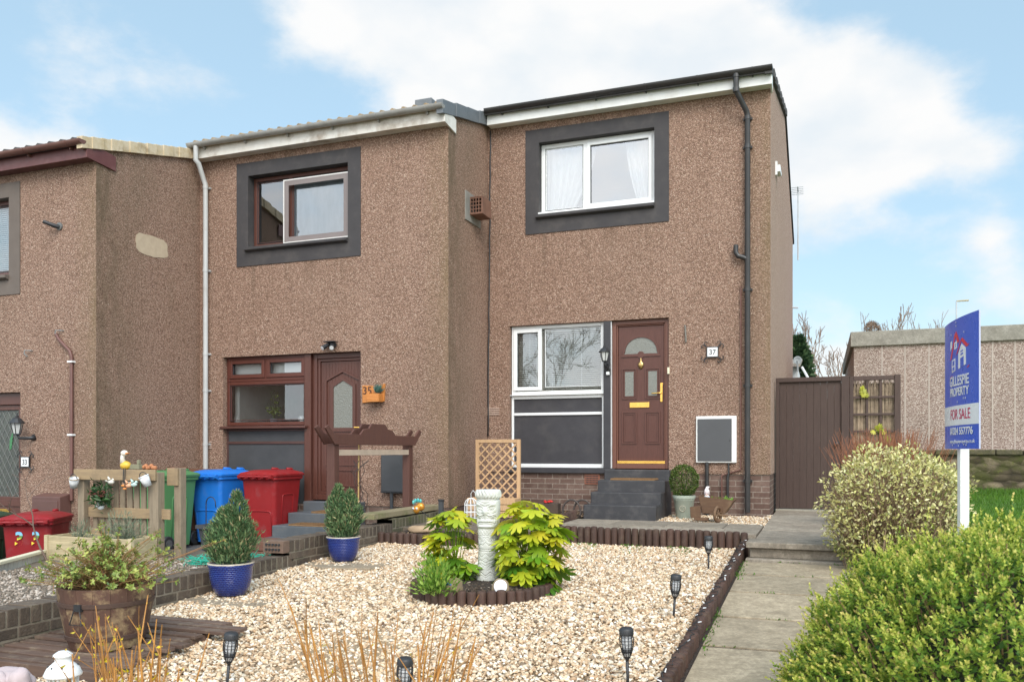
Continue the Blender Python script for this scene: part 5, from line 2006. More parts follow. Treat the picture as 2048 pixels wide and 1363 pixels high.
m.box(-4.64, -3.66, 3.40, 3.435, zg(3.4) - .06, zg(3.4) + .075)
m.build('bearers', DKDECK, t, bevel=.003)
BC = Vector((-4.05, 3.86, zg(3.86) + .075))
t = thing('half_barrel', 'round brown half barrel planter with peeling paint and a wire handle', 'planter', BC)
NS = 18
m = MB()
for k in range(NS):
    a0, a1 = 2 * PI * k / NS + .003, 2 * PI * (k + 1) / NS - .003
    vs = []
    for (r0, z) in ((.205, 0), (.235, .12), (.258, .24), (.275, .365)):
        for r_ in (r0, r0 - .022):
            for f in (0, .5, 1):
                a = a0 + (a1 - a0) * f
                vs.append((BC.x + r_ * math.cos(a), BC.y + r_ * math.sin(a), BC.z + z))
    fs = []
    for L in range(3):
        o_ = L * 6
        for f in (0, 1):
            fs.append((o_ + f, o_ + f + 1, o_ + 7 + f, o_ + 6 + f))
            fs.append((o_ + 3 + f, o_ + 9 + f, o_ + 10 + f, o_ + 4 + f))
        fs.append((o_ + 0, o_ + 6, o_ + 9, o_ + 3))
        fs.append((o_ + 2, o_ + 5, o_ + 11, o_ + 8))
    fs += [(18, 19, 22, 21), (19, 20, 23, 22)]
    m.add(vs, fs)
m.build('staves', BARREL, t, smooth=False)
m = MB()
for z, r0 in ((.27, .2645), (.07, .2245)):
    m.lathe([(r0, z - .014), (r0 + .004, z - .012), (r0 + .007, z + .012), (r0 + .003, z + .014)], 40, BC, cap=False)
m.build('hoop', plain("rusted_hoop", (.06, .035, .028), (.09, .05, .035), 12, .6, .2, 60), t, auto=40)
MB().lathe([(.001, .30), (.25, .30)], 30, BC, cap=False).build('soil', SOIL, t, fix=False)
a = math.radians(-78)
hx, hy = BC.x + .263 * math.cos(a), BC.y + .263 * math.sin(a)
m = MB()
m.box(hx - .025, hx + .025, hy - .012, hy + .01, BC.z + .245, BC.z + .285)
m.tube([(hx - .022, hy - .012, BC.z + .25), (hx - .045, hy - .02, BC.z + .17), (hx + .045, hy - .02, BC.z + .17), (hx + .022, hy - .012, BC.z + .25)], .004, 6)
m.build('handle', BLACKM, t)

# ------------------------------------------------------------------ blue glazed pots
def blue_glaze():
    t = NT("blue_glaze")
    x, y, z = t.xyz()
    an = t.math('ARCTAN2', y, x)
    cmb = t.n("ShaderNodeCombineXYZ")
    t.l(t.math('MULTIPLY', an, .16), cmb.inputs[0])
    t.l(z, cmb.inputs[1])
    br = t.n("ShaderNodeTexBrick")
    br.inputs["Scale"].default_value = 1
    br.inputs["Brick Width"].default_value = .026
    br.inputs["Row Height"].default_value = .015
    br.inputs["Mortar Size"].default_value = .0035
    br.inputs["Mortar Smooth"].default_value = 1
    t.l(cmb.outputs[0], br.inputs["Vector"])
    c = t.mix(br.outputs["Fac"], (.005, .012, .12), (.026, .066, .29))
    c = t.mix(t.range(t.noise(7, 5), .45, .7, 0, .5), c, (.008, .016, .13))
    h = t.math('SUBTRACT', 1.0, br.outputs["Fac"])
    return t.fin(c, .16, t.bump(h, .6, .004), spec=.5, coat=.3)


BLUEG = blue_glaze()
RIMC = plain("pale_glaze_rim", (.52, .46, .36), (.40, .33, .24), 30, .35)
PROF = [(.10, 0), (.118, .012), (.148, .07), (.165, .14), (.170, .19), (.172, .225), (.182, .245), (.184, .258)]


def blue_pot(c, label, s=1.0):
    t = thing('blue_pot', label, 'plant pot', c, 0, 'blue glazed pots')
    MB().lathe([(r * s, z * s) for r, z in PROF], 40, c, cap=True).build('glazed_body', BLUEG, t, smooth=True)
    MB().lathe([(.185 * s, .258 * s), (.183 * s, .266 * s), (.170 * s, .268 * s), (.160 * s, .258 * s), (.158 * s, .20 * s)], 40, c, cap=False).build('rim', RIMC, t, smooth=True)
    MB().lathe([(.001, .225 * s), (.16 * s, .222 * s)], 24, c, cap=False).build('soil', SOIL, t, fix=False)


pot1 = onG(462, 1194)
pot1.z += .022
pot2 = onG(687, 1125)
pot2.z += .022
blue_pot(pot1, 'shiny blue glazed pot nearest the half barrel', .98)
blue_pot(pot2, 'shiny blue glazed pot standing farther back by the brown garden arch', .90)

# ------------------------------------------------------------------ carved tiki post
def tiki(c):
    NA, NZ = 200, 330
    H, R = .75, .088
    zz_ = np.linspace(0, H, NZ)
    aa = np.linspace(-np.pi, np.pi, NA, endpoint=False)
    A, Zg = np.meshgrid(aa, zz_)
    s = A * R                                  # distance round the post, 0 at the front
    h = np.zeros_like(s)
    base = R * (1 + .10 * np.cos(Zg * 9 + .6)) * np.where(Zg > H - .075, 1.09, 1)
    base = base * (1 - .06 * np.exp(-((Zg - .435) / .012) ** 2) - .08 * np.exp(-((Zg - .675) / .010) ** 2))

    def seg(p, q, dep, w):
        nonlocal h
        p, q = np.array(p), np.array(q)
        d = q - p
        L2 = (d ** 2).sum() + 1e-12
        t = np.clip(((s - p[0]) * d[0] + (Zg - p[1]) * d[1]) / L2, 0, 1)
        dist = np.hypot(s - p[0] - t * d[0], Zg - p[1] - t * d[1])
        g = dep * np.exp(-(dist / w) ** 2)
        h = np.minimum(h, g) if dep < 0 else np.maximum(h, g)

    def line(pts, dep=-.006, w=.0034, sym=True):
        for a, b in zip(pts[:-1], pts[1:]):
            seg(a, b, dep, w)
            if sym:
                seg((-a[0], a[1]), (-b[0], b[1]), dep, w)

    def almond(cx, cz, rx, rz, tilt=.25, dep=-.006):
        pts = [(cx + rx * math.cos(k * PI / 8), cz + rz * math.sin(k * PI / 8) + tilt * rx * math.cos(k * PI / 8)) for k in range(17)]
        line(pts, dep, .003)
    bump = lambda cx, cz, rx, rz, a: a * np.exp(-((np.abs(s) - cx) / rx) ** 2 - ((Zg - cz) / rz) ** 2)
    raised = bump(0, .575, .018, .030, .022) + bump(.045, .635, .03, .012, .008) + bump(.035, .50, .045, .012, .010) + bump(.03, .455, .05, .012, .012) + bump(.05, .545, .02, .012, .006)
    # top face
    line([(0, .612), (.03, .632), (.075, .655)], -.007)
    line([(0, .640), (.04, .655), (.09, .668)], -.005)
    almond(.045, .600, .030, .016)
    almond(.045, .600, .014, .008)
    line([(.018, .56), (.045, .552), (.085, .572)], -.006)
    line([(.012, .545), (.03, .53), (.06, .545), (.09, .53), (.088, .475), (.05, .488), (.0, .484)], -.008, .004)
    line([(0, .515), (.03, .518), (.075, .515)], -.005)
    for k in range(5):
        line([(.012 + .015 * k, .516), (.013 + .015 * k, .537)], -.005, .0024)
        line([(.012 + .015 * k, .492), (.013 + .015 * k, .512)], -.004, .0024)
    inside = bump(.062, .508, .022, .020, -.012)
    line([(0, .47), (.05, .472), (.10, .445)], -.006)
    # diamond band
    for k in range(9):
        x0 = -.12 + .03 * k
        line([(x0, .425), (x0 + .015, .405), (x0 + .03, .425)], -.004, .0025, False)
        line([(x0, .385), (x0 + .015, .405), (x0 + .03, .385)], -.004, .0025, False)
    line([(0, .38), (.14, .38)], -.005)
    # middle face
    almond(.045, .345, .03, .016, -.1)
    almond(.045, .345, .013, .007, -.1)
    line([(0, .325), (.03, .30), (.05, .31), (.09, .285)], -.006)
    line([(0, .36), (.04, .372), (.09, .36)], -.005)
    for zq in (.27, .255):
        line([(0, zq), (.14, zq)], -.006, .004)
    line([(0, .235), (.04, .205), (.08, .235)], -.005)
    line([(0, .20), (.04, .17), (.08, .20)], -.005)
    # lower face
    line([(0, .16), (.05, .185), (.10, .165)], -.007)
    line([(0, .135), (.04, .16), (.09, .14)], -.006)
    almond(.05, .135, .028, .012, .3)
    line([(.02, .10), (.05, .115), (.09, .08)], -.006)
    line([(0, .055), (.04, .085), (.09, .05)], -.008, .004)
    line([(0, .04), (.04, .065), (.09, .03)], -.006)
    back = np.where(np.abs(A) > 2.2, .3, 1.0)
    flute = np.where(Zg > H - .072, .004 * np.sin(A * 22 + 3 * np.sin(Zg * 60)), 0)
    top = np.where(Zg > H - .072, -.010 * ((Zg - (H - .036)) / .036) ** 2, 0)
    r = base + (h + raised + inside) * back + flute + top
    # slightly squared section
    sq = (np.abs(np.cos(A)) ** 3 + np.abs(np.sin(A)) ** 3) ** (-1 / 3)
    r = r * (.5 + .5 * sq)
    rot = -1.35 - PI / 2 + 1.55
    an = A - PI / 2 + TIKI_TURN
    V = np.stack([c.x + r * np.cos(an), c.y + r * np.sin(an), c.z + Zg], -1).reshape(-1, 3)
    i, j = np.meshgrid(np.arange(NZ - 1), np.arange(NA), indexing='ij')
    j2 = (j + 1) % NA
    F = np.stack([i * NA + j, i * NA + j2, (i + 1) * NA + j2, (i + 1) * NA + j], -1).reshape(-1, 4)
    capv = np.array([[c.x, c.y, c.z + H + .002]])
    V = np.concatenate([V, capv])
    k = np.arange(NA)
    Fc = np.stack([(NZ - 1) * NA + k, (NZ - 1) * NA + (k + 1) % NA, np.full(NA, len(V) - 1)], 1)
    stone = plain("pale_cast_stone", (.64, .64, .60), (.54, .54, .495), 9, .85, .25, 120, dirt=(.30, .30, .25), dscale=6, damt=.6)
    return np_obj('tiki_statue', V, [F, Fc], stone)


TIKI_TURN = math.radians(6)
tp = Vector((-2.55, 6.30, CB.z + .065))
solo(tiki(tp), 'tall pale stone post carved with tiki faces in the round bed', 'statue')


# rock shaped lights with white lenses
def rock(c, r, sc, seed, n=3):
    bm = bmesh.new()
    bmesh.ops.create_icosphere(bm, subdivisions=n, radius=r)
    q = random.Random(seed)
    off = Vector((q.uniform(0, 50), q.uniform(0, 50), q.uniform(0, 50)))
    from mathutils import noise
    for v in bm.verts:
        k = 1 + .22 * noise.noise(v.co / r * 1.1 + off) + .10 * noise.noise(v.co / r * 3 + off)
        v.co = Vector((v.co.x * k * sc[0] + c[0], v.co.y * k * sc[1] + c[1], v.co.z * k * sc[2] + c[2]))
    m = MB()
    m.v = [tuple(v.co) for v in bm.verts]
    m.f = [tuple(v.index for v in f.verts) for f in bm.faces]
    bm.free()
    return m


ROCK = plain("tan_resin_rock", (.34, .25, .15), (.24, .17, .10), 14, .8, .5, 50)
for u, v, label, lens in ((909, 1166, 'small tan rock shaped light at the left of the round bed', 0), (1001, 1166, 'tan rock shaped light with a big white lens below the carved statue', 1)):
    d = 6.25
    t_u = (u - 1024) / FPX
    c = Vector((d * (t_u * CT - ST), d * (t_u * ST + CT), CB.z + .11))
    t = thing('rock_light', label, 'garden light', c, 0, 'rock lights in the round bed')
    rock(c, .068, (1, .9, .95), u).build('rock', ROCK, t, smooth=True)
    to_cam = Vector((-c.x, -c.y, .25)).normalized()
    ctr = c + to_cam * .066 + Vector((0, 0, .01))
    if lens:
        L = MB().tube([ctr - to_cam * .02, ctr], .050, 24)
        L.build('lens', plain("white_lens", (.82, .82, .84), (.76, .76, .78), 5, .25), t, bevel=.004, auto=40)
    else:
        MB().tube([ctr - to_cam * .035 + Vector((-.04, 0, 0)), ctr - to_cam * .02 + Vector((-.05, 0, -.01))], .04, 18).build('lens', plain("blue_lens", (.05, .13, .25), (.06, .16, .3), 5, .25), t, auto=40)
c = onZ(1062, 1167, CB.z + .09)
solo(MB().obox((c.x, c.y, c.z), (.10, .05, .02), Matrix.Rotation(.4, 3, 'Z')).build('blue_lens_cover', plain("blue_plastic_scrap", (.01, .10, .28), (.012, .12, .32), 8, .35), None, bevel=.006), 'small flat blue plastic light lying on the soil of the round bed', 'light')
# ------------------------------------------------------------------ solar torches
def solar_torch(label, base, lean, h=.31, n_rib=9, proto=None):
    t = thing('solar_torch', label, 'garden light', (0, 0, 0), 0, 'solar torches along the gravel')
    MB().tube([(0, 0, -.05), (0, 0, .14)], [.007, .009], 8).build('stake', BLACKP, t, smooth=True)
    MB().lathe([(.009, .135), (.012, .15), (.030, .20)], 12, cap=True).build('cup', BLACKP, t, smooth=True)
    MB().lathe([(.024, .16), (.030, .20), (.033, .24), (.030, .272)], 16, sx=.80, sy=.80).build('diffuser', FLAME, t, smooth=True)
    cg = MB()
    for k in range(12):
        a = 2 * PI * k / 12
        cg.tube([(r_ * math.cos(a), r_ * math.sin(a), z) for r_, z in ((.014, .15), (.028, .185), (.036, .225), (.037, .25), (.033, .275))], .0026, 5)
    for z, r_ in ((.19, .0295), (.208, .033), (.226, .036), (.244, .0372), (.26, .0362)):
        cg.tube([(r_ * math.cos(2 * PI * k / 20), r_ * math.sin(2 * PI * k / 20), z) for k in range(21)], .0016, 5)
    cg.build('cage', BLACKP, t)
    MB().lathe([(.034, .270), (.038, .274), (.038, .296), (.034, .304), (.028, .308), (.001, .309)], 20).build('solar_cap', BLACKP, t, auto=40)
    t.location = base
    t.rotation_euler = lean
    return t


FLAME = NT("frosted_diffuser")
_z = FLAME.xyz()[2]
FLAME = FLAME.fin(FLAME.ramp(FLAME.math('FRACT', FLAME.math('MULTIPLY', _z, 110)), [(0, (.70, .70, .70)), (.6, (.80, .80, .80)), (.72, (.28, .28, .30)), (1, (.7, .7, .7))]), .5)


def torch_at(u, d, label, lean):
    t_u = (u - 1024) / FPX
    x, y = d * (t_u * CT - ST), d * (t_u * ST + CT)
    return solar_torch(label, (x, y, zg(y)), lean)


torch_at(1417, 7.41, 'black solar torch nearest the terrace log edging', (0, 0, 0))
torch_at(1347, 5.70, 'black solar torch midway along the path edge', (0, .06, 0))
torch_at(1256, 4.31, 'black solar torch nearest the camera beside the slab path', (0, -.03, 0))
torch_at(453, 4.355, 'black solar torch beside the slatted deck', (0, .09, .3))
torch_at(806, 3.85, 'black solar torch half hidden among the yellow twigs', (0, .04, 0))

# fairy lights along the path edging
q = random.Random(5)
pts = []
for k in range(150):
    y = 8.6 - k * .04
    pts.append((-.725 + q.uniform(-.03, .03), y, zg(y) + .108 + q.uniform(-.012, .02)))
t = thing('fairy_lights', 'thin dark string of fairy lights draped along the top of the path edging', 'string lights', pts[0])
MB().tube(pts, .0028, 5).build('wire', BLACKP, t, smooth=True)
for k in range(0, 150, 5):
    p = Vector(pts[k])
    d = Vector((q.uniform(-1, 1), q.uniform(-1, 1), q.uniform(.1, .8))).normalized()
    MB().tube([p, p + d * .022], [.004, .003], 6).build('bulb', plain("clear_bulb", (.75, .76, .76), (.7, .7, .7), 9, .15) if k == 0 else bpy.data.materials['clear_bulb'], t)

# ------------------------------------------------------------------ pallet screen and long planter of 35
PB = Vector((-6.47, 6.10, ZB))
t = thing('decking_planter', 'long pale planter box of ribbed decking boards in the neighbour\'s bed', 'planter', PB)
m = MB()
x0, x1, y0, y1 = -6.99, -5.955, 5.93, 6.27
for k in range(16):
    z = ZB - .02 + k * .0155
    for (a, b, c_, d_) in ((x0, x1, y0, y0 + .02), (x0, x1, y1 - .02, y1), (x0, x0 + .02, y0 + .021, y1 - .021), (x1 - .02, x1, y0 + .021, y1 - .021)):
        m.box(a, b, c_, d_, z, z + .0115)
        m.box(a + .004, b - .004, c_ + .004, d_ - .004, z + .0115, z + .0155)
m.build('boards', DECKB, t)
m = MB()
for a, b in ((x0, y0), (x1, y0)):
    m.box(a - .012, a + .03, b - .012, b + .03, ZB - .02, ZB + .235)
m.build('corner_post', DECKB, t, bevel=.003)
MB().box(x0 + .021, x1 - .021, y0 + .021, y1 - .021, ZB, ZB + .19).build('soil', SOIL, t)
T0 = Vector((-6.45, 6.36, ZB))
t = thing('pallet_screen', 'weathered wooden pallet screen with two posts behind the long planter', 'screen', T0)
ztop = .665
fy = 6.29
m = MB().box(-6.985, -6.905, fy, fy + .08, ZB - .05, ztop - .06)
m.build('post', PALLET, t, bevel=.005)
m = MB().box(-6.07, -5.965, fy, fy + .09, ZB - .05, ztop - .02)
m.build('post', PALLET, t, bevel=.005)
m = MB().box(-5.90, -5.82, fy + .14, fy + .22, ZB - .25, ztop + .02)
m.build('post', PALLET, t, bevel=.005)
MB().box(-7.01, -5.975, fy - .028, fy - .002, ztop - .10, ztop + .005).build('top_rail', PALLET_X, t, bevel=.004)
MB().box(-6.90, -5.87, fy + .05, fy + .075, .19, .29).build('middle_rail', PALLET_X, t, bevel=.004)
MB().box(-5.97, -5.84, fy + .12, fy + .14, ztop - .15, ztop + .02).build('short_rail', PALLET_X, t, bevel=.004)
q = random.Random(31)
for k in range(10):
    x = -6.87 + k * .088
    MB().box(x, x + .062 + q.uniform(-.006, .008), fy + .080, fy + .098, ZB, ztop - .09 + q.uniform(-.02, .0)).build('slat', PALLET, t, bevel=.003)
MB().box(-6.86, -6.74, fy + .03, fy + .05, ZB + .1, ZB + .27).build('block', PALLET_X, t, bevel=.004)

# ornaments on the screen
c = onY(248, 932, fy)
t = thing('duck_ornament', 'yellow and white duck ornament with dangling legs on the pallet screen', 'ornament', (c.x, fy, ztop))
YEL = plain("yellow_enamel", (.72, .46, .05), (.62, .36, .04), 8, .4)
ORG = plain("orange_enamel", (.70, .26, .06), (.60, .20, .05), 8, .4)
m = MB().ball((c.x, fy + .02, ztop + .045), .055, 16, 10, (1.05, .8, .8))
m.build('body', YEL, t, smooth=True)
m = MB().tube([(c.x - .02, fy + .01, ztop + .07), (c.x - .03, fy + .01, ztop + .12), (c.x - .015, fy + .01, ztop + .16)], [.03, .02, .022], 10)
m.ball((c.x - .005, fy + .01, ztop + .165), .034, 14, 8, (1.1, .9, .85))
m.build('head', plain("white_enamel", (.78, .74, .66), (.7, .6, .5), 20, .4), t, smooth=True)
MB().prism([(c.x + .02, ztop + .150), (c.x + .065, ztop + .165), (c.x + .02, ztop + .172)], fy - .008, fy + .02, 'y').build('beak', ORG, t, bevel=.003)
for k in (0, 1):
    lg = MB().tube([(c.x + .03 + .02 * k, fy - .035, ztop + .02), (c.x + .032 + .02 * k, fy - .045, ztop - .13 - .03 * k)], .004, 6).build('leg', BLACKM, t)
    MB().ball((c.x + .034 + .02 * k, fy - .045, ztop - .15 - .03 * k), .016, 8, 6, (1.4, 1, .7)).build('foot', ORG, lg, smooth=True)
for u, v, rx, lab in ((148, 965, .35, 'white tin cup with an orange rim hanging tilted at the left post of the screen'), (292, 962, -.3, 'white tin cup hanging tilted at the right post of the screen')):
    c = onY(u, v, fy - .08)
    t = thing('hanging_cup', lab, 'cup', (c.x, fy - .08, c.z), 0, 'tin cups on the pallet screen')
    Mx = Matrix.Translation(c) @ Matrix.Rotation(rx, 4, 'Y') @ Matrix.Rotation(.3, 4, 'X')
    MB().lathe([(.034, -.05), (.047, .05), (.044, .05), (.032, -.045)], 18).xform(Mx).build('cup', plain("speckled_white_tin_" + str(u), (.74, .74, .72), (.5, .5, .52), 40, .4), t, smooth=True)
    MB().lathe([(.047, .048), (.052, .053), (.047, .058), (.043, .053)], 18, cap=False).xform(Mx).build('rim', PALLET_X if u < 200 else WHITE, t, smooth=True)
    MB().tube([Mx @ Vector((.045 * math.cos(a), 0, .05 + .045 * math.sin(a))) for a in [PI * k / 8 for k in range(9)]], .004, 6).build('handle', BLACKM, t)
for u, v, col, lab in ((222, 963, (.82, .78, .68), 'cream ceramic bird hanging in the pallet screen'), (257, 970, (.75, .42, .25), 'orange ceramic bird hanging in the pallet screen'),
                       (268, 968, (.55, .72, .68), 'pale green ceramic bird hanging in the pallet screen'), (202, 1014, (.78, .80, .80), 'white ceramic bird sitting on the middle rail of the screen')):
    c = onY(u, v, fy - .02)
    m = MB().ball(c, .026, 10, 8, (1.5, .8, .9))
    m.ball((c.x + .03, c.y, c.z + .022), .016, 8, 6)
    m.prism([(c.x - .03, c.z), (c.x - .075, c.z + .03), (c.x - .07, c.z + .005)], c.y - .006, c.y + .006, 'y')
    m.prism([(c.x - .01, c.z + .01), (c.x - .02, c.z + .055), (c.x + .015, c.z + .03)], c.y - .025, c.y - .012, 'y')
    solo(m.build('bird_ornament', plain("bird_glaze_" + str(u), col, tuple(x * .8 for x in col), 9, .35), None, smooth=True), lab, 'ornament', 'ceramic birds on the screen')
c = onY(303, 926, fy + .05)
m = MB()
for k in range(7):
    m.ball((c.x - .07 + .022 * k, fy + .03, ztop + .03 + .012 * math.sin(k * 2)), .022, 8, 6)
solo(m.build('terracotta_hedgehog', plain("terracotta_figure", (.48, .20, .09), (.36, .14, .06), 30, .8, .5, 60), None, smooth=True), 'low orange terracotta figure on the right end of the screen', 'ornament')
m = MB().box(c.x - .26, c.x - .13, fy + .02, fy + .07, ztop + .008, ztop + .055)
m.box(c.x - .155, c.x - .13, fy + .02, fy + .05, ztop + .056, ztop + .10)
solo(m.build('wood_block', plain("greenish_wood_scrap", (.20, .19, .12), (.28, .26, .17), 12, .9, .4, 40), None, bevel=.004), 'small greenish wood offcut beside the duck on the screen', 'wood')
# grey crate and deck step
c = onZ(352, 1107, DZ35 + .12)
m = MB()
loft(m, [rrect(.26, .30, .03, cx=-5.86 - .45, cy=7.62, z=DZ35 + .1), rrect(.34, .38, .03, cx=-6.31, cy=7.62, z=DZ35 + .44), rrect(.40, .44, .03, cx=-6.31, cy=7.62, z=DZ35 + .441), rrect(.40, .44, .03, cx=-6.31, cy=7.62, z=DZ35 + .48),
         rrect(.36, .40, .03, cx=-6.31, cy=7.62, z=DZ35 + .481), rrect(.30, .34, .03, cx=-6.31, cy=7.62, z=DZ35 + .2)])
solo(m.build('grey_tub', plain("slate_tub", (.055, .056, .062), (.07, .07, .076), 5, .5), None, auto=40), 'dark grey plastic tub behind the pallet screen post', 'tub')
m = MB()
for k in range(3):
    m.box(-5.92, -4.92, 6.92 + k * .0, 7.30, -.34 + k * .095, -.25 + k * .095)
RDECK = wood_mat("red_brown_deck", (.16, .075, .05), (.115, .055, .038), 'x', .75, .12, .3, dirt=(.26, .17, .11), damt=.5)
solo(m.build('deck_step', RDECK, None, bevel=.006), 'red brown timber step in front of the wheelie bins', 'step')
# green shade netting on the wall end
r = np.random.default_rng(40)
n = 500
p = np.stack([r.uniform(-5.45, -4.80, n), r.uniform(6.0, 6.6, n), ZB + .02 + r.uniform(0, .05, n)], 1)
d = unit(np.stack([r.normal(0, 1, n), r.normal(0, 1, n), r.normal(0, .35, n)], 1))
V, F = sticks_np(p, p + d * r.uniform(.03, .09, n)[:, None], np.full(n, .003), np.full(n, .003), 4)
solo(np_obj('garden_netting', V, [F], plain("jade_netting", (.02, .36, .24), (.03, .46, .32), 20, .5)), 'crumpled jade green garden netting lying beside the low wall', 'netting')
m = MB()
loft(m, [rrect(.20, .30, .04, cx=-5.5, cy=5.2, z=ZB), rrect(.24, .34, .04, cx=-5.5, cy=5.2, z=ZB + .06)])
solo(m.build('blue_tray', plain("blue_tray_plastic", (.02, .06, .25), (.03, .08, .3), 6, .4), None, auto=40), 'small blue plastic tray on the grey gravel behind the leafy barrel', 'tray')
# picket border at the far side of the bed
t = thing('picket_border', 'low cream picket border along the neighbour\'s gravel bed', 'fence', (-6.7, 5.4, ZB))
m = MB()
pa, pb_ = Vector((-6.40, 4.70, ZB)), Vector((-7.0, 5.90, ZB))
L = (pb_ - pa).length
k = 0
dirv = (pb_ - pa).normalized()
while k * .085 < L:
    a = pa + dirv * (k * .085)
    m.bar(a + Vector((0, 0, .0)), a + dirv * .078 + Vector((0, 0, .0)), .02, .13)
    k += 1
m.build('pickets', PICKET, t, bevel=.003)
MB().bar(pa + Vector((0, 0, .08)), pb_ + Vector((0, 0, .08)), .07, .028).build('cap_rail', CREAM, t, bevel=.004)
# bamboo cane and shepherd hook behind the first conifer
c = onY(420, 1140, 6.95)
top = onY(425, 995, 6.95)
pts = [(c.x, 6.95, -.2)] + [(c.x - .0, 6.95, top.z - .06)] + [(c.x + .06 - .06 * math.cos(a), 6.95, top.z - .06 + .07 * math.sin(a)) for a in [PI * k / 10 for k in range(11)]] + [(c.x + .125, 6.95, top.z - .10)]
pts = [(a - .05, b, c_) for a, b, c_ in pts]
solo(MB().tube(pts, .005, 6).build('shepherd_hook', BLACKM, None, smooth=True), 'thin black shepherd hook behind the nearer dwarf conifer', 'hook')
# garden arch of 35
t = thing('garden_arch', 'red brown wooden garden arch with a stepped crest beside the slate steps', 'arch', (-5.0, 8.8, -.3))
ya, yb = 7.86, 9.62
xa = -5.02
for y in (ya, yb):
    MB().box(xa - .05, xa + .05, y - .05, y + .05, -.5, .93).build('post', ARCHW, t, bevel=.005)
    # weathered second post on the far side
m = MB()
prof = [(ya - .20, 1.07), (ya - .12, 1.02), (ya - .06, .965)]
prof = [(ya - .26, 1.10), (ya - .14, .985), (ya - .07, .92), (yb + .07, .92), (yb + .14, .985), (yb + .26, 1.10), (yb + .20, 1.13), (yb + .08, 1.04),
        (8.74 + .42, 1.04), (8.74 + .34, 1.10), (8.74 + .22, 1.115), (8.74 + .16, 1.17), (8.74 - .16, 1.17), (8.74 - .22, 1.115), (8.74 - .34, 1.10), (8.74 - .42, 1.04), (ya - .08, 1.04), (ya - .20, 1.13)]
m.prism(prof, xa - .075, xa - .052, 'x')
m.prism(prof, xa + .052, xa + .075, 'x')
m.build('crest_board', ARCHW, t, bevel=.004)
MB().box(xa + .02, xa + .045, ya + .051, yb - .051, .80, .865).build('bare_rail', plain("bare_wood_rail", (.52, .40, .30), (.42, .32, .24), 9, .75, .2, 30), t, bevel=.003)
q = random.Random(4)
c = onX(716, 1000, xa)
solo(MB().tube([(xa, c.y, -.3), (xa, c.y + .02, .93)], .009, 6).build('bamboo_cane', plain("bamboo", (.50, .33, .12), (.42, .26, .09), 20, .5), None), 'thin yellow bamboo cane standing inside the brown garden arch', 'cane')
mm = MB()
for k in range(5):
    pts = [(xa + q.uniform(-.03, .03), c.y + .05, -.3)]
    for j in range(8):
        pts.append((xa + q.uniform(-.06, .06), c.y + .06 + q.uniform(-.14, .14), -.3 + (j + 1) * .13))
    mm.tube(pts, .004, 5)
solo(mm.build('bare_climber', plain("dark_vine", (.05, .035, .03), (.08, .055, .045), 20, .8), None, smooth=True), 'bare dark climbing stems tangled round the bamboo cane', 'climber')

# ------------------------------------------------------------------ bed beside the terrace
t0 = onY(952, 880, 10.55)
t1 = onY(1041, 880, 10.55)
zb_, zt_ = .22, onY(1041, 878, 10.55).z
t = thing('trellis_panel', 'orange wooden diamond trellis standing before the charcoal infill panel', 'trellis', ((t0.x + t1.x) / 2, 10.55, zb_))
m = MB()
frame_ring(m, t0.x, t1.x, zb_ - .1, zt_, .048, 10.53, 10.57, .03, .045)
m.build('frame', LARCH, t, bevel=.003)
m = MB()
w_, h_ = t1.x - t0.x - .09, zt_ - zb_ + .03
ox, oz = t0.x + .045, zb_ - .07
for s in (1, -1):
    k = -10
    while k < 14:
        cst = k * .125
        pts = []
        for f in range(0, 201):
            x = w_ * f / 200
            z = (cst + s * x * 1.0)
            if s < 0:
                z = cst + (w_ - x)
            if 0 <= z <= h_:
                pts.append((x, z))
        if len(pts) > 4:
            yy = 10.545 if s > 0 else 10.556
            m.bar((ox + pts[0][0], yy, oz + pts[0][1]), (ox + pts[-1][0], yy, oz + pts[-1][1]), .008, .020, (0, 0, 1) if abs(s) else None)
        k += 1
m.build('lattice', LARCH, t)
c0, c1 = onY(1000, 1003, 10.45), onY(1043, 1040, 10.45)
t = thing('trough_planter', 'tan wooden trough at the foot of the orange trellis', 'planter', (c0.x, 10.45, 0))
m = MB()
for k in range(3):
    m.box(t0.x - .02, t1.x + .02, 10.28, 10.50, -.03 + k * .085, -.03 + k * .085 + .078)
m.build('boards', LARCH, t, bevel=.004)
# white bird cage lantern
c = onY(942, 1000, 9.9)
t = thing('bird_cage', 'white wire bird cage ornament left of the carved statue', 'ornament', (c.x, 9.9, 0))
rc, zc0, zc1 = .085, -.02, .15
m = MB()
for k in range(10):
    a = 2 * PI * k / 10
    pts = [(c.x + rc * math.cos(a), 9.9 + rc * math.sin(a), zc0), (c.x + rc * math.cos(a), 9.9 + rc * math.sin(a), zc1)]
    pts += [(c.x + rc * math.cos(b) * math.cos(a), 9.9 + rc * math.cos(b) * math.sin(a), zc1 + .09 * math.sin(b)) for b in (.3, .6, .9, 1.2, 1.5)]
    m.tube(pts, .0045, 5)
for z in (zc0, .06, zc1):
    m.tube([(c.x + rc * math.cos(2 * PI * k / 20), 9.9 + rc * math.sin(2 * PI * k / 20), z) for k in range(21)], .005, 5)
m.build('wires', WHITE, t)
MB().tube([(c.x, 9.9, zc1 + .088), (c.x, 9.9, zc1 + .15), (c.x + .03, 9.9, zc1 + .19), (c.x + .055, 9.9, zc1 + .16)], .005, 6).build('hook', WHITE, t, smooth=True)
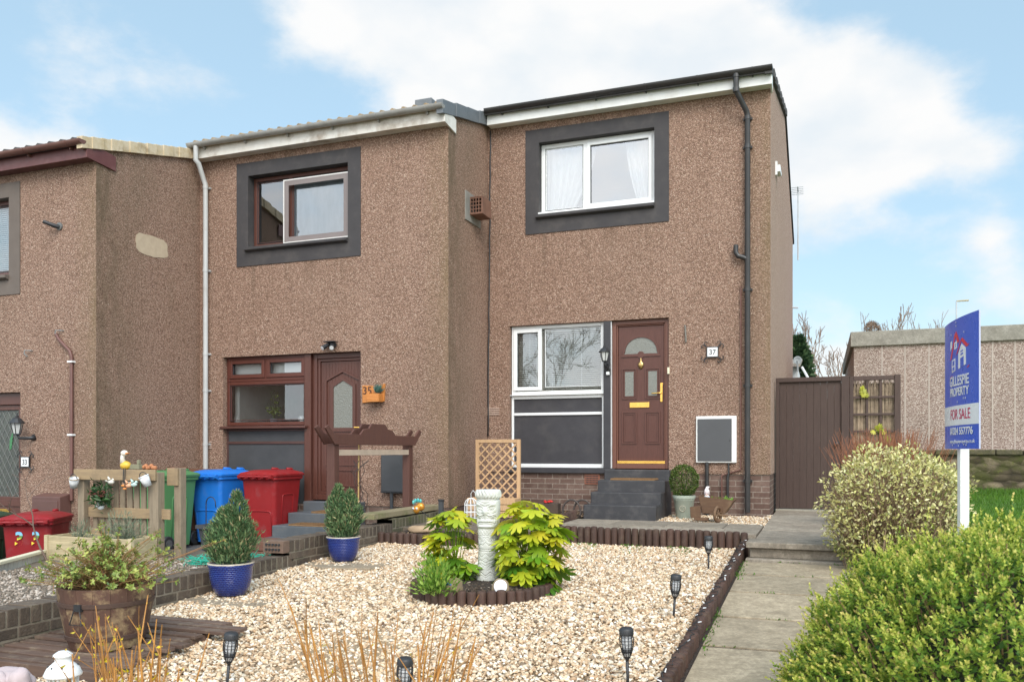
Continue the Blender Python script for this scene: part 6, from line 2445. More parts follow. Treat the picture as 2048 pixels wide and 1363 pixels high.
# smiling insect stake, sphere, lights, rocks
c = onX(833, 1018, -4.35)
c = onY(833, 1018, 8.75)
t = thing('bee_ornament', 'shiny orange metal insect with turquoise wings on a stake', 'ornament', (c.x, c.y, -.1))
BEE = plain("orange_lustre", (.60, .20, .03), (.70, .36, .05), 10, .25, metal=.5)
m = MB().ball(c, .042, 14, 10, (1, .9, 1.15))
m.ball((c.x + .035, c.y + .03, c.z + .03), .05, 14, 10, (1.1, .8, 1.0))
m.build('body', BEE, t, smooth=True)
for sx in (-1, 1):
    e = MB().ball((c.x - .004 + sx * .022, c.y - .035, c.z + .012), .014, 8, 6).build('eye', WHITE, t, smooth=True)
    MB().ball((c.x - .004 + sx * .022, c.y - .047, c.z + .010), .006, 6, 5).build('pupil', BLACKP, e, smooth=True)
for k in range(4):
    a = math.radians(60 + k * 28)
    MB().ball((c.x + .07 * math.cos(a) * 1.0, c.y + .03, c.z + .045 + .06 * math.sin(a)), .026, 8, 6, (.7, .25, 1)).build('wing', plain("turquoise_wing_%d" % k, (.05, .38, .38), (.20, .55, .50), 14, .3, metal=.3), t, smooth=True)
MB().tube([c + Vector((.02, .03, 0)), (c.x + .28, c.y + .25, -.10)], .005, 6).build('stake', BLACKM, t)
c = onY(882, 1052, 9.0)
solo(MB().ball((c.x, c.y, -.04), .055, 18, 12, (1, 1, .85)).build('ladybird_stone', plain("red_pebble_paint", (.42, .05, .09), (.30, .10, .12), 8, .4), None, smooth=True), 'dusky red painted pebble on the soil bed', 'ornament')
c = onY(1150, 1031, 9.0)
c = onY(882, 1020, 9.6)
t = thing('slate_post_light', 'slim slate grey post light standing in the soil bed', 'garden light', (c.x, 9.6, -.1))
MB().box(c.x - .028, c.x + .028, 9.58, 9.63, -.12, .21).build('post', CHAR2, t, bevel=.004)
MB().box(c.x - .034, c.x + .034, 9.574, 9.636, .211, .235).build('cap', BLACKP, t, bevel=.004)
c = onY(901, 1044, 8.95)
t = thing('solar_charger', 'small tilted black solar panel on the soil bed', 'solar panel', (c.x, 8.95, -.08))
Mx = Matrix.Rotation(math.radians(50), 3, 'X') @ Matrix.Rotation(.15, 3, 'Y')
MB().obox((c.x, 8.95, c.z), (.125, .10, .012), Mx).build('frame', plain("grey_frame", (.20, .21, .23), (.25, .26, .28), 4, .4), t, bevel=.003)
MB().obox(Vector((c.x, 8.95, c.z)) + Mx @ Vector((0, 0, .008)), (.105, .082, .004), Mx).build('cells', plain("dark_cells", (.02, .022, .035), (.03, .03, .045), 90, .15), t)
SAND = plain("sandstone", (.45, .32, .20), (.34, .23, .14), 10, .85, .5, 40)
for (u, v, Y, r_, sc, lab, mat) in ((843, 1058, 8.60, .12, (1.5, .7, .42), 'flat brown rock lying behind the curved log edging', SAND), (866, 1048, 8.72, .075, (1.2, .5, .7), 'pale cream triangular rock on the soil bed', STONECAP),
                                    (918, 1052, 8.95, .06, (1.5, .8, .5), 'orange autumn coloured stone by the statue', plain("ochre_stone", (.60, .36, .10), (.5, .28, .08), 9, .8)),
                                    (1093, 1040, 9.55, .17, (1.2, .8, .55), 'rounded tan boulder at the terrace corner', SAND)):
    c = onY(u, v, Y)
    solo(rock(c, r_, sc, u, 3).build('rock', mat, None, smooth=True), lab, 'rock', 'rocks in the side bed')
# wagon wheel rims against the wall and red flower box
for (u, v, Y, lab) in ((1143, 1022, 10.35, 'old dark hoop leaning beside the lowest charcoal step'),):
    c = onY(u, v, Y)
    m = MB()
    R_ = .15
    for off in (0, .14):
        m.tube([(c.x + off + R_ * math.cos(a) * .8, Y + .25 * off, c.z + R_ * math.sin(a)) for a in [PI * (-.15 + 1.3 * k / 20) for k in range(21)]], .013, 6)
    solo(m.build('iron_hoop', plain("old_iron", (.05, .04, .035), (.08, .06, .05), 15, .7), None, smooth=True), lab, 'hoop')
c = onY(1098, 1018, 10.9)
t = thing('flower_box', 'small dark box with a red flower against the brick plinth', 'planter', (c.x, 10.9, 0))
MB().box(c.x - .12, c.x + .14, 10.85, 11.0, -.01, .13).build('box', plain("dark_box", (.06, .04, .03), (.09, .06, .04), 9, .8), t, bevel=.005)
q = random.Random(9)
m = MB()
for k in range(9):
    m.ball((c.x + q.uniform(-.06, .06), 10.88 + q.uniform(-.02, .02), .15 + q.uniform(-.01, .02)), .024, 8, 6, (1, 1, .5))
m.build('red_flowers', plain("red_petals", (.60, .03, .02), (.5, .02, .02), 12, .5), t, smooth=True)

# ------------------------------------------------------------------ box ball, wheelbarrow and gnome by the door
c = onY(1368, 1026, 10.95)
c.z = -.03
SAGE = plain("sage_glaze", (.40, .44, .36), (.35, .39, .32), 4, .4)
t = thing('sage_pot', 'pale sage green pot holding the clipped ball by the steps', 'plant pot', c)
MB().lathe([(.098, 0), (.102, .01), (.132, .235), (.136, .238), (.139, .262), (.146, .266), (.148, .30), (.14, .303), (.13, .30), (.125, .26), (.001, .26)], 36, c).build('body', SAGE, t, auto=50)
cm = onY(1369, 1009, 10.83)
m = MB()
m.tube([(c.x + .036 * math.cos(2 * PI * k / 20), c.y - .122, c.z + .135 + .036 * math.sin(2 * PI * k / 20)) for k in range(21)], .005, 6)
m.tube([(c.x - .012, c.y - .118, c.z + .12), (c.x, c.y - .124, c.z + .15), (c.x + .012, c.y - .118, c.z + .12)], .004, 6)
m.build('medallion', plain("sage_buff", (.42, .38, .29), (.38, .34, .26), 9, .5), t)
BOXC = Vector((c.x, c.y, c.z + .49))

c = onY(1425, 1030, 10.45)
c.z = -.02
WBW = wood_mat("old_barrow_wood", (.15, .082, .045), (.10, .055, .032), 'x', .8, .2, .5, dirt=(.30, .21, .12), damt=.6)
t = thing('wheelbarrow_planter', 'small rustic brown wooden wheelbarrow planter on the gravel', 'planter', c)
a_, b_ = c.x - .155, c.x + .27
m = MB()
yf_, yb_ = 10.33, 10.62
zt0, zt1 = .30, .255
# flared tray: front and back boards, ends
m.prism([(a_ + .05, .09), (b_ - .12, .09), (b_, zt1), (a_, zt0)], yf_, yf_ + .018, 'y')
m.prism([(a_ + .05, .09), (b_ - .12, .09), (b_, zt1), (a_, zt0)], yb_, yb_ + .018, 'y')
m.bar((a_ + .025, (yf_ + yb_) / 2, .195), (a_ + .026, (yf_ + yb_) / 2 + .001, .195), .2, .02)
m.prism([(a_ + .04, .09), (a_ + .058, .09), (a_ + .012, zt0), (a_ - .006, zt0)], yf_ + .019, yb_ - .001, 'y')
m.prism([(b_ - .125, .09), (b_ - .107, .09), (b_ + .004, zt1), (b_ - .014, zt1)], yf_ + .019, yb_ - .001, 'y')
m.box(a_ + .05, b_ - .12, yf_ + .019, yb_ - .001, .085, .10)
m.f = [f for f in m.f]
m.build('tray', WBW, t, bevel=.004)
MB().box(a_ + .03, b_ - .04, yf_ + .02, yb_ - .002, .20, .22).build('soil', SOIL, t)
m = MB()
m.prism([(a_ - .09, .03), (a_ + .03, .03), (a_ + .03, .185), (a_ - .10, .165)], yf_ - .03, yf_ - .008, 'y')
m.box(a_ - .05, a_ + .12, yf_ - .03, yf_ + .06, .0, .035)
m.build('front_board', WBW, t, bevel=.006)
wx = c.x + .085
wl_ = MB().tube([(wx - .018, yf_ - .07, .075), (wx + .022, yf_ - .06, .075)], .085, 18)
m = MB()
for off in (0,):
    ring_o = [(yf_ - .07 + .088 * math.cos(2 * PI * k / 20), .085 + .088 * math.sin(2 * PI * k / 20)) for k in range(21)]
m.tube([(wx + .03 * math.cos(2 * PI * k / 20), yf_ - .07 + .075 * math.cos(2 * PI * k / 20), .085 + .085 * math.sin(2 * PI * k / 20)) for k in range(21)], .018, 8)
for k in range(3):
    a = PI * k / 3 + .3
    m.tube([(wx + .03 * math.cos(a), yf_ - .07 + .075 * math.cos(a), .085 + .085 * math.sin(a)), (wx - .03 * math.cos(a), yf_ - .07 - .075 * math.cos(a), .085 - .085 * math.sin(a))], .008, 6)
m.build('wheel', WBW, t, smooth=True)
MB().tube([(wx - .09, yf_ - .05, .085), (wx + .12, yf_ - .05, .07)], .012, 8).build('axle', WBW, t)
g = Vector((c.x - .07, 10.47, .215))
t = thing('garden_gnome', 'tiny pale garden gnome with a tall pointed hat in the wheelbarrow', 'ornament', g)
MB().lathe([(.040, 0), (.048, .02), (.040, .06), (.026, .085)], 14, g).build('body', plain("gnome_blue", (.35, .42, .62), (.62, .62, .66), 20, .5), t, smooth=True)
MB().ball((g.x, g.y - .01, g.z + .095), .030, 12, 8).build('head', plain("gnome_face", (.70, .48, .40), (.66, .44, .36), 9, .5), t, smooth=True)
MB().lathe([(.026, .0), (.022, -.03), (.006, -.06)], 10, (g.x, g.y - .02, g.z + .09), sy=.7).build('beard', WHITE, t, smooth=True)
MB().tube([(g.x, g.y, g.z + .10), (g.x + .0, g.y, g.z + .15), (g.x + .006, g.y, g.z + .185), (g.x + .03, g.y, g.z + .19)], [.040, .030, .018, .008], 12).build('hat', plain("gnome_hat", (.78, .68, .68), (.72, .60, .60), 6, .5), t, smooth=True)
MB().ball((g.x, g.y - .040, g.z + .095), .008, 8, 6).build('nose', plain("gnome_nose", (.70, .42, .36), (.7, .4, .34), 9, .5), t, smooth=True)

# ------------------------------------------------------------------ gate, reed trellis, garage and retaining wall
YG = 12.5
gxa, gxb = XG + .02, onY(1690, 900, YG).x
gxc = onY(1801, 900, YG).x
zgt = 1.885
t = thing('garden_gate', 'tall brown vertical board gate with a black knob at the end of the path', 'gate', ((gxa + gxb) / 2, YG, 0))
nb = 9
xw = onY(1590, 900, YG).x
for k in range(nb):
    w = (gxb - gxa - .10) / nb
    MB().box(gxa + .05 + k * w + .0003, gxa + .05 + (k + 1) * w - .0003, YG + rw.uniform(0, .002), YG + .02, .03, zgt - .06).build('board', GATE, t, bevel=.004)
MB().box(gxa, gxa + .048, YG - .03, YG + .05, -.02, zgt - .01).build('post', GATE, t, bevel=.004)
MB().box(gxb - .048, gxb + .05, YG - .03, YG + .05, -.02, zgt + .01).build('post', GATE, t, bevel=.004)
MB().box(gxa, gxb - .049, YG - .035, YG + .055, zgt - .058, zgt + .005).build('top_rail', GATE, t, bevel=.004)
c = onY(1673, 887, YG)
MB().lathe([(.030, 0), (.030, .01), (.012, .012), (.012, .03), (.03, .04), (.034, .055), (.026, .072), (.001, .076)], 18).xform(Matrix.Translation((c.x, YG, c.z)) @ Matrix.Rotation(PI / 2, 4, 'X')).build('knob', BLACKM, t, smooth=True)
MB().box(gxa, gxb, YG - .10, YG + .10, -.05, .022).build('threshold', plain("pale_sill_stone", (.34, .31, .25), (.28, .26, .21), 9, .9), t, bevel=.005)
t = thing('reed_trellis', 'brown square trellis backed with dried reed screening beside the gate', 'trellis', ((gxb + gxc) / 2, YG, 0))
ta, tb = gxb + .06, gxc
m = MB()
m.box(ta, ta + .05, YG - .02, YG + .03, -.02, zgt)
m.box(tb - .075, tb, YG - .03, YG + .05, -.02, zgt + .01)
m.box(ta + .051, tb - .076, YG - .019, YG + .029, zgt - .06, zgt)
m.build('frame', GATE, t, bevel=.004)
m = MB()
for k in (1, 2):
    xx = ta + .05 + (tb - ta - .125) * k / 3
    m.box(xx - .016, xx + .016, YG - .012, YG + .004, .0, zgt - .061)
for k in range(1, 9):
    zz_ = zgt - .06 - k * .235
    if zz_ > 0:
        m.box(ta + .051, tb - .076, YG - .022, YG - .0125, zz_ - .016, zz_ + .016)
m.build('lattice', GATE, t, bevel=.003)
r = np.random.default_rng(3)
n = 260
p0 = np.stack([r.uniform(ta + .05, tb - .075, n), np.full(n, YG + .02) + r.uniform(0, .02, n), r.uniform(0, .1, n)], 1)
p1 = p0 + np.stack([r.normal(0, .02, n), np.zeros(n), zgt - .12 - r.uniform(0, .12, n)], 1)
V, F = sticks_np(p0, p1, np.full(n, .005), np.full(n, .004), 4)
o = np_obj('reed_screen', V, [F], plain("dry_reed", (.38, .29, .20), (.22, .16, .11), 20, .85, isl=.3), t)
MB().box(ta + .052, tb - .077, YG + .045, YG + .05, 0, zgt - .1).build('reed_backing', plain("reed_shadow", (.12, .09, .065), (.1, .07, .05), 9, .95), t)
# pebble-dash garage
YGA = 16.6
xga = onY(1708, 700, YGA).x
zga, zgt2 = .80, onY(1708, 664, YGA).z
t = thing('garage', 'flat roofed pebble-dashed garage with a concrete roof edge behind the gate', 'garage', (4, YGA + 3, zga))
m = MB().box(xga, 9.0, YGA, YGA + 6, zga - .1, zgt2 - .2)
m.build('wall', HARL_GAR, t)
m = MB()
pr = random.Random(2)
x = xga - .06
xe_ = 9.1
m.prism([(x, zgt2 - .27), (5.0, zgt2 - .265), (5.4, zgt2 - .29), (5.9, zgt2 - .25), (xe_, zgt2 - .26), (xe_, zgt2), (x, zgt2)], YGA - .05, YGA + .03, 'y')
m.box(x, xga + .02, YGA + .031, YGA + 6.05, zgt2 - .265, zgt2)
m.build('roof_edge', CONCR, t, bevel=.008)
MB().box(xga + .021, 9, YGA + .031, YGA + 6, zgt2 - .19, zgt2 - .03).build('roof', TILE_D, t)
m = MB()
for u in (1764, 1810, 1858, 1985, 2030):
    xx = onY(u, 800, YGA).x
    m.box(xx - .012, xx + .012, YGA - .006, YGA + .002, zga - .1, zgt2 - .27)
m.build('panel_joint', plain("pale_joint", (.46, .385, .335), (.42, .35, .305), 9, .9), t)
# mossy retaining wall
STW = NT("mossy_rubble")
vo = STW.voro(1.0, vec=STW.mapv((3.4, 3.4, 8.5)))
sp_ = STW.n("ShaderNodeSeparateColor")
STW.l(vo.outputs["Color"], sp_.inputs[0])
c1 = STW.ramp(sp_.outputs[0], [(0, (.07, .055, .035)), (.5, (.15, .12, .08)), (.85, (.24, .19, .13)), (1, (.36, .28, .20))])
c1 = STW.mix(STW.range(vo.outputs["Distance"], .45, .75, 0, .8), c1, (.03, .025, .017))
c1 = STW.mix(STW.range(STW.noise(4, 8, .7), .45, .62, 0, .85), c1, (.065, .070, .022))
c1 = STW.mix(STW.range(STW.noise(9, 8, .7, STW.mapv(loc=(3, 3, 3))), .58, .68, 0, .6), c1, (.14, .15, .03))
STW = STW.fin(c1, .95, STW.bump(STW.math('SUBTRACT', 1.0, vo.outputs["Distance"]), .9, .05, STW.bump(STW.noise(40, 6, .7), .5, .02)), spec=.2)
zwt = onY(1990, 906, YGA - .1).z
t = thing('retaining_wall', 'old mossy rubble stone wall below the garage', 'wall', (4, YGA - .2, .1))
MB().box(.47, 12, YGA - .30, YGA - .01, -.3, zwt - .03).build('stonework', STW, t)
r_ = random.Random(6)
m = MB()
x = .47
while x < 12:
    w = r_.uniform(.3, .7)
    m.box(x, x + w - .012, YGA - .34, YGA - .005, zwt - .029, zwt + r_.uniform(.03, .075))
    x += w
m.build('coping', plain("mossy_coping", (.12, .10, .06), (.07, .065, .035), 10, .95, .8, 30, dirt=(.16, .15, .03), dscale=6, damt=.8, bdist=.02), t, bevel=.02)

# ------------------------------------------------------------------ sale board
def cam_pt(lat, d, z):
    return Vector((lat * CT - d * ST, lat * ST + d * CT, z))


BL, BR_ = cam_pt(2.97, 5.70, 0), cam_pt(2.81, 5.0, 0)
dv = (BR_ - BL)
BWD = dv.length
rz = math.atan2(dv.y, dv.x)
zbot = EYE - (897 - 900) / FPX * 5.35
ztp = EYE - (637.5 - 900) / FPX * 5.35
BH = ztp - zbot
t = thing('sale_board', "blue estate agent's for sale board on a white wooden post", 'sign', (0, 0, 0))


def bow(x):
    s = x / BWD
    return .11 * s * s - .11 * s


def bend(o):
    for v in o.data.vertices:
        v.co.y += bow(v.co.x)
    o.parent = t
    return o


SB = plain("sign_blue", (.045, .115, .56), (.05, .12, .58), 3, .3)
SW = plain("sign_white", (.80, .80, .80), (.78, .78, .78), 3, .3)
SR = plain("sign_red", (.70, .035, .055), (.66, .03, .05), 3, .35)
SCR = plain("sign_crimson", (.55, .02, .10), (.5, .02, .09), 3, .35)


def sheet(x0, x1, z0, z1, y, th, mat, name, nx=24):
    m = MB()
    for i in range(nx):
        a, b = x0 + (x1 - x0) * i / nx, x0 + (x1 - x0) * (i + 1) / nx
        m.add([(a, y, z0), (b, y, z0), (b, y, z1), (a, y, z1), (a, y + th, z0), (b, y + th, z0), (b, y + th, z1), (a, y + th, z1)],
              [(0, 1, 2, 3), (7, 6, 5, 4), (0, 4, 5, 1), (3, 2, 6, 7)] + ([(0, 3, 7, 4)] if i == 0 else []) + ([(1, 5, 6, 2)] if i == nx - 1 else []))
    o = m.build(name, mat, None, fix=False)
    return bend(o)


VZ = lambda v: zbot + BH * (1272 - v) / (1272 - 170)     # rows of the enlarged board, measured near its middle
sheet(0, BWD, zbot, ztp, 0, .006, SB, 'panel')
sheet(.0, BWD, VZ(1072), VZ(905), -.0015, .001, SW, 'white_band')
sheet(BWD + .0005, BWD + .004, zbot, ztp, -.001, .008, plain("sign_edge", (.45, .47, .62), (.45, .47, .62), 3, .4), 'edge_trim', 1)


def txt(s, xl, xr, z0, h, mat, name, sx_only=False, bold=0.0):
    o = text_obj(name, s, h / .70, mat, None, (0, 0, 0), UP_ROT, depth=.0006, align='LEFT', bold=bold)
    xs_ = [v.co.x for v in o.data.vertices]
    a, b = min(xs_), max(xs_)
    for v in o.data.vertices:
        v.co.x = xl + (v.co.x - a) / (b - a) * (xr - xl)
        v.co.z += z0
        v.co.y -= .0028
    return bend(o)


# fraction of the board width for an enlarged column
def FX_(u):
    return BWD * BOARD(u)


def BOARD(u):
    # inverse of the bowed perspective, found numerically
    best, bs = 0, 1e9
    for k in range(401):
        s = k / 400
        x = s * BWD
        y = bow(x)
        wx, wy = BL.x + x * math.cos(rz) - y * math.sin(rz), BL.y + x * math.sin(rz) + y * math.cos(rz)
        d_ = -wx * ST + wy * CT
        px = 1024 + FPX * (wx * CT + wy * ST) / d_
        e = abs(px - (1880 + u / 4.26))
        if e < bs:
            best, bs = s, e
    return best


txt('GILLESPIE', FX_(90), FX_(250), VZ(735), VZ(652) - VZ(735), SW, 'lettering', bold=.0012)
txt('PROPERTY', FX_(92), FX_(250), VZ(822), VZ(752) - VZ(822), SW, 'lettering', bold=.0012)
txt('FOR SALE', FX_(95), FX_(262), VZ(1022), VZ(935) - VZ(1022), SCR, 'lettering')
txt('01324 557776', FX_(92), FX_(282), VZ(1150), VZ(1090) - VZ(1150), SW, 'lettering', bold=.0012)
txt('www.gillespieproperty.co.uk', FX_(90), FX_(300), VZ(1222), VZ(1192) - VZ(1222), SW, 'lettering')


def poly_on_board(pts, mat, name, y=-.0022):
    m = MB().prism([(FX_(u), VZ(v)) for u, v in pts], y, y + .0015, 'y')
    return bend(m.build(name, mat, None))


def strip(pts, w, mat, name):
    for (a, b) in zip(pts[:-1], pts[1:]):
        (u0, v0), (u1, v1) = a, b
        poly_on_board([(u0 - w * .5, v0 + w * .7), (u1 - w * .5, v1 + w * .7), (u1 + w * .5, v1 - w * .7), (u0 + w * .5, v0 - w * .7)], mat, name)


strip([(95, 500), (134, 285), (160, 372)], 13, SR, 'logo_roof')
strip([(146, 470), (184, 355), (232, 425), (246, 420)], 13, SR, 'logo_roof')
strip([(92, 655), (248, 596)], 12, SR, 'logo_underline')
poly_on_board([(92, 350), (104, 338), (104, 400), (92, 425)], SW, 'logo_chimney')
for (a, b, c_, d_) in ((124, 146, 362, 420),):
    poly_on_board([(a, d_ + 6), (b, d_ - 4), (b, c_ - 4), (a, c_ + 6)], SW, 'logo_window')
    poly_on_board([(a + 7, 408), (b - 7, 402), (b - 7, 394), (a + 7, 398)], SB, 'logo_window_light', -.003)
    poly_on_board([(a + 7, 390), (b - 7, 386), (b - 7, 376), (a + 7, 380)], SB, 'logo_window_light', -.003)
poly_on_board([(104, 618), (132, 606), (132, 500), (104, 512)], SW, 'logo_window')
poly_on_board([(110, 562), (126, 556), (126, 515), (110, 522)], SB, 'logo_window_light', -.003)
poly_on_board([(110, 605), (126, 598), (126, 568), (110, 574)], SB, 'logo_window_light', -.003)
poly_on_board([(158, 600), (222, 575), (222, 440), (186, 395), (158, 470)], SW, 'logo_gable')
poly_on_board([(176, 593), (204, 582), (204, 505), (176, 516)], SB, 'logo_door', -.003)
poly_on_board([(178, 492), (200, 484), (200, 470), (178, 478)], SB, 'logo_window_light', -.003)
poly_on_board([(178, 466), (200, 458), (200, 446), (178, 454)], SB, 'logo_window_light', -.003)
q = random.Random(15)
m = MB()
for (u, v) in ((140, 200), (141, 230), (208, 306), (100, 288), (153, 876), (205, 852), (222, 853), (112, 1240), (164, 1245), (208, 1235), (228, 1240)):
    x, z = FX_(u), VZ(v)
    m.lathe([(.006, -.001), (.006, .001)], 8, (0, 0, 0))
    nn = len(m.v) - 16
    m.v[nn:] = [(x + a, -.004 + c_, z + b) for a, b, c_ in m.v[nn:]]
bend(m.build('fixing', plain("dull_staple", (.55, .58, .66), (.5, .5, .6), 9, .5), None))
px_, pd = (1929 - 1024) / FPX * 5.4, 5.4
pw = cam_pt(px_, pd, 0)
# post in the board's own axes
co, si = math.cos(-rz), math.sin(-rz)
lx, ly = (pw.x - BL.x) * co - (pw.y - BL.y) * si, (pw.x - BL.x) * si + (pw.y - BL.y) * co
o = MB().box(lx - .032, lx + .032, .010 + ly * 0 + .02, .085, -.7, zbot + .25).build('post', WHITEP, None, bevel=.004)
o.data.transform(Matrix.Translation((0, bow(lx) - .0, 0)))
o.parent = t
t.location = BL
t.rotation_euler = (0, 0, rz)

# ------------------------------------------------------------------ white lantern and reclining stone figure at the left front
c = onG(126, 1420)
d = 3.75
t_u = (126 - 1024) / FPX
c = Vector((d * (t_u * CT - ST), d * (t_u * ST + CT), 0))
c.z = zg(c.y)
lz = EYE - (1300 - 900) / FPX * d
dzl = lz - .30
t = thing('white_lantern', 'white metal candle lantern with a domed lid at the front of the garden', 'lantern', (c.x, c.y, dzl))
b = Vector((c.x, c.y, dzl))
MB().lathe([(.072, 0), (.072, .018), (.058, .022)], 6, b).build('base', WHITE, t, bevel=.003)
m = MB()
for k in range(6):
    a = 2 * PI * k / 6
    m.tube([(b.x + .060 * math.cos(a), b.y + .060 * math.sin(a), b.z + .02), (b.x + .060 * math.cos(a), b.y + .060 * math.sin(a), b.z + .19)], .006, 6)
m.build('upright', WHITE, t)
MB().lathe([(.052, .022), (.052, .188)], 6, b, cap=False).build('glass', GLASS_K, t, fix=False)
MB().lathe([(.078, .188), (.080, .196), (.066, .225), (.040, .248), (.034, .252), (.034, .272), (.042, .276), (.040, .284), (.02, .298), (.001, .30)], 24, b).build('lid', WHITE, t, smooth=True)
for k in range(8):
    a = 2 * PI * k / 8
    MB().ball((b.x + .060 * math.cos(a), b.y + .060 * math.sin(a), b.z + .233), .0045, 6, 5).build('vent', BLACKP, t)
MB().lathe([(.03, .022), (.03, .10), (.001, .10)], 14, b).build('candle', CREAM, t, auto=40)
t_u = (20 - 1024) / FPX
d = 4.0
c = Vector((d * (t_u * CT - ST), d * (t_u * ST + CT), 0))
zt_ = EYE - (1325 - 900) / FPX * d
zt2 = zt_ - .10
m = rock((c.x, c.y, zt2), .10, (1.3, .9, .75), 5, 4)
k2 = rock((c.x + .10, c.y - .03, zt2 + .035), .055, (.9, .9, 1.1), 6, 3)
m.add(k2.v, k2.f)
k2 = rock((c.x - .02, c.y - .06, zt2 + .02), .06, (1.2, .7, .9), 9, 3)
m.add(k2.v, k2.f)
k2 = rock((c.x, c.y, zt2 - .12), .14, (1.2, .9, .8), 11, 3)
m.add(k2.v, k2.f)
solo(m.build('stone_figure', plain("pink_grey_stone", (.52, .42, .42), (.42, .34, .34), 9, .85, .3, 50), None, smooth=True), 'pale pink curled stone animal figure in the left bottom corner', 'ornament')
# ------------------------------------------------------------------ planting
def lobes_np(r, n, lobes, inner=.55, noise=.12):
    """points scattered through ellipsoid lobes, denser outwards; returns points and outward directions"""
    lobes = np.array(lobes, dtype=float)
    vol = (lobes[:, 3] * lobes[:, 4] * lobes[:, 5]) ** .67
    which = r.choice(len(lobes), n, p=vol / vol.sum())
    d = unit(r.normal(0, 1, (n, 3)))
    rad = inner + (1 - inner) * r.random(n) ** .6
    rad *= 1 + noise * np.sin(d[:, 0] * 7 + which) * np.sin(d[:, 1] * 6 + 2) + noise * .7 * np.sin(d[:, 2] * 11 + d[:, 0] * 5)
    L = lobes[which]
    P = L[:, :3] + d * rad[:, None] * L[:, 3:6]
    out = unit(d / L[:, 3:6])
    return P, out, rad


# the two dwarf conifers
CONIF = leaf_mat("conifer_spray", [(0, (.035, .085, .036)), (.5, (.12, .21, .085)), (.85, (.23, .33, .14)), (1, (.48, .35, .20))], .15, .6, .3)


def dwarf_conifer(c, h, w, peaks, seed, label):
    r = np.random.default_rng(seed)
    n = 9500
    f = r.random(n) ** .85
    wid = w * (np.sin(np.pi * np.clip(f * .80 + .20, 0, 1)) ** .8)
    pk = r.integers(0, len(peaks), n)
    px = np.array([p[0] for p in peaks])[pk]
    ph = np.array([p[1] for p in peaks])[pk]
    a = r.uniform(0, 2 * np.pi, n)
    rad = wid * (.45 + .55 * r.random(n) ** .5) * (1 + .17 * np.sin(a * 3 + f * 13) + .15 * np.sin(a * 7 - f * 21) + .10 * np.sin(a * 13 + f * 40))
    top = np.clip((f - .45) / .55, 0, 1)
    P = np.stack([c.x + px * np.clip(f * 1.5, 0, 1) + rad * np.cos(a) * (1 - .45 * top), c.y + rad * np.sin(a) * (1 - .45 * top), c.z + h * ph * f], 1)
    al = unit(np.stack([np.cos(a) * .75, np.sin(a) * .75, np.full(n, 1.05)], 1) + r.normal(0, .38, (n, 3)))
    nr = np.stack([np.cos(a), np.sin(a), r.normal(0, .4, n)], 1) + r.normal(0, .4, (n, 3))
    tint = np.clip(r.normal(.42, .22, n) + .10 * (rad / np.maximum(wid, 1e-3) - .8), 0, .86)
    tint = np.where(r.random(n) < .13, r.uniform(.86, 1, n), tint)
    V1, F1, T1 = leaf_np(P, al, nr, r.uniform(.016, .058, n), LEAF_V, LEAF_F, tint, np.full(n, .22))
    p0 = np.stack([c.x + r.normal(0, .02, 30), c.y + r.normal(0, .02, 30), np.full(30, c.z - .02)], 1)
    ii = r.integers(0, n, 30)
    V2, F2 = sticks_np(p0, P[ii], np.full(30, .006), np.full(30, .002))
    V, F, T = merge_np([(V1, F1, T1), (V2, F2, np.full(len(V2), .95))])
    return solo(np_obj('dwarf_conifer', V, F, CONIF, attrs={'tint': T}), label, 'shrub', 'dwarf conifers in the blue pots')


dwarf_conifer(Vector((pot1.x, pot1.y, pot1.z + .24)), .57, .158, [(-.075, .76), (.055, 1.0), (-.005, .80), (.09, .70)], 3, 'two peaked dwarf conifer growing in the nearer blue pot')
dwarf_conifer(Vector((pot2.x, pot2.y, pot2.z + .22)), .50, .135, [(-.06, 1.0), (.075, .90), (0, .7)], 4, 'twin peaked dwarf conifer growing in the farther blue pot')

# azalea in the half barrel
r = np.random.default_rng(21)
STEM = plain("reddish_twig", (.22, .11, .055), (.15, .075, .04), 30, .7)
AZ = leaf_mat("azalea_leaf", [(0, (.11, .18, .04)), (.5, (.29, .37, .08)), (.85, (.50, .50, .13)), (1, (.38, .23, .10))], .3)


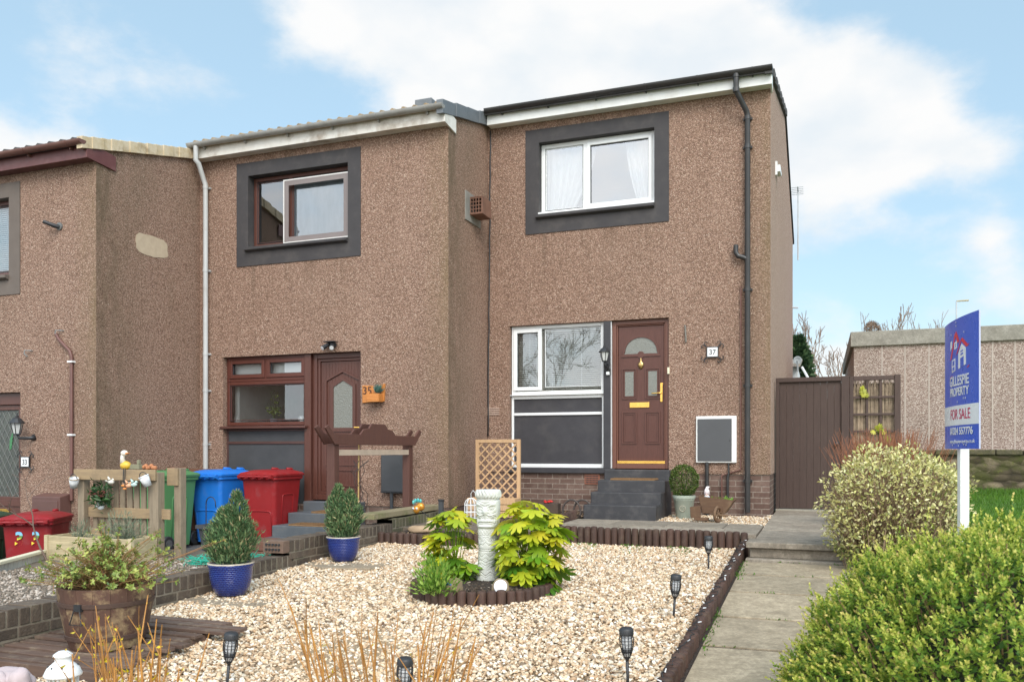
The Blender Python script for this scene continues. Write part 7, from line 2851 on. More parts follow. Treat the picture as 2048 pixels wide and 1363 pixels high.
def whorl_shrub(base, tips, r, nleaf, size, name, mat, label, cat, tw=.55, stem_r=.005, spread=.04, group=None):
    parts = []
    N = len(tips)
    p0 = np.array(base)[None] + np.concatenate([r.normal(0, spread, (N, 2)), np.zeros((N, 1))], 1)
    mid = p0 * .45 + tips * .55 + np.concatenate([(tips - p0)[:, :2] * -.12, np.abs((tips - p0)[:, 2:]) * .06], 1) + r.normal(0, .012, (N, 3))
    for a, b, ra, rb in ((p0, mid, stem_r, stem_r * .65), (mid, tips, stem_r * .65, stem_r * .35)):
        V, F = sticks_np(a, b, np.full(N, ra), np.full(N, rb), 5)
        parts.append((V, F, np.full(len(V), 1.0)))
    # two side shoots on each stem
    side = mid + (tips - mid) * r.uniform(.1, .6, (N, 1))
    st = side + unit(r.normal(0, 1, (N, 3)) + np.array([0, 0, .8])) * r.uniform(.04, .11, (N, 1))
    V, F = sticks_np(side, st, np.full(N, stem_r * .45), np.full(N, stem_r * .3), 4)
    parts.append((V, F, np.full(len(V), 1.0)))
    heads = np.concatenate([tips, st])
    hd = unit(np.concatenate([tips - mid, st - side]) + np.array([0, 0, .03]))
    M_ = len(heads)
    P = np.repeat(heads, nleaf, 0)
    D = np.repeat(hd, nleaf, 0)
    a = unit(np.cross(D, r.normal(0, 1, D.shape)))
    al = unit(a + D * r.uniform(.05, .9, (len(D), 1)))
    P = P - D * r.uniform(0, .03, (len(D), 1))
    tint = np.clip(np.repeat(r.uniform(.15, .8, M_), nleaf) + r.normal(0, .12, len(P)), 0, .98)
    V, F, T = leaf_np(P, al, D, r.uniform(size * .6, size * 1.15, len(P)), LEAF_V, LEAF_F, tint, np.full(len(P), tw))
    parts.append((V, F, T))
    V, F, T = merge_np(parts)
    return solo(np_obj(name, V, F, mat, attrs={'tint': T}), label, cat, group)


tips = []
while len(tips) < 230:
    a, e = r.uniform(0, 2 * np.pi), r.uniform(.12, 1.45)
    k = r.uniform(.55, 1.0)
    R1 = (.46 + .09 * math.sin(a * 2 + 1)) * k
    tips.append([BC.x + R1 * math.cos(a) * math.cos(e), BC.y + R1 * math.sin(a) * math.cos(e), BC.z + .36 + .36 * k * math.sin(e) * (.9 + .2 * math.sin(a * 3))])
tips = np.array(tips)
extra = np.array([[BC.x + .62, BC.y + .30, BC.z + .62], [BC.x + .50, BC.y + .36, BC.z + .60], [BC.x - .52, BC.y - .05, BC.z + .42], [BC.x + .46, BC.y + .02, BC.z + .50]])
whorl_shrub((BC.x, BC.y, BC.z + .29), np.concatenate([tips, extra]), r, 8, .027, 'azalea', AZ, 'leafy yellow-green azalea filling the half barrel', 'shrub', stem_r=.0045)

# skimmia with dull red heads on the screen
r = np.random.default_rng(22)
c = onY(205, 990, 6.27)
SK = leaf_mat("skimmia_leaf", [(0, (.02, .06, .02)), (.8, (.06, .13, .035)), (.9, (.20, .06, .05)), (1, (.30, .10, .08))], .2)
n = 150
P = np.array(c) + np.stack([r.normal(0, .05, n), r.normal(-.02, .03, n), r.normal(-.01, .055, n)], 1)
al = unit(r.normal(0, 1, (n, 3)) + np.array([0, -.5, .35]))
V1, F1, T1 = leaf_np(P, al, r.normal(0, 1, (n, 3)) + np.array([0, -.6, 1]), r.uniform(.06, .10, n), LEAF_V, LEAF_F, r.uniform(0, .8, n), np.full(n, .33))
hp = []
for (dx, dz) in ((-.045, .03), (.06, .025)):
    k = 110
    d = unit(r.normal(0, 1, (k, 3)))
    hp.append(np.array(c) + np.array([dx, -.07, dz]) + d * np.array([.036, .03, .032]))
hp = np.concatenate(hp)
V2, F2, T2 = leaf_np(hp, unit(r.normal(0, 1, hp.shape)), r.normal(0, 1, hp.shape), np.full(len(hp), .014), LEAF_V, LEAF_F, r.uniform(.9, 1, len(hp)), np.full(len(hp), .8))
V, F, T = merge_np([(V1, F1, T1), (V2, F2, T2)])
solo(np_obj('skimmia', V, F, SK, attrs={'tint': T}), 'dark leaved plant with dull red flower heads on the pallet screen', 'plant')
# lavender and rosemary in the long planter
LAV = leaf_mat("lavender_leaf", [(0, (.14, .17, .11)), (1, (.30, .34, .23))], .2, .7)
r = np.random.default_rng(23)


def tufty(c, n, rx, rz_, leaf, mat, name, label, seed, w=.16, cat='plant'):
    r = np.random.default_rng(seed)
    P, out, _ = lobes_np(r, n, [(c[0], c[1], c[2], rx, rx * .7, rz_)], .1, .2)
    P = P[P[:, 2] > c[2] - .02]
    k = len(P)
    al = unit(P - np.array(c) + np.array([0, 0, .10]) + r.normal(0, .05, (k, 3)))
    V1, F1, T1 = leaf_np(P, al, r.normal(0, 1, (k, 3)), r.uniform(leaf * .6, leaf * 1.3, k), LEAF_V, LEAF_F, r.random(k), np.full(k, w))
    m_ = 40
    ii = r.integers(0, k, m_)
    V2, F2 = sticks_np(np.repeat(np.array([c]), m_, 0), P[ii], np.full(m_, .003), np.full(m_, .0015))
    V, F, T = merge_np([(V1, F1, T1), (V2, F2, np.full(len(V2), .2))])
    return solo(np_obj(name, V, F, mat, attrs={'tint': T}), label, cat)


tufty((-6.20, 6.10, ZB + .20), 1900, .24, .27, .035, LAV, 'lavender', 'grey green lavender bush at the right of the long planter', 31)
tufty((-6.72, 6.10, ZB + .19), 260, .13, .16, .05, LAV, 'rosemary', 'thin grey-green sprigs at the left of the long planter', 32)
# bare little tree before the numbered bin
r = np.random.default_rng(25)


def bare_tree_np(r, base, h, r0, depth=6, spread=.55, up=.35, kids_=(2, 3), lean=(0, 0, 0), shrink=(.6, .85)):
    P0, P1, R0, R1 = [], [], [], []
    stack = [(np.array(base, float), unit(np.array([lean[0], lean[1], 1.0]) + r.normal(0, .05, 3)), h, r0, depth)]
    while stack:
        p, d, L, rr, k = stack.pop()
        segs = 3
        for s in range(segs):
            d2 = unit(d + r.normal(0, .10, 3) + np.array([0, 0, .03]))
            q = p + d2 * L / segs
            P0.append(p); P1.append(q); R0.append(rr * (1 - .12 * s)); R1.append(rr * (1 - .12 * (s + 1)))
            p, d = q, d2
            if k < depth and k > 0 and r.random() < .5:
                dd = unit(d + r.normal(0, spread, 3) + np.array([0, 0, up * .5]))
                stack.append((p, dd, L * r.uniform(.4, .65), rr * .45, k - 2))
        if k > 0:
            for _ in range(r.integers(kids_[0], kids_[1] + 1)):
                dd = unit(d + r.normal(0, spread, 3) + np.array([0, 0, up]))
                stack.append((p, dd, L * r.uniform(*shrink), rr * .62, k - 1))
    return np.array(P0), np.array(P1), np.array(R0), np.array(R1)


bt = onX(118, 1085, -6.9)
a, b, ra, rb_ = bare_tree_np(r, (bt.x + .02, 5.85, ZB), .36, .011, 3, .75, .05, lean=(-.35, -.2, 0))
V, F = sticks_np(a, b, ra, rb_, 5)
solo(np_obj('bare_sapling', V, [F], plain("dark_twig", (.13, .085, .065), (.19, .13, .10), 30, .8)), 'small bare leafless sapling in front of the numbered red bin', 'tree')

# fatsia clumps by the statue
def palmate():
    v = [(0, 0.30, .05)]
    per = []
    nl = 8
    for k in range(nl):
        a = math.radians(-128 + 256 * k / (nl - 1))
        L = (.62 + .16 * math.cos(a * .8))
        for da, f in ((-.24, .74), (-.18, .90), (0, 1.10), (.18, .90), (.24, .74)):
            per.append((math.sin(a + da) * L * f, .30 + math.cos(a + da) * L * f, 0.0))
        per_r = .20
        if k < nl - 1:
            am = a + math.radians(256 / (nl - 1) / 2)
            per.append((math.sin(am) * .42, .30 + math.cos(am) * .42, .03))
    per.insert(0, (0.0, .0, 0.0))
    out = []
    for x, y, z in per:
        rr = math.hypot(x, y - .3)
        out.append((x, y, z - .34 * rr * rr + .02 * math.sin(9 * rr)))
    v += out
    n = len(out)
    f = [(0, 1 + i, 1 + (i + 1) % n) for i in range(n)]
    return v, f


PV, PFc = palmate()
FAT = leaf_mat("fatsia_leaf", [(0, (.07, .17, .014)), (.4, (.20, .34, .02)), (.75, (.42, .50, .03)), (1, (.60, .56, .035))], .3, .35, .12, .5)


def fatsia(c, n, rx, rz_, seed, label, zoff=0.0, yellow=.5):
    r = np.random.default_rng(seed)
    P, out, rad = lobes_np(r, n, [(c[0], c[1], c[2] + rz_ * .50, rx, rx * .75, rz_ * .62)], .72, .08)
    base = np.array(c)
    # nothing grows through the statue or hangs across its face
    cx_, cd_ = P[:, 0] * CT + P[:, 1] * ST, -P[:, 0] * ST + P[:, 1] * CT
    tx_, td_ = tp.x * CT + tp.y * ST, -tp.x * ST + tp.y * CT
    ok_ = ~((np.abs(cx_ - tx_ + .02) < .17) & (cd_ < td_ + .12))
    P, out = P[ok_], out[ok_]
    n = len(P)
    h = P[:, 2] - c[2]
    al = unit(out * np.array([1, 1, .15]) + np.array([0, 0, -.30]) + r.normal(0, .25, (n, 3)))
    nr = unit(out * .8 + np.array([0, 0, .9]) + r.normal(0, .25, (n, 3)))
    tint = np.clip(.44 + .5 * (h / rz_ - .3) + r.normal(yellow - .5, .25, n), 0, 1)
    tint = np.where(r.random(n) < .20, np.clip(tint + .45, 0, 1), tint)
    size = r.uniform(.10, .175, n)
    V1, F1, T1 = leaf_np(P, al, nr, size, PV, PFc, tint)
    V2, F2 = sticks_np(np.repeat((base + np.array([0, 0, -.05]))[None], n, 0) + r.normal(0, .03, (n, 3)), P, np.full(n, .005), np.full(n, .003))
    V, F, T = merge_np([(V1, F1, T1), (V2, F2, np.full(len(V2), .5))])
    return solo(np_obj('fatsia', V, F, FAT, attrs={'tint': T}), label, 'plant', 'big leaved plants round the statue')


def camgnd(u, d, z):
    t_u = (u - 1024) / FPX
    return (d * (t_u * CT - ST), d * (t_u * ST + CT), z)


fatsia(camgnd(1060, 6.62, CB.z + .08), 135, .235, .60, 41, 'big bushy yellow-green plant with hand shaped leaves right of the carved statue')
fatsia(camgnd(908, 6.85, CB.z + .08), 64, .15, .56, 42, 'yellow-green plant with hand shaped leaves left of the carved statue', yellow=.55)
FL = leaf_mat("soft_green_leaf", [(0, (.09, .20, .025)), (.6, (.22, .38, .05)), (1, (.40, .52, .11))], .3)
tufty(camgnd(872, 6.22, CB.z + .08), 1500, .185, .27, .045, FL, 'leafy_perennial', 'soft bright green bushy plant at the left of the round bed', 43, .30)

# box ball by the door
r = np.random.default_rng(51)
n = 5200
P, out, _ = lobes_np(r, n, [(BOXC.x, BOXC.y, BOXC.z + .0, .185, .18, .215)], .80, .05)
al = unit(out + r.normal(0, .6, (n, 3)))
V1, F1, T1 = leaf_np(P, al, out + r.normal(0, .5, (n, 3)), r.uniform(.014, .024, n), LEAF_V, LEAF_F, np.clip(r.normal(.5, .25, n), 0, 1), np.full(n, .62))
V2, F2 = sticks_np(np.array([[BOXC.x, BOXC.y, BOXC.z - .23]] * 24), P[:24], np.full(24, .007), np.full(24, .002))
BOXM = leaf_mat("box_leaf", [(0, (.03, .065, .012)), (.6, (.085, .135, .02)), (1, (.20, .25, .05))], .2)
V, F, T = merge_np([(V1, F1, T1), (V2, F2, np.full(len(V2), .1))])
solo(np_obj('box_ball', V, F, BOXM, attrs={'tint': T}), 'clipped round green bush in the sage pot beside the steps', 'shrub')
# plants in the barrow
r = np.random.default_rng(52)
c = onY(1438, 1005, 10.47)
n = 90
P = np.stack([r.uniform(c.x - .15, c.x + .15, n), r.uniform(10.38, 10.58, n), np.full(n, .225)], 1)
al = unit(np.stack([r.normal(0, .7, n), r.normal(0, .7, n), np.ones(n)], 1))
V, F, T = leaf_np(P, al, r.normal(0, 1, (n, 3)), r.uniform(.04, .085, n), LEAF_V, LEAF_F, r.random(n), np.full(n, .45))
solo(np_obj('barrow_plants', V, [F], FL, attrs={'tint': T}), 'low green leaves growing in the small wheelbarrow', 'plant')

# variegated round bush beside the path
r = np.random.default_rng(61)
VB = Vector(camgnd(1787, 7.25, 0))
VB.z = -.16
VAR = leaf_mat("variegated_leaf", [(0, (.13, .18, .05)), (.3, (.36, .36, .11)), (.62, (.64, .58, .22)), (1, (.80, .74, .42))], .25, .5, .15)
n = 15000
lob = [(VB.x, VB.y, VB.z + .58, .53, .52, .50), (VB.x - .10, VB.y - .05, VB.z + .52, .50, .46, .46), (VB.x + .18, VB.y, VB.z + .60, .42, .44, .42), (VB.x - .22, VB.y - .1, VB.z + .30, .32, .34, .28)]
P, out, rad = lobes_np(r, n, lob, .80, .11)
# thin patches where bare stems show
patch = np.sin(P[:, 0] * 9 + 1) * np.sin(P[:, 2] * 11 + 2) + .5 * np.sin(P[:, 0] * 21 + P[:, 2] * 17)
low = np.clip((VB.z + .70 - P[:, 2]) / .5, 0, 1) * np.clip((P[:, 0] - VB.x + .25) / .5, 0, 1)
keep = (P[:, 2] > VB.z + .02) & (r.random(n) > .30 + .60 * low * (patch > -.45))
P, out = P[keep], out[keep]
n = len(P)
al = unit(out * .8 + r.normal(0, .7, (n, 3)) + np.array([0, 0, .25]))
tint = np.clip(r.normal(.66, .25, n) - .45 * (P[:, 2] < VB.z + .2), 0, 1)
V1, F1, T1 = leaf_np(P, al, out + r.normal(0, .6, (n, 3)), r.uniform(.024, .046, n), LEAF_V, LEAF_F, tint, np.full(n, .5))
k = 750
d = unit(r.normal(0, 1, (k, 3)) * np.array([1, 1, .8]) + np.array([0, -.3, .35]))
p0 = np.array([VB.x, VB.y, VB.z + .12]) + r.normal(0, .10, (k, 3)) + d * .22
p1_ = np.array([VB.x, VB.y, VB.z + .50]) + d * np.array([.53, .52, .50]) * r.uniform(.86, 1.10, (k, 1))
V2, F2 = sticks_np(p0, p1_, np.full(k, .0055), np.full(k, .002), 4)
bush = thing('variegated_bush', 'large rounded cream and green variegated bush beside the path', 'shrub', VB)
np_obj('foliage', V1, [F1], VAR, bush, attrs={'tint': T1})
np_obj('stems', V2, [F2], plain("tan_stem", (.30, .20, .12), (.20, .13, .08), 30, .8, isl=.2), bush)

# red brown bare twigs behind it
r = np.random.default_rng(62)
TW = plain("red_twig", (.34, .13, .06), (.25, .10, .05), 30, .7, isl=.3)
tb_ = camgnd(1772, 9.2, .05)
k = 640
x0_ = r.normal(0, .13, k)
p0 = np.array(tb_) + np.stack([x0_, r.normal(0, .2, k), np.zeros(k)], 1)
hh = r.uniform(.70, 1.06, k)
p1_ = p0 + np.stack([x0_ * .7 + np.clip(r.normal(0, .13, k), -.3, .3), r.normal(0, .2, k), hh], 1)
md = (p0 + p1_) / 2 + np.stack([r.normal(0, .03, k), r.normal(0, .03, k), np.full(k, .04)], 1)
Va, Fa = sticks_np(p0, md, np.full(k, .004), np.full(k, .003), 4)
Vb, Fb = sticks_np(md, p1_, np.full(k, .003), np.full(k, .0015), 4)
s0 = md + (p1_ - md) * r.uniform(.1, .7, (k, 1))
s1 = s0 + unit(p1_ - md + r.normal(0, .12, (k, 3))) * r.uniform(.08, .22, (k, 1))
Vc, Fc = sticks_np(s0, s1, np.full(k, .002), np.full(k, .001), 4)
V, F, T = merge_np([(Va, Fa, None), (Vb, Fb, None), (Vc, Fc, None)])
solo(np_obj('bare_shrub', V, F, TW), 'spray of bare red brown twigs behind the variegated bush', 'shrub')
# yellow ivy shoots on the reed trellis
r = np.random.default_rng(63)
IVY = leaf_mat("yellow_ivy", [(0, (.35, .42, .03)), (1, (.62, .58, .08))], .35)
pp_ = [onY(u, v, YG - .05) for u, v in ((1724, 772), (1727, 786), (1730, 792), (1722, 790), (1750, 862), (1763, 858), (1768, 868), (1770, 880), (1755, 850))]
P = np.array([list(p) for p in pp_])
n = len(P)
V1, F1, T1 = leaf_np(P, r.normal(0, 1, (n, 3)) * np.array([1, .2, 1]), np.array([[0, -1, .2]] * n) + r.normal(0, .2, (n, 3)), r.uniform(.055, .085, n), PV, PFc, r.random(n))
V2, F2 = sticks_np(P[:-1], P[1:], np.full(n - 1, .003), np.full(n - 1, .003))
kk = [i for i in range(n - 1) if i != 3]
F2 = F2.reshape(n - 1, -1, 4)[kk].reshape(-1, 4)
V, F, T = merge_np([(V1, F1, T1), (V2, F2, np.full(len(V2), .2))])
o = np_obj('ivy', V, F, IVY, attrs={'tint': T})
solo(o, 'few yellow-green ivy leaves climbing the reed backed trellis', 'climber')

# clipped hedge in the right foreground: leafy shoots over a dark inside
r = np.random.default_rng(71)
HC = Vector(cam_pt(1.95, 3.2, -.35))
HA, HD, HH = .83, 1.08, .86
HEDGE = leaf_mat("hedge_leaf", [(0, (.05, .12, .016)), (.3, (.19, .30, .035)), (.55, (.44, .50, .075)), (.85, (.68, .64, .16)), (1, (.66, .50, .19))], .34, .5, .18, .3)
hedge = thing('hedge', 'large rounded bright green hedge in the right foreground beside the path', 'hedge', (HC.x, HC.y, -.45))
AX = np.array([[CT, ST, 0], [-ST, CT, 0], [0, 0, 1.0]])          # hedge axes: across, along, up


def hedge_pts(n, lo, hi, r):
    d = unit(r.normal(0, 1, (n * 2, 3)))
    d = d[(d[:, 2] > -.25)][:n]
    w = 1 + .035 * np.sin(d[:, 0] * 9 + 1) * np.sin(d[:, 1] * 8) + .03 * np.sin(d[:, 0] * 17 + d[:, 2] * 13) + .02 * np.sin(d[:, 1] * 31 + d[:, 2] * 27)
    rad = r.uniform(lo, hi, len(d)) * w
    L = d * rad[:, None] * np.array([HA, HD, HH])
    out = unit(d / np.array([HA, HD, HH]))
    P = np.array(HC) + L @ AX
    return P, out @ AX, rad


# shoots, each with pairs of small leaves, paler at the tip
n = 8200
P, out, rad = hedge_pts(n, .93, 1.015, r)
n = len(P)
ax = unit(out * .8 + np.array([0, 0, .6]) + r.normal(0, .40, (n, 3)))
L = r.uniform(.035, .075, n) * np.where(r.random(n) < .05, 2.0, 1.0)
NLF = 13
s = np.linspace(0, 1, NLF)
Pl = (P[:, None, :] + ax[:, None, :] * (L[:, None] * s[None, :])[..., None]).reshape(-1, 3)
Dx = np.repeat(ax, NLF, 0)
ref = unit(np.cross(ax, r.normal(0, 1, (n, 3))))
b2 = np.cross(ax, ref)
ang = (np.arange(NLF) * 2.4)[None, :] + r.uniform(0, 6, (n, 1))
rd = (np.cos(ang)[..., None] * ref[:, None, :] + np.sin(ang)[..., None] * b2[:, None, :]).reshape(-1, 3)
ss = np.tile(s, n)
al = unit(rd * (1.05 - .65 * ss)[:, None] + Dx * (.35 + .75 * ss)[:, None] + r.normal(0, .12, (len(ss), 3)))
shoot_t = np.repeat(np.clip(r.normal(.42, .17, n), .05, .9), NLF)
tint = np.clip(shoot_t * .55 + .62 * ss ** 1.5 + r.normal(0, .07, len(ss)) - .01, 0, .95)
size = r.uniform(.014, .0225, len(ss)) * (1.12 - .35 * ss)
V1, F1, T1 = leaf_np(Pl, al, Dx + r.normal(0, .2, Dx.shape), size, LEAF_V, LEAF_F, tint, np.full(len(ss), .62))
# darker older leaves inside
n2 = 26000
P2_, out2, _ = hedge_pts(n2, .80, .97, r)
n2 = len(P2_)
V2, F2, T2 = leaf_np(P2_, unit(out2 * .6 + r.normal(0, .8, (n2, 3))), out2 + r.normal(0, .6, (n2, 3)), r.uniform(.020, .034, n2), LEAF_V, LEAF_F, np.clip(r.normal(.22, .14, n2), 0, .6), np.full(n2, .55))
V, F, T = merge_np([(V1, F1, T1), (V2, F2, T2)])
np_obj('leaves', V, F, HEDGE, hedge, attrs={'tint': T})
k = 1500
P3_, out3, _ = hedge_pts(k, .90, 1.03, r)
k = len(P3_)
V3, F3 = sticks_np(P3_ - (out3 * .7 + np.array([0, 0, .5])) * r.uniform(.10, .3, (k, 1)) + r.normal(0, .02, (k, 3)), P3_, np.full(k, .0035), np.full(k, .0016), 4)
np_obj('twigs', V3, [F3], plain("hedge_twig", (.34, .21, .11), (.24, .15, .08), 30, .75, isl=.25), hedge)
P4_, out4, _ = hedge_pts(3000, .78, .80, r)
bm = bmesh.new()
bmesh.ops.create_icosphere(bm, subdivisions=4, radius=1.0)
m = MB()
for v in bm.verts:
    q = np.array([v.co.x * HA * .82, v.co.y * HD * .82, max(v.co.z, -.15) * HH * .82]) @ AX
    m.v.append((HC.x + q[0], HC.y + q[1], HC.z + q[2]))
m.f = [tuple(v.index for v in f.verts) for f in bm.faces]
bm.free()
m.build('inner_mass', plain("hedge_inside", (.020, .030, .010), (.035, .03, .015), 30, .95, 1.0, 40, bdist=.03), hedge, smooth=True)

# forsythia twigs in the left and middle foreground
FW = plain("forsythia_stem", (.46, .22, .045), (.32, .135, .035), 25, .6, isl=.3)
FBUD = leaf_mat("forsythia_bud", [(0, (.45, .38, .04)), (.7, (.70, .52, .02)), (1, (.80, .60, .03))], .25, .5, .15)


def forsythia(label, u0, u1, d, n, vtop, seed, lean=0.0, buds=400, stout=.0055):
    r = np.random.default_rng(seed)
    P0, P1, R0, R1 = [], [], [], []
    budp, budd = [], []
    uc = (u0 + u1) / 2
    for k in range(n):
        u = r.uniform(u0, u1)
        dd = d + r.uniform(-.22, .22)
        t_u = (uc + (u - uc) * .55 - 1024) / FPX
        b = np.array([dd * (t_u * CT - ST), dd * (t_u * ST + CT), 0.0])
        b[2] = zg(b[1]) - .02
        v = vtop(u) + abs(r.normal(0, 45))
        t2 = (u + r.normal(0, 10) + lean - 1024) / FPX
        tip = np.array([dd * (t2 * CT - ST), dd * (t2 * ST + CT), EYE - (v - HOR) / FPX * dd])
        tip += r.normal(0, .02, 3)
        if tip[2] < b[2] + .15:
            tip[2] = b[2] + .2
        mid1 = b + (tip - b) * .35 + r.normal(0, .012, 3)
        mid2 = b + (tip - b) * .7 + r.normal(0, .014, 3)
        pts = [b, mid1, mid2, tip]
        rr = stout * r.uniform(.5, 1.15)
        rs = [rr, rr * .85, rr * .6, rr * .3]
        for i in range(3):
            P0.append(pts[i]); P1.append(pts[i + 1]); R0.append(rs[i]); R1.append(rs[i + 1])
        for j in range(r.integers(1, 5)):
            f = r.uniform(.35, .95)
            s = b + (tip - b) * f
            i = 0 if f < .35 else 1 if f < .7 else 2
            lo = (0, .35, .7)[i]
            s = pts[i] + (pts[i + 1] - pts[i]) * ((f - lo) / (.35 if i < 2 else .3))
            e = s + unit(unit(tip - b) + r.normal(0, .38, 3)) * r.uniform(.05, .20)
            P0.append(s); P1.append(e); R0.append(rr * .36); R1.append(rr * .18)
            for q in range(3):
                budp.append(s + (e - s) * r.uniform(.2, 1.0)); budd.append(unit(e - s + r.normal(0, .06, 3)))
        for q in range(6):
            f = r.uniform(.1, .9)
            budp.append(pts[1] + (pts[2] - pts[1]) * f); budd.append(unit(tip - b + r.normal(0, .12, 3)))
    V, F = sticks_np(np.array(P0), np.array(P1), np.array(R0), np.array(R1), 6)
    root = thing('forsythia', label, 'shrub', (P0[0][0], P0[0][1], P0[0][2]), 0, 'bare forsythia shrubs in the foreground')
    np_obj('stems', V, [F], FW, root)
    bp, bd = np.array(budp), np.array(budd)
    ii = r.permutation(len(bp))[:buds]
    bp, bd = bp[ii], bd[ii]
    k = len(bp)
    al = unit(bd + r.normal(0, .45, (k, 3)))
    V, F, T = leaf_np(bp, al, r.normal(0, 1, (k, 3)), r.uniform(.010, .026, k), LEAF_V, LEAF_F, r.random(k), np.full(k, .42))
    np_obj('buds', V, [F], FBUD, root, attrs={'tint': T})


forsythia('yellow twigged forsythia sprouting in front of the half barrel', 165, 385, 3.15, 34, lambda u: 1215 + 60 * abs(math.sin(u * .05)), 81, 0, 420, .0072)
forsythia('sparse bare forsythia stems before the round bed', 585, 965, 3.05, 44, lambda u: 1200 + 70 * abs(math.sin(u * .021)), 82, 0, 110, .0072)

# lawn tufts on the right
r = np.random.default_rng(90)
n = 60000
x = .50 + 5.2 * r.random(n) ** 1.1
y = r.uniform(5.0, 16.2, n)
z = np.array([zlawn(a, b) for a, b in zip(x, y)])
P = np.stack([x, y, z - .005], 1)
al = unit(np.stack([r.normal(0, .35, n), r.normal(0, .35, n), np.ones(n)], 1))
V, F, T = leaf_np(P, al, r.normal(0, 1, (n, 3)) * np.array([1, 1, .1]), r.uniform(.05, .10, n), [(-.5, 0, 0), (.5, 0, 0), (0, 1, .12)], [(0, 1, 2)], np.clip(.5 + .3 * np.sin(x * 2.1 + y) * np.sin(y * 1.3 - x) + r.normal(0, .25, n), 0, 1), np.full(n, .11))
tag(np_obj('grass', V, [F], TUFT, attrs={'tint': T}), kind='stuff')
# weeds in the path joints and gravel edge
r = np.random.default_rng(92)
n = 900
x = np.concatenate([r.uniform(-.66, .2, 350), r.uniform(-2.9, -.8, 1400), r.normal(-.66, .02, 400)])
y = np.concatenate([np.array(ys_path)[r.integers(0, 6, 350)] + r.normal(0, .006, 350), 8.70 - .55 * r.random(1400) ** 2, r.uniform(4.5, 8, 400)])
keepw = np.sin(x * 13 + y * 3) > .15
x, y = x[keepw], y[keepw]
n = len(x)
P = np.stack([x, y, np.where(x > -.69, zpath(y), zg(y) + .01) - .004], 1)
al = unit(np.stack([r.normal(0, .6, n), r.normal(0, .6, n), np.ones(n)], 1))
V, F, T = leaf_np(P, al, r.normal(0, 1, (n, 3)), r.uniform(.008, .028, n), LEAF_V, LEAF_F, r.random(n), np.full(n, .4))
tag(np_obj('weeds', V, [F], TUFT, attrs={'tint': T}), kind='stuff')

# ------------------------------------------------------------------ beyond the gate
BARK = plain("pale_bare_bark", (.27, .185, .13), (.20, .135, .095), 6, .85)
r = np.random.default_rng(101)


def far_pt(u, d, z=0):
    return camgnd(u, d, z)


HT = lambda v, d: EYE + .1 - (v - 900) / FPX * d
specs = [(1625, 34, HT(622, 34), .10, 'slender bare tree nearest the end gable'), (1650, 40, HT(645, 40), .12, 'thin bare tree with upright forks behind the gate'), (1668, 36, HT(690, 36), .11, 'small bare tree low behind the middle of the gate'),
         (1690, 32, HT(612, 32), .16, 'bare tree with wide spreading limbs left of the garage corner'), (1745, 46, HT(620, 46), .15, 'bare treetop just right of the garage corner'), (1785, 44, HT(622, 44), .15, 'bare treetop holding a round nest above the garage'),
         (1825, 48, HT(612, 48), .15, 'bare treetop rising over the middle of the garage roof'), (1862, 46, HT(628, 46), .14, 'low bare treetop near the top of the sale board')]
for i, (u, d, h, r0, lab) in enumerate(specs):
    b = far_pt(u, d, -.1)
    rr_ = np.random.default_rng(200 + i)
    a, e, ra, rb_ = bare_tree_np(rr_, b, h * .30, r0 * .55, 5, .42, .42, (2, 2))
    sc = h / max(1e-3, e[:, 2].max() - b[2])
    bb = np.array(b)
    a, e = bb + (a - bb) * np.array([.8, .8, 1]) * sc, bb + (e - bb) * np.array([.8, .8, 1]) * sc
    V, F = sticks_np(a, e, np.maximum(ra, .014), np.maximum(rb_, .009), 4)
    o = np_obj('bare_tree', V, [F], BARK)
    solo(o, lab, 'tree', 'bare trees beyond the gate')
    if i == 5:
        tipn = e[np.argmin(np.abs(e[:, 2] - (EYE - (645 - 900) / FPX * 44)) + np.abs(e[:, 0] - far_pt(1740, 44)[0]) * .3)]
        nn_ = 260
        dd = unit(rr_.normal(0, 1, (nn_, 3)))
        p0 = tipn + dd * .32
        V, F = sticks_np(p0, p0 + unit(np.cross(dd, rr_.normal(0, 1, (nn_, 3)))) * .35, np.full(nn_, .014), np.full(nn_, .010), 4)
        solo(np_obj('bird_nest', V, [F], BARK), 'round twig nest high in a bare treetop above the garage', 'nest')
EVG = leaf_mat("evergreen", [(0, (.016, .045, .018)), (.6, (.04, .085, .03)), (1, (.085, .14, .05))], .15, .7)


def evergreen(u, d, h, w, seed, label, z0=-.1):
    r = np.random.default_rng(seed)
    c = far_pt(u, d, z0)
    n = 5500
    f = r.random(n) ** .8
    a = r.uniform(0, 2 * np.pi, n)
    rad = w * (1 - f) ** .8 * (.55 + .5 * r.random(n) ** .5) * (1 + .22 * np.sin(a * 4 + f * 16))
    P = np.stack([c[0] + rad * np.cos(a), c[1] + rad * np.sin(a), c[2] + h * f], 1)
    al = unit(np.stack([np.cos(a), np.sin(a), r.uniform(.0, 1.0, n)], 1) + r.normal(0, .3, (n, 3)))
    t = thing('evergreen_tree', label, 'tree', c, 0, 'evergreens beyond the gate')
    V, F, T = leaf_np(P, al, r.normal(0, 1, (n, 3)), r.uniform(.12, .26, n), LEAF_V, LEAF_F, r.random(n), np.full(n, .5))
    np_obj('crown', V, [F], EVG, t, attrs={'tint': T})
    MB().tube([c, (c[0], c[1], c[2] + h * .9)], [.16, .03], 8).build('trunk', BARK, t)


evergreen(1596, 27, 4.6, 1.15, 301, 'dark green conifer beside the end gable behind the satellite dish')
evergreen(1688, 33, 3.4, 1.0, 302, 'low rounded evergreen behind the corner of the garage')
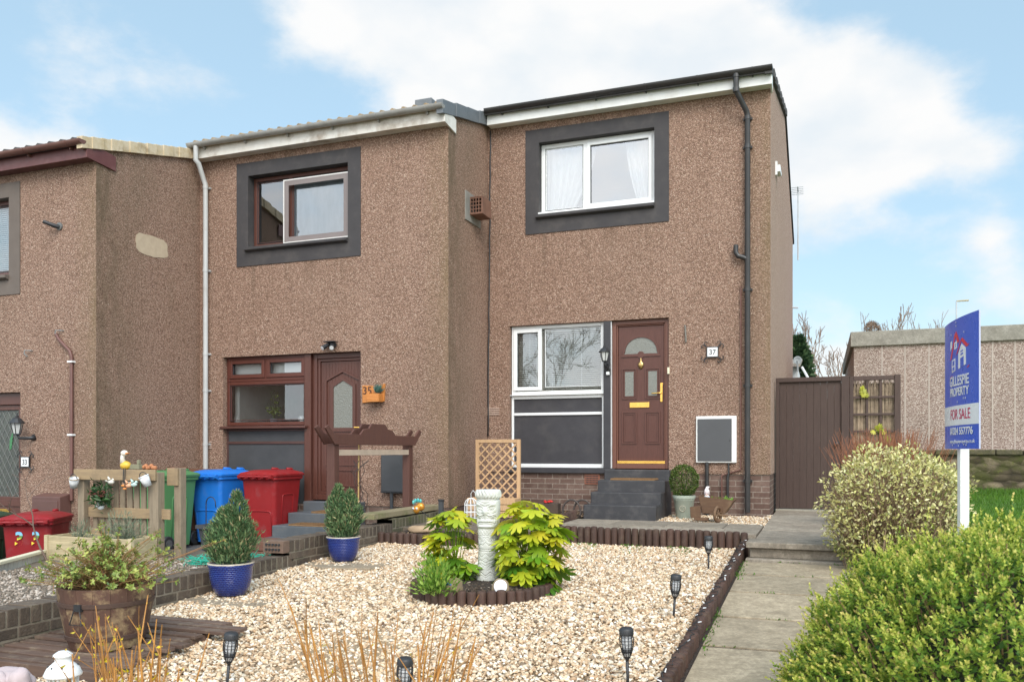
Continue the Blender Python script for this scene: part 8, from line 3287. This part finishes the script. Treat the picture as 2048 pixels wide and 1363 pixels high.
# distant house corner with a dish
d = 24
hb = Vector(camgnd(1592, d, -.1))
t = thing('distant_house', 'sliver of a pale house with a satellite dish behind the end gable', 'house', hb)
ztop = EYE - (735 - 900) / FPX * d
MB().box(hb.x - 5, hb.x + .05, hb.y, hb.y + 4, -.2, ztop).build('wall', WHITEP, t)
m = MB().prism([(hb.y - .3, ztop), (hb.y + 3, ztop + .5), (hb.y + 3, ztop + .56), (hb.y - .3, ztop + .1)], hb.x - 5, hb.x + .12, 'x')
m.build('roof', plain("beige_soffit", (.34, .28, .23), (.3, .25, .2), 5, .7), t)
MB().tube([(hb.x + .16, hb.y - .2, ztop), (hb.x + .32, hb.y - .25, ztop - .3), (hb.x + .34, hb.y - .25, ztop - .6), (hb.x + .2, hb.y - .2, ztop - .8)], .035, 6).build('downpipe', WHITE, t)
c = Vector(camgnd(1595, d - .5, EYE - (720 - 900) / FPX * (d - .5)))
Mx = Matrix.Translation(c) @ Matrix.Rotation(math.radians(100), 4, 'X')
dish = MB().lathe([(.001, -.03), (.07, -.02), (.115, 0), (.11, .003), (.07, -.016), (.001, -.026)], 20, cap=False).xform(Mx).build('satellite_dish', plain("dish_grey", (.42, .44, .44), (.36, .38, .38), 5, .5), t, smooth=True)
MB().tube([c, c + Vector((0, .1, -.3)), (c.x, hb.y + .3, ztop + .1)], .025, 6).build('dish_arm', plain("dish_arm_grey", (.4, .4, .4), (.34, .34, .34), 5, .5), dish)
# street lamp far off
d = 60
c = Vector(camgnd(1913, d, -1))
zl_ = EYE - (602 - 900) / FPX * d
t = thing('street_lamp', 'slim distant street lamp rising above the garage roof', 'street lamp', c)
MB().tube([c, (c.x, c.y, zl_)], [.08, .05], 8).build('post', plain("galvanised_post", (.5, .52, .53), (.45, .47, .48), 5, .5), t)
e = Vector(camgnd(1937, d, zl_ + .06))
MB().tube([(c.x, c.y, zl_), (e.x, e.y, e.z)], [.05, .06], 6).build('lamp_head', plain("lamp_head_buff", (.42, .36, .2), (.36, .3, .18), 5, .5), t)

# a bare tree and a house across the road, seen only as reflections in the window glass
rr_ = np.random.default_rng(410)
for (x, y, h, lab) in ((-11.5, -11.0, 8.5, 'tall bare tree across the road mirrored in the blind covered window'), (-6.0, -15.0, 9.0, 'second bare tree across the road behind the camera')):
    b = (x, y, -1.5)
    a, e, ra, rb_ = bare_tree_np(rr_, b, h * .28, .07, 6, .5, .3, (2, 3))
    V, F = sticks_np(a, e, np.maximum(ra, .012), np.maximum(rb_, .009), 4)
    solo(np_obj('bare_tree', V, [F], BARK), lab, 'tree')

# fallen leaves blown into the gravel
r = np.random.default_rng(95)
n = 170
x = np.concatenate([r.uniform(-4.6, -.8, 90), r.normal(-4.45, .12, 40), r.normal(-.85, .06, 40)])
y = np.concatenate([r.uniform(3.2, 8.6, 90), r.uniform(4.5, 8.0, 40), r.uniform(3.5, 8.4, 40)])
P = np.stack([x, y, zg(y) + .024], 1)
far_ = np.hypot(x - CB.x, y - CB.y) > RB + .05
P = P[far_]
n = len(P)
V, F, T = leaf_np(P, np.stack([r.normal(0, 1, n), r.normal(0, 1, n), r.normal(0, .2, n)], 1), np.stack([r.normal(0, .4, n), r.normal(0, .4, n), np.ones(n)], 1), r.uniform(.02, .05, n), LEAF_V, LEAF_F, r.random(n), np.full(n, .5))
tag(np_obj('fallen_leaves', V, [F], leaf_mat("dead_leaf", [(0, (.12, .06, .03)), (.6, (.28, .15, .06)), (1, (.45, .33, .12))], .1, .8), attrs={'tint': T}), kind='stuff')
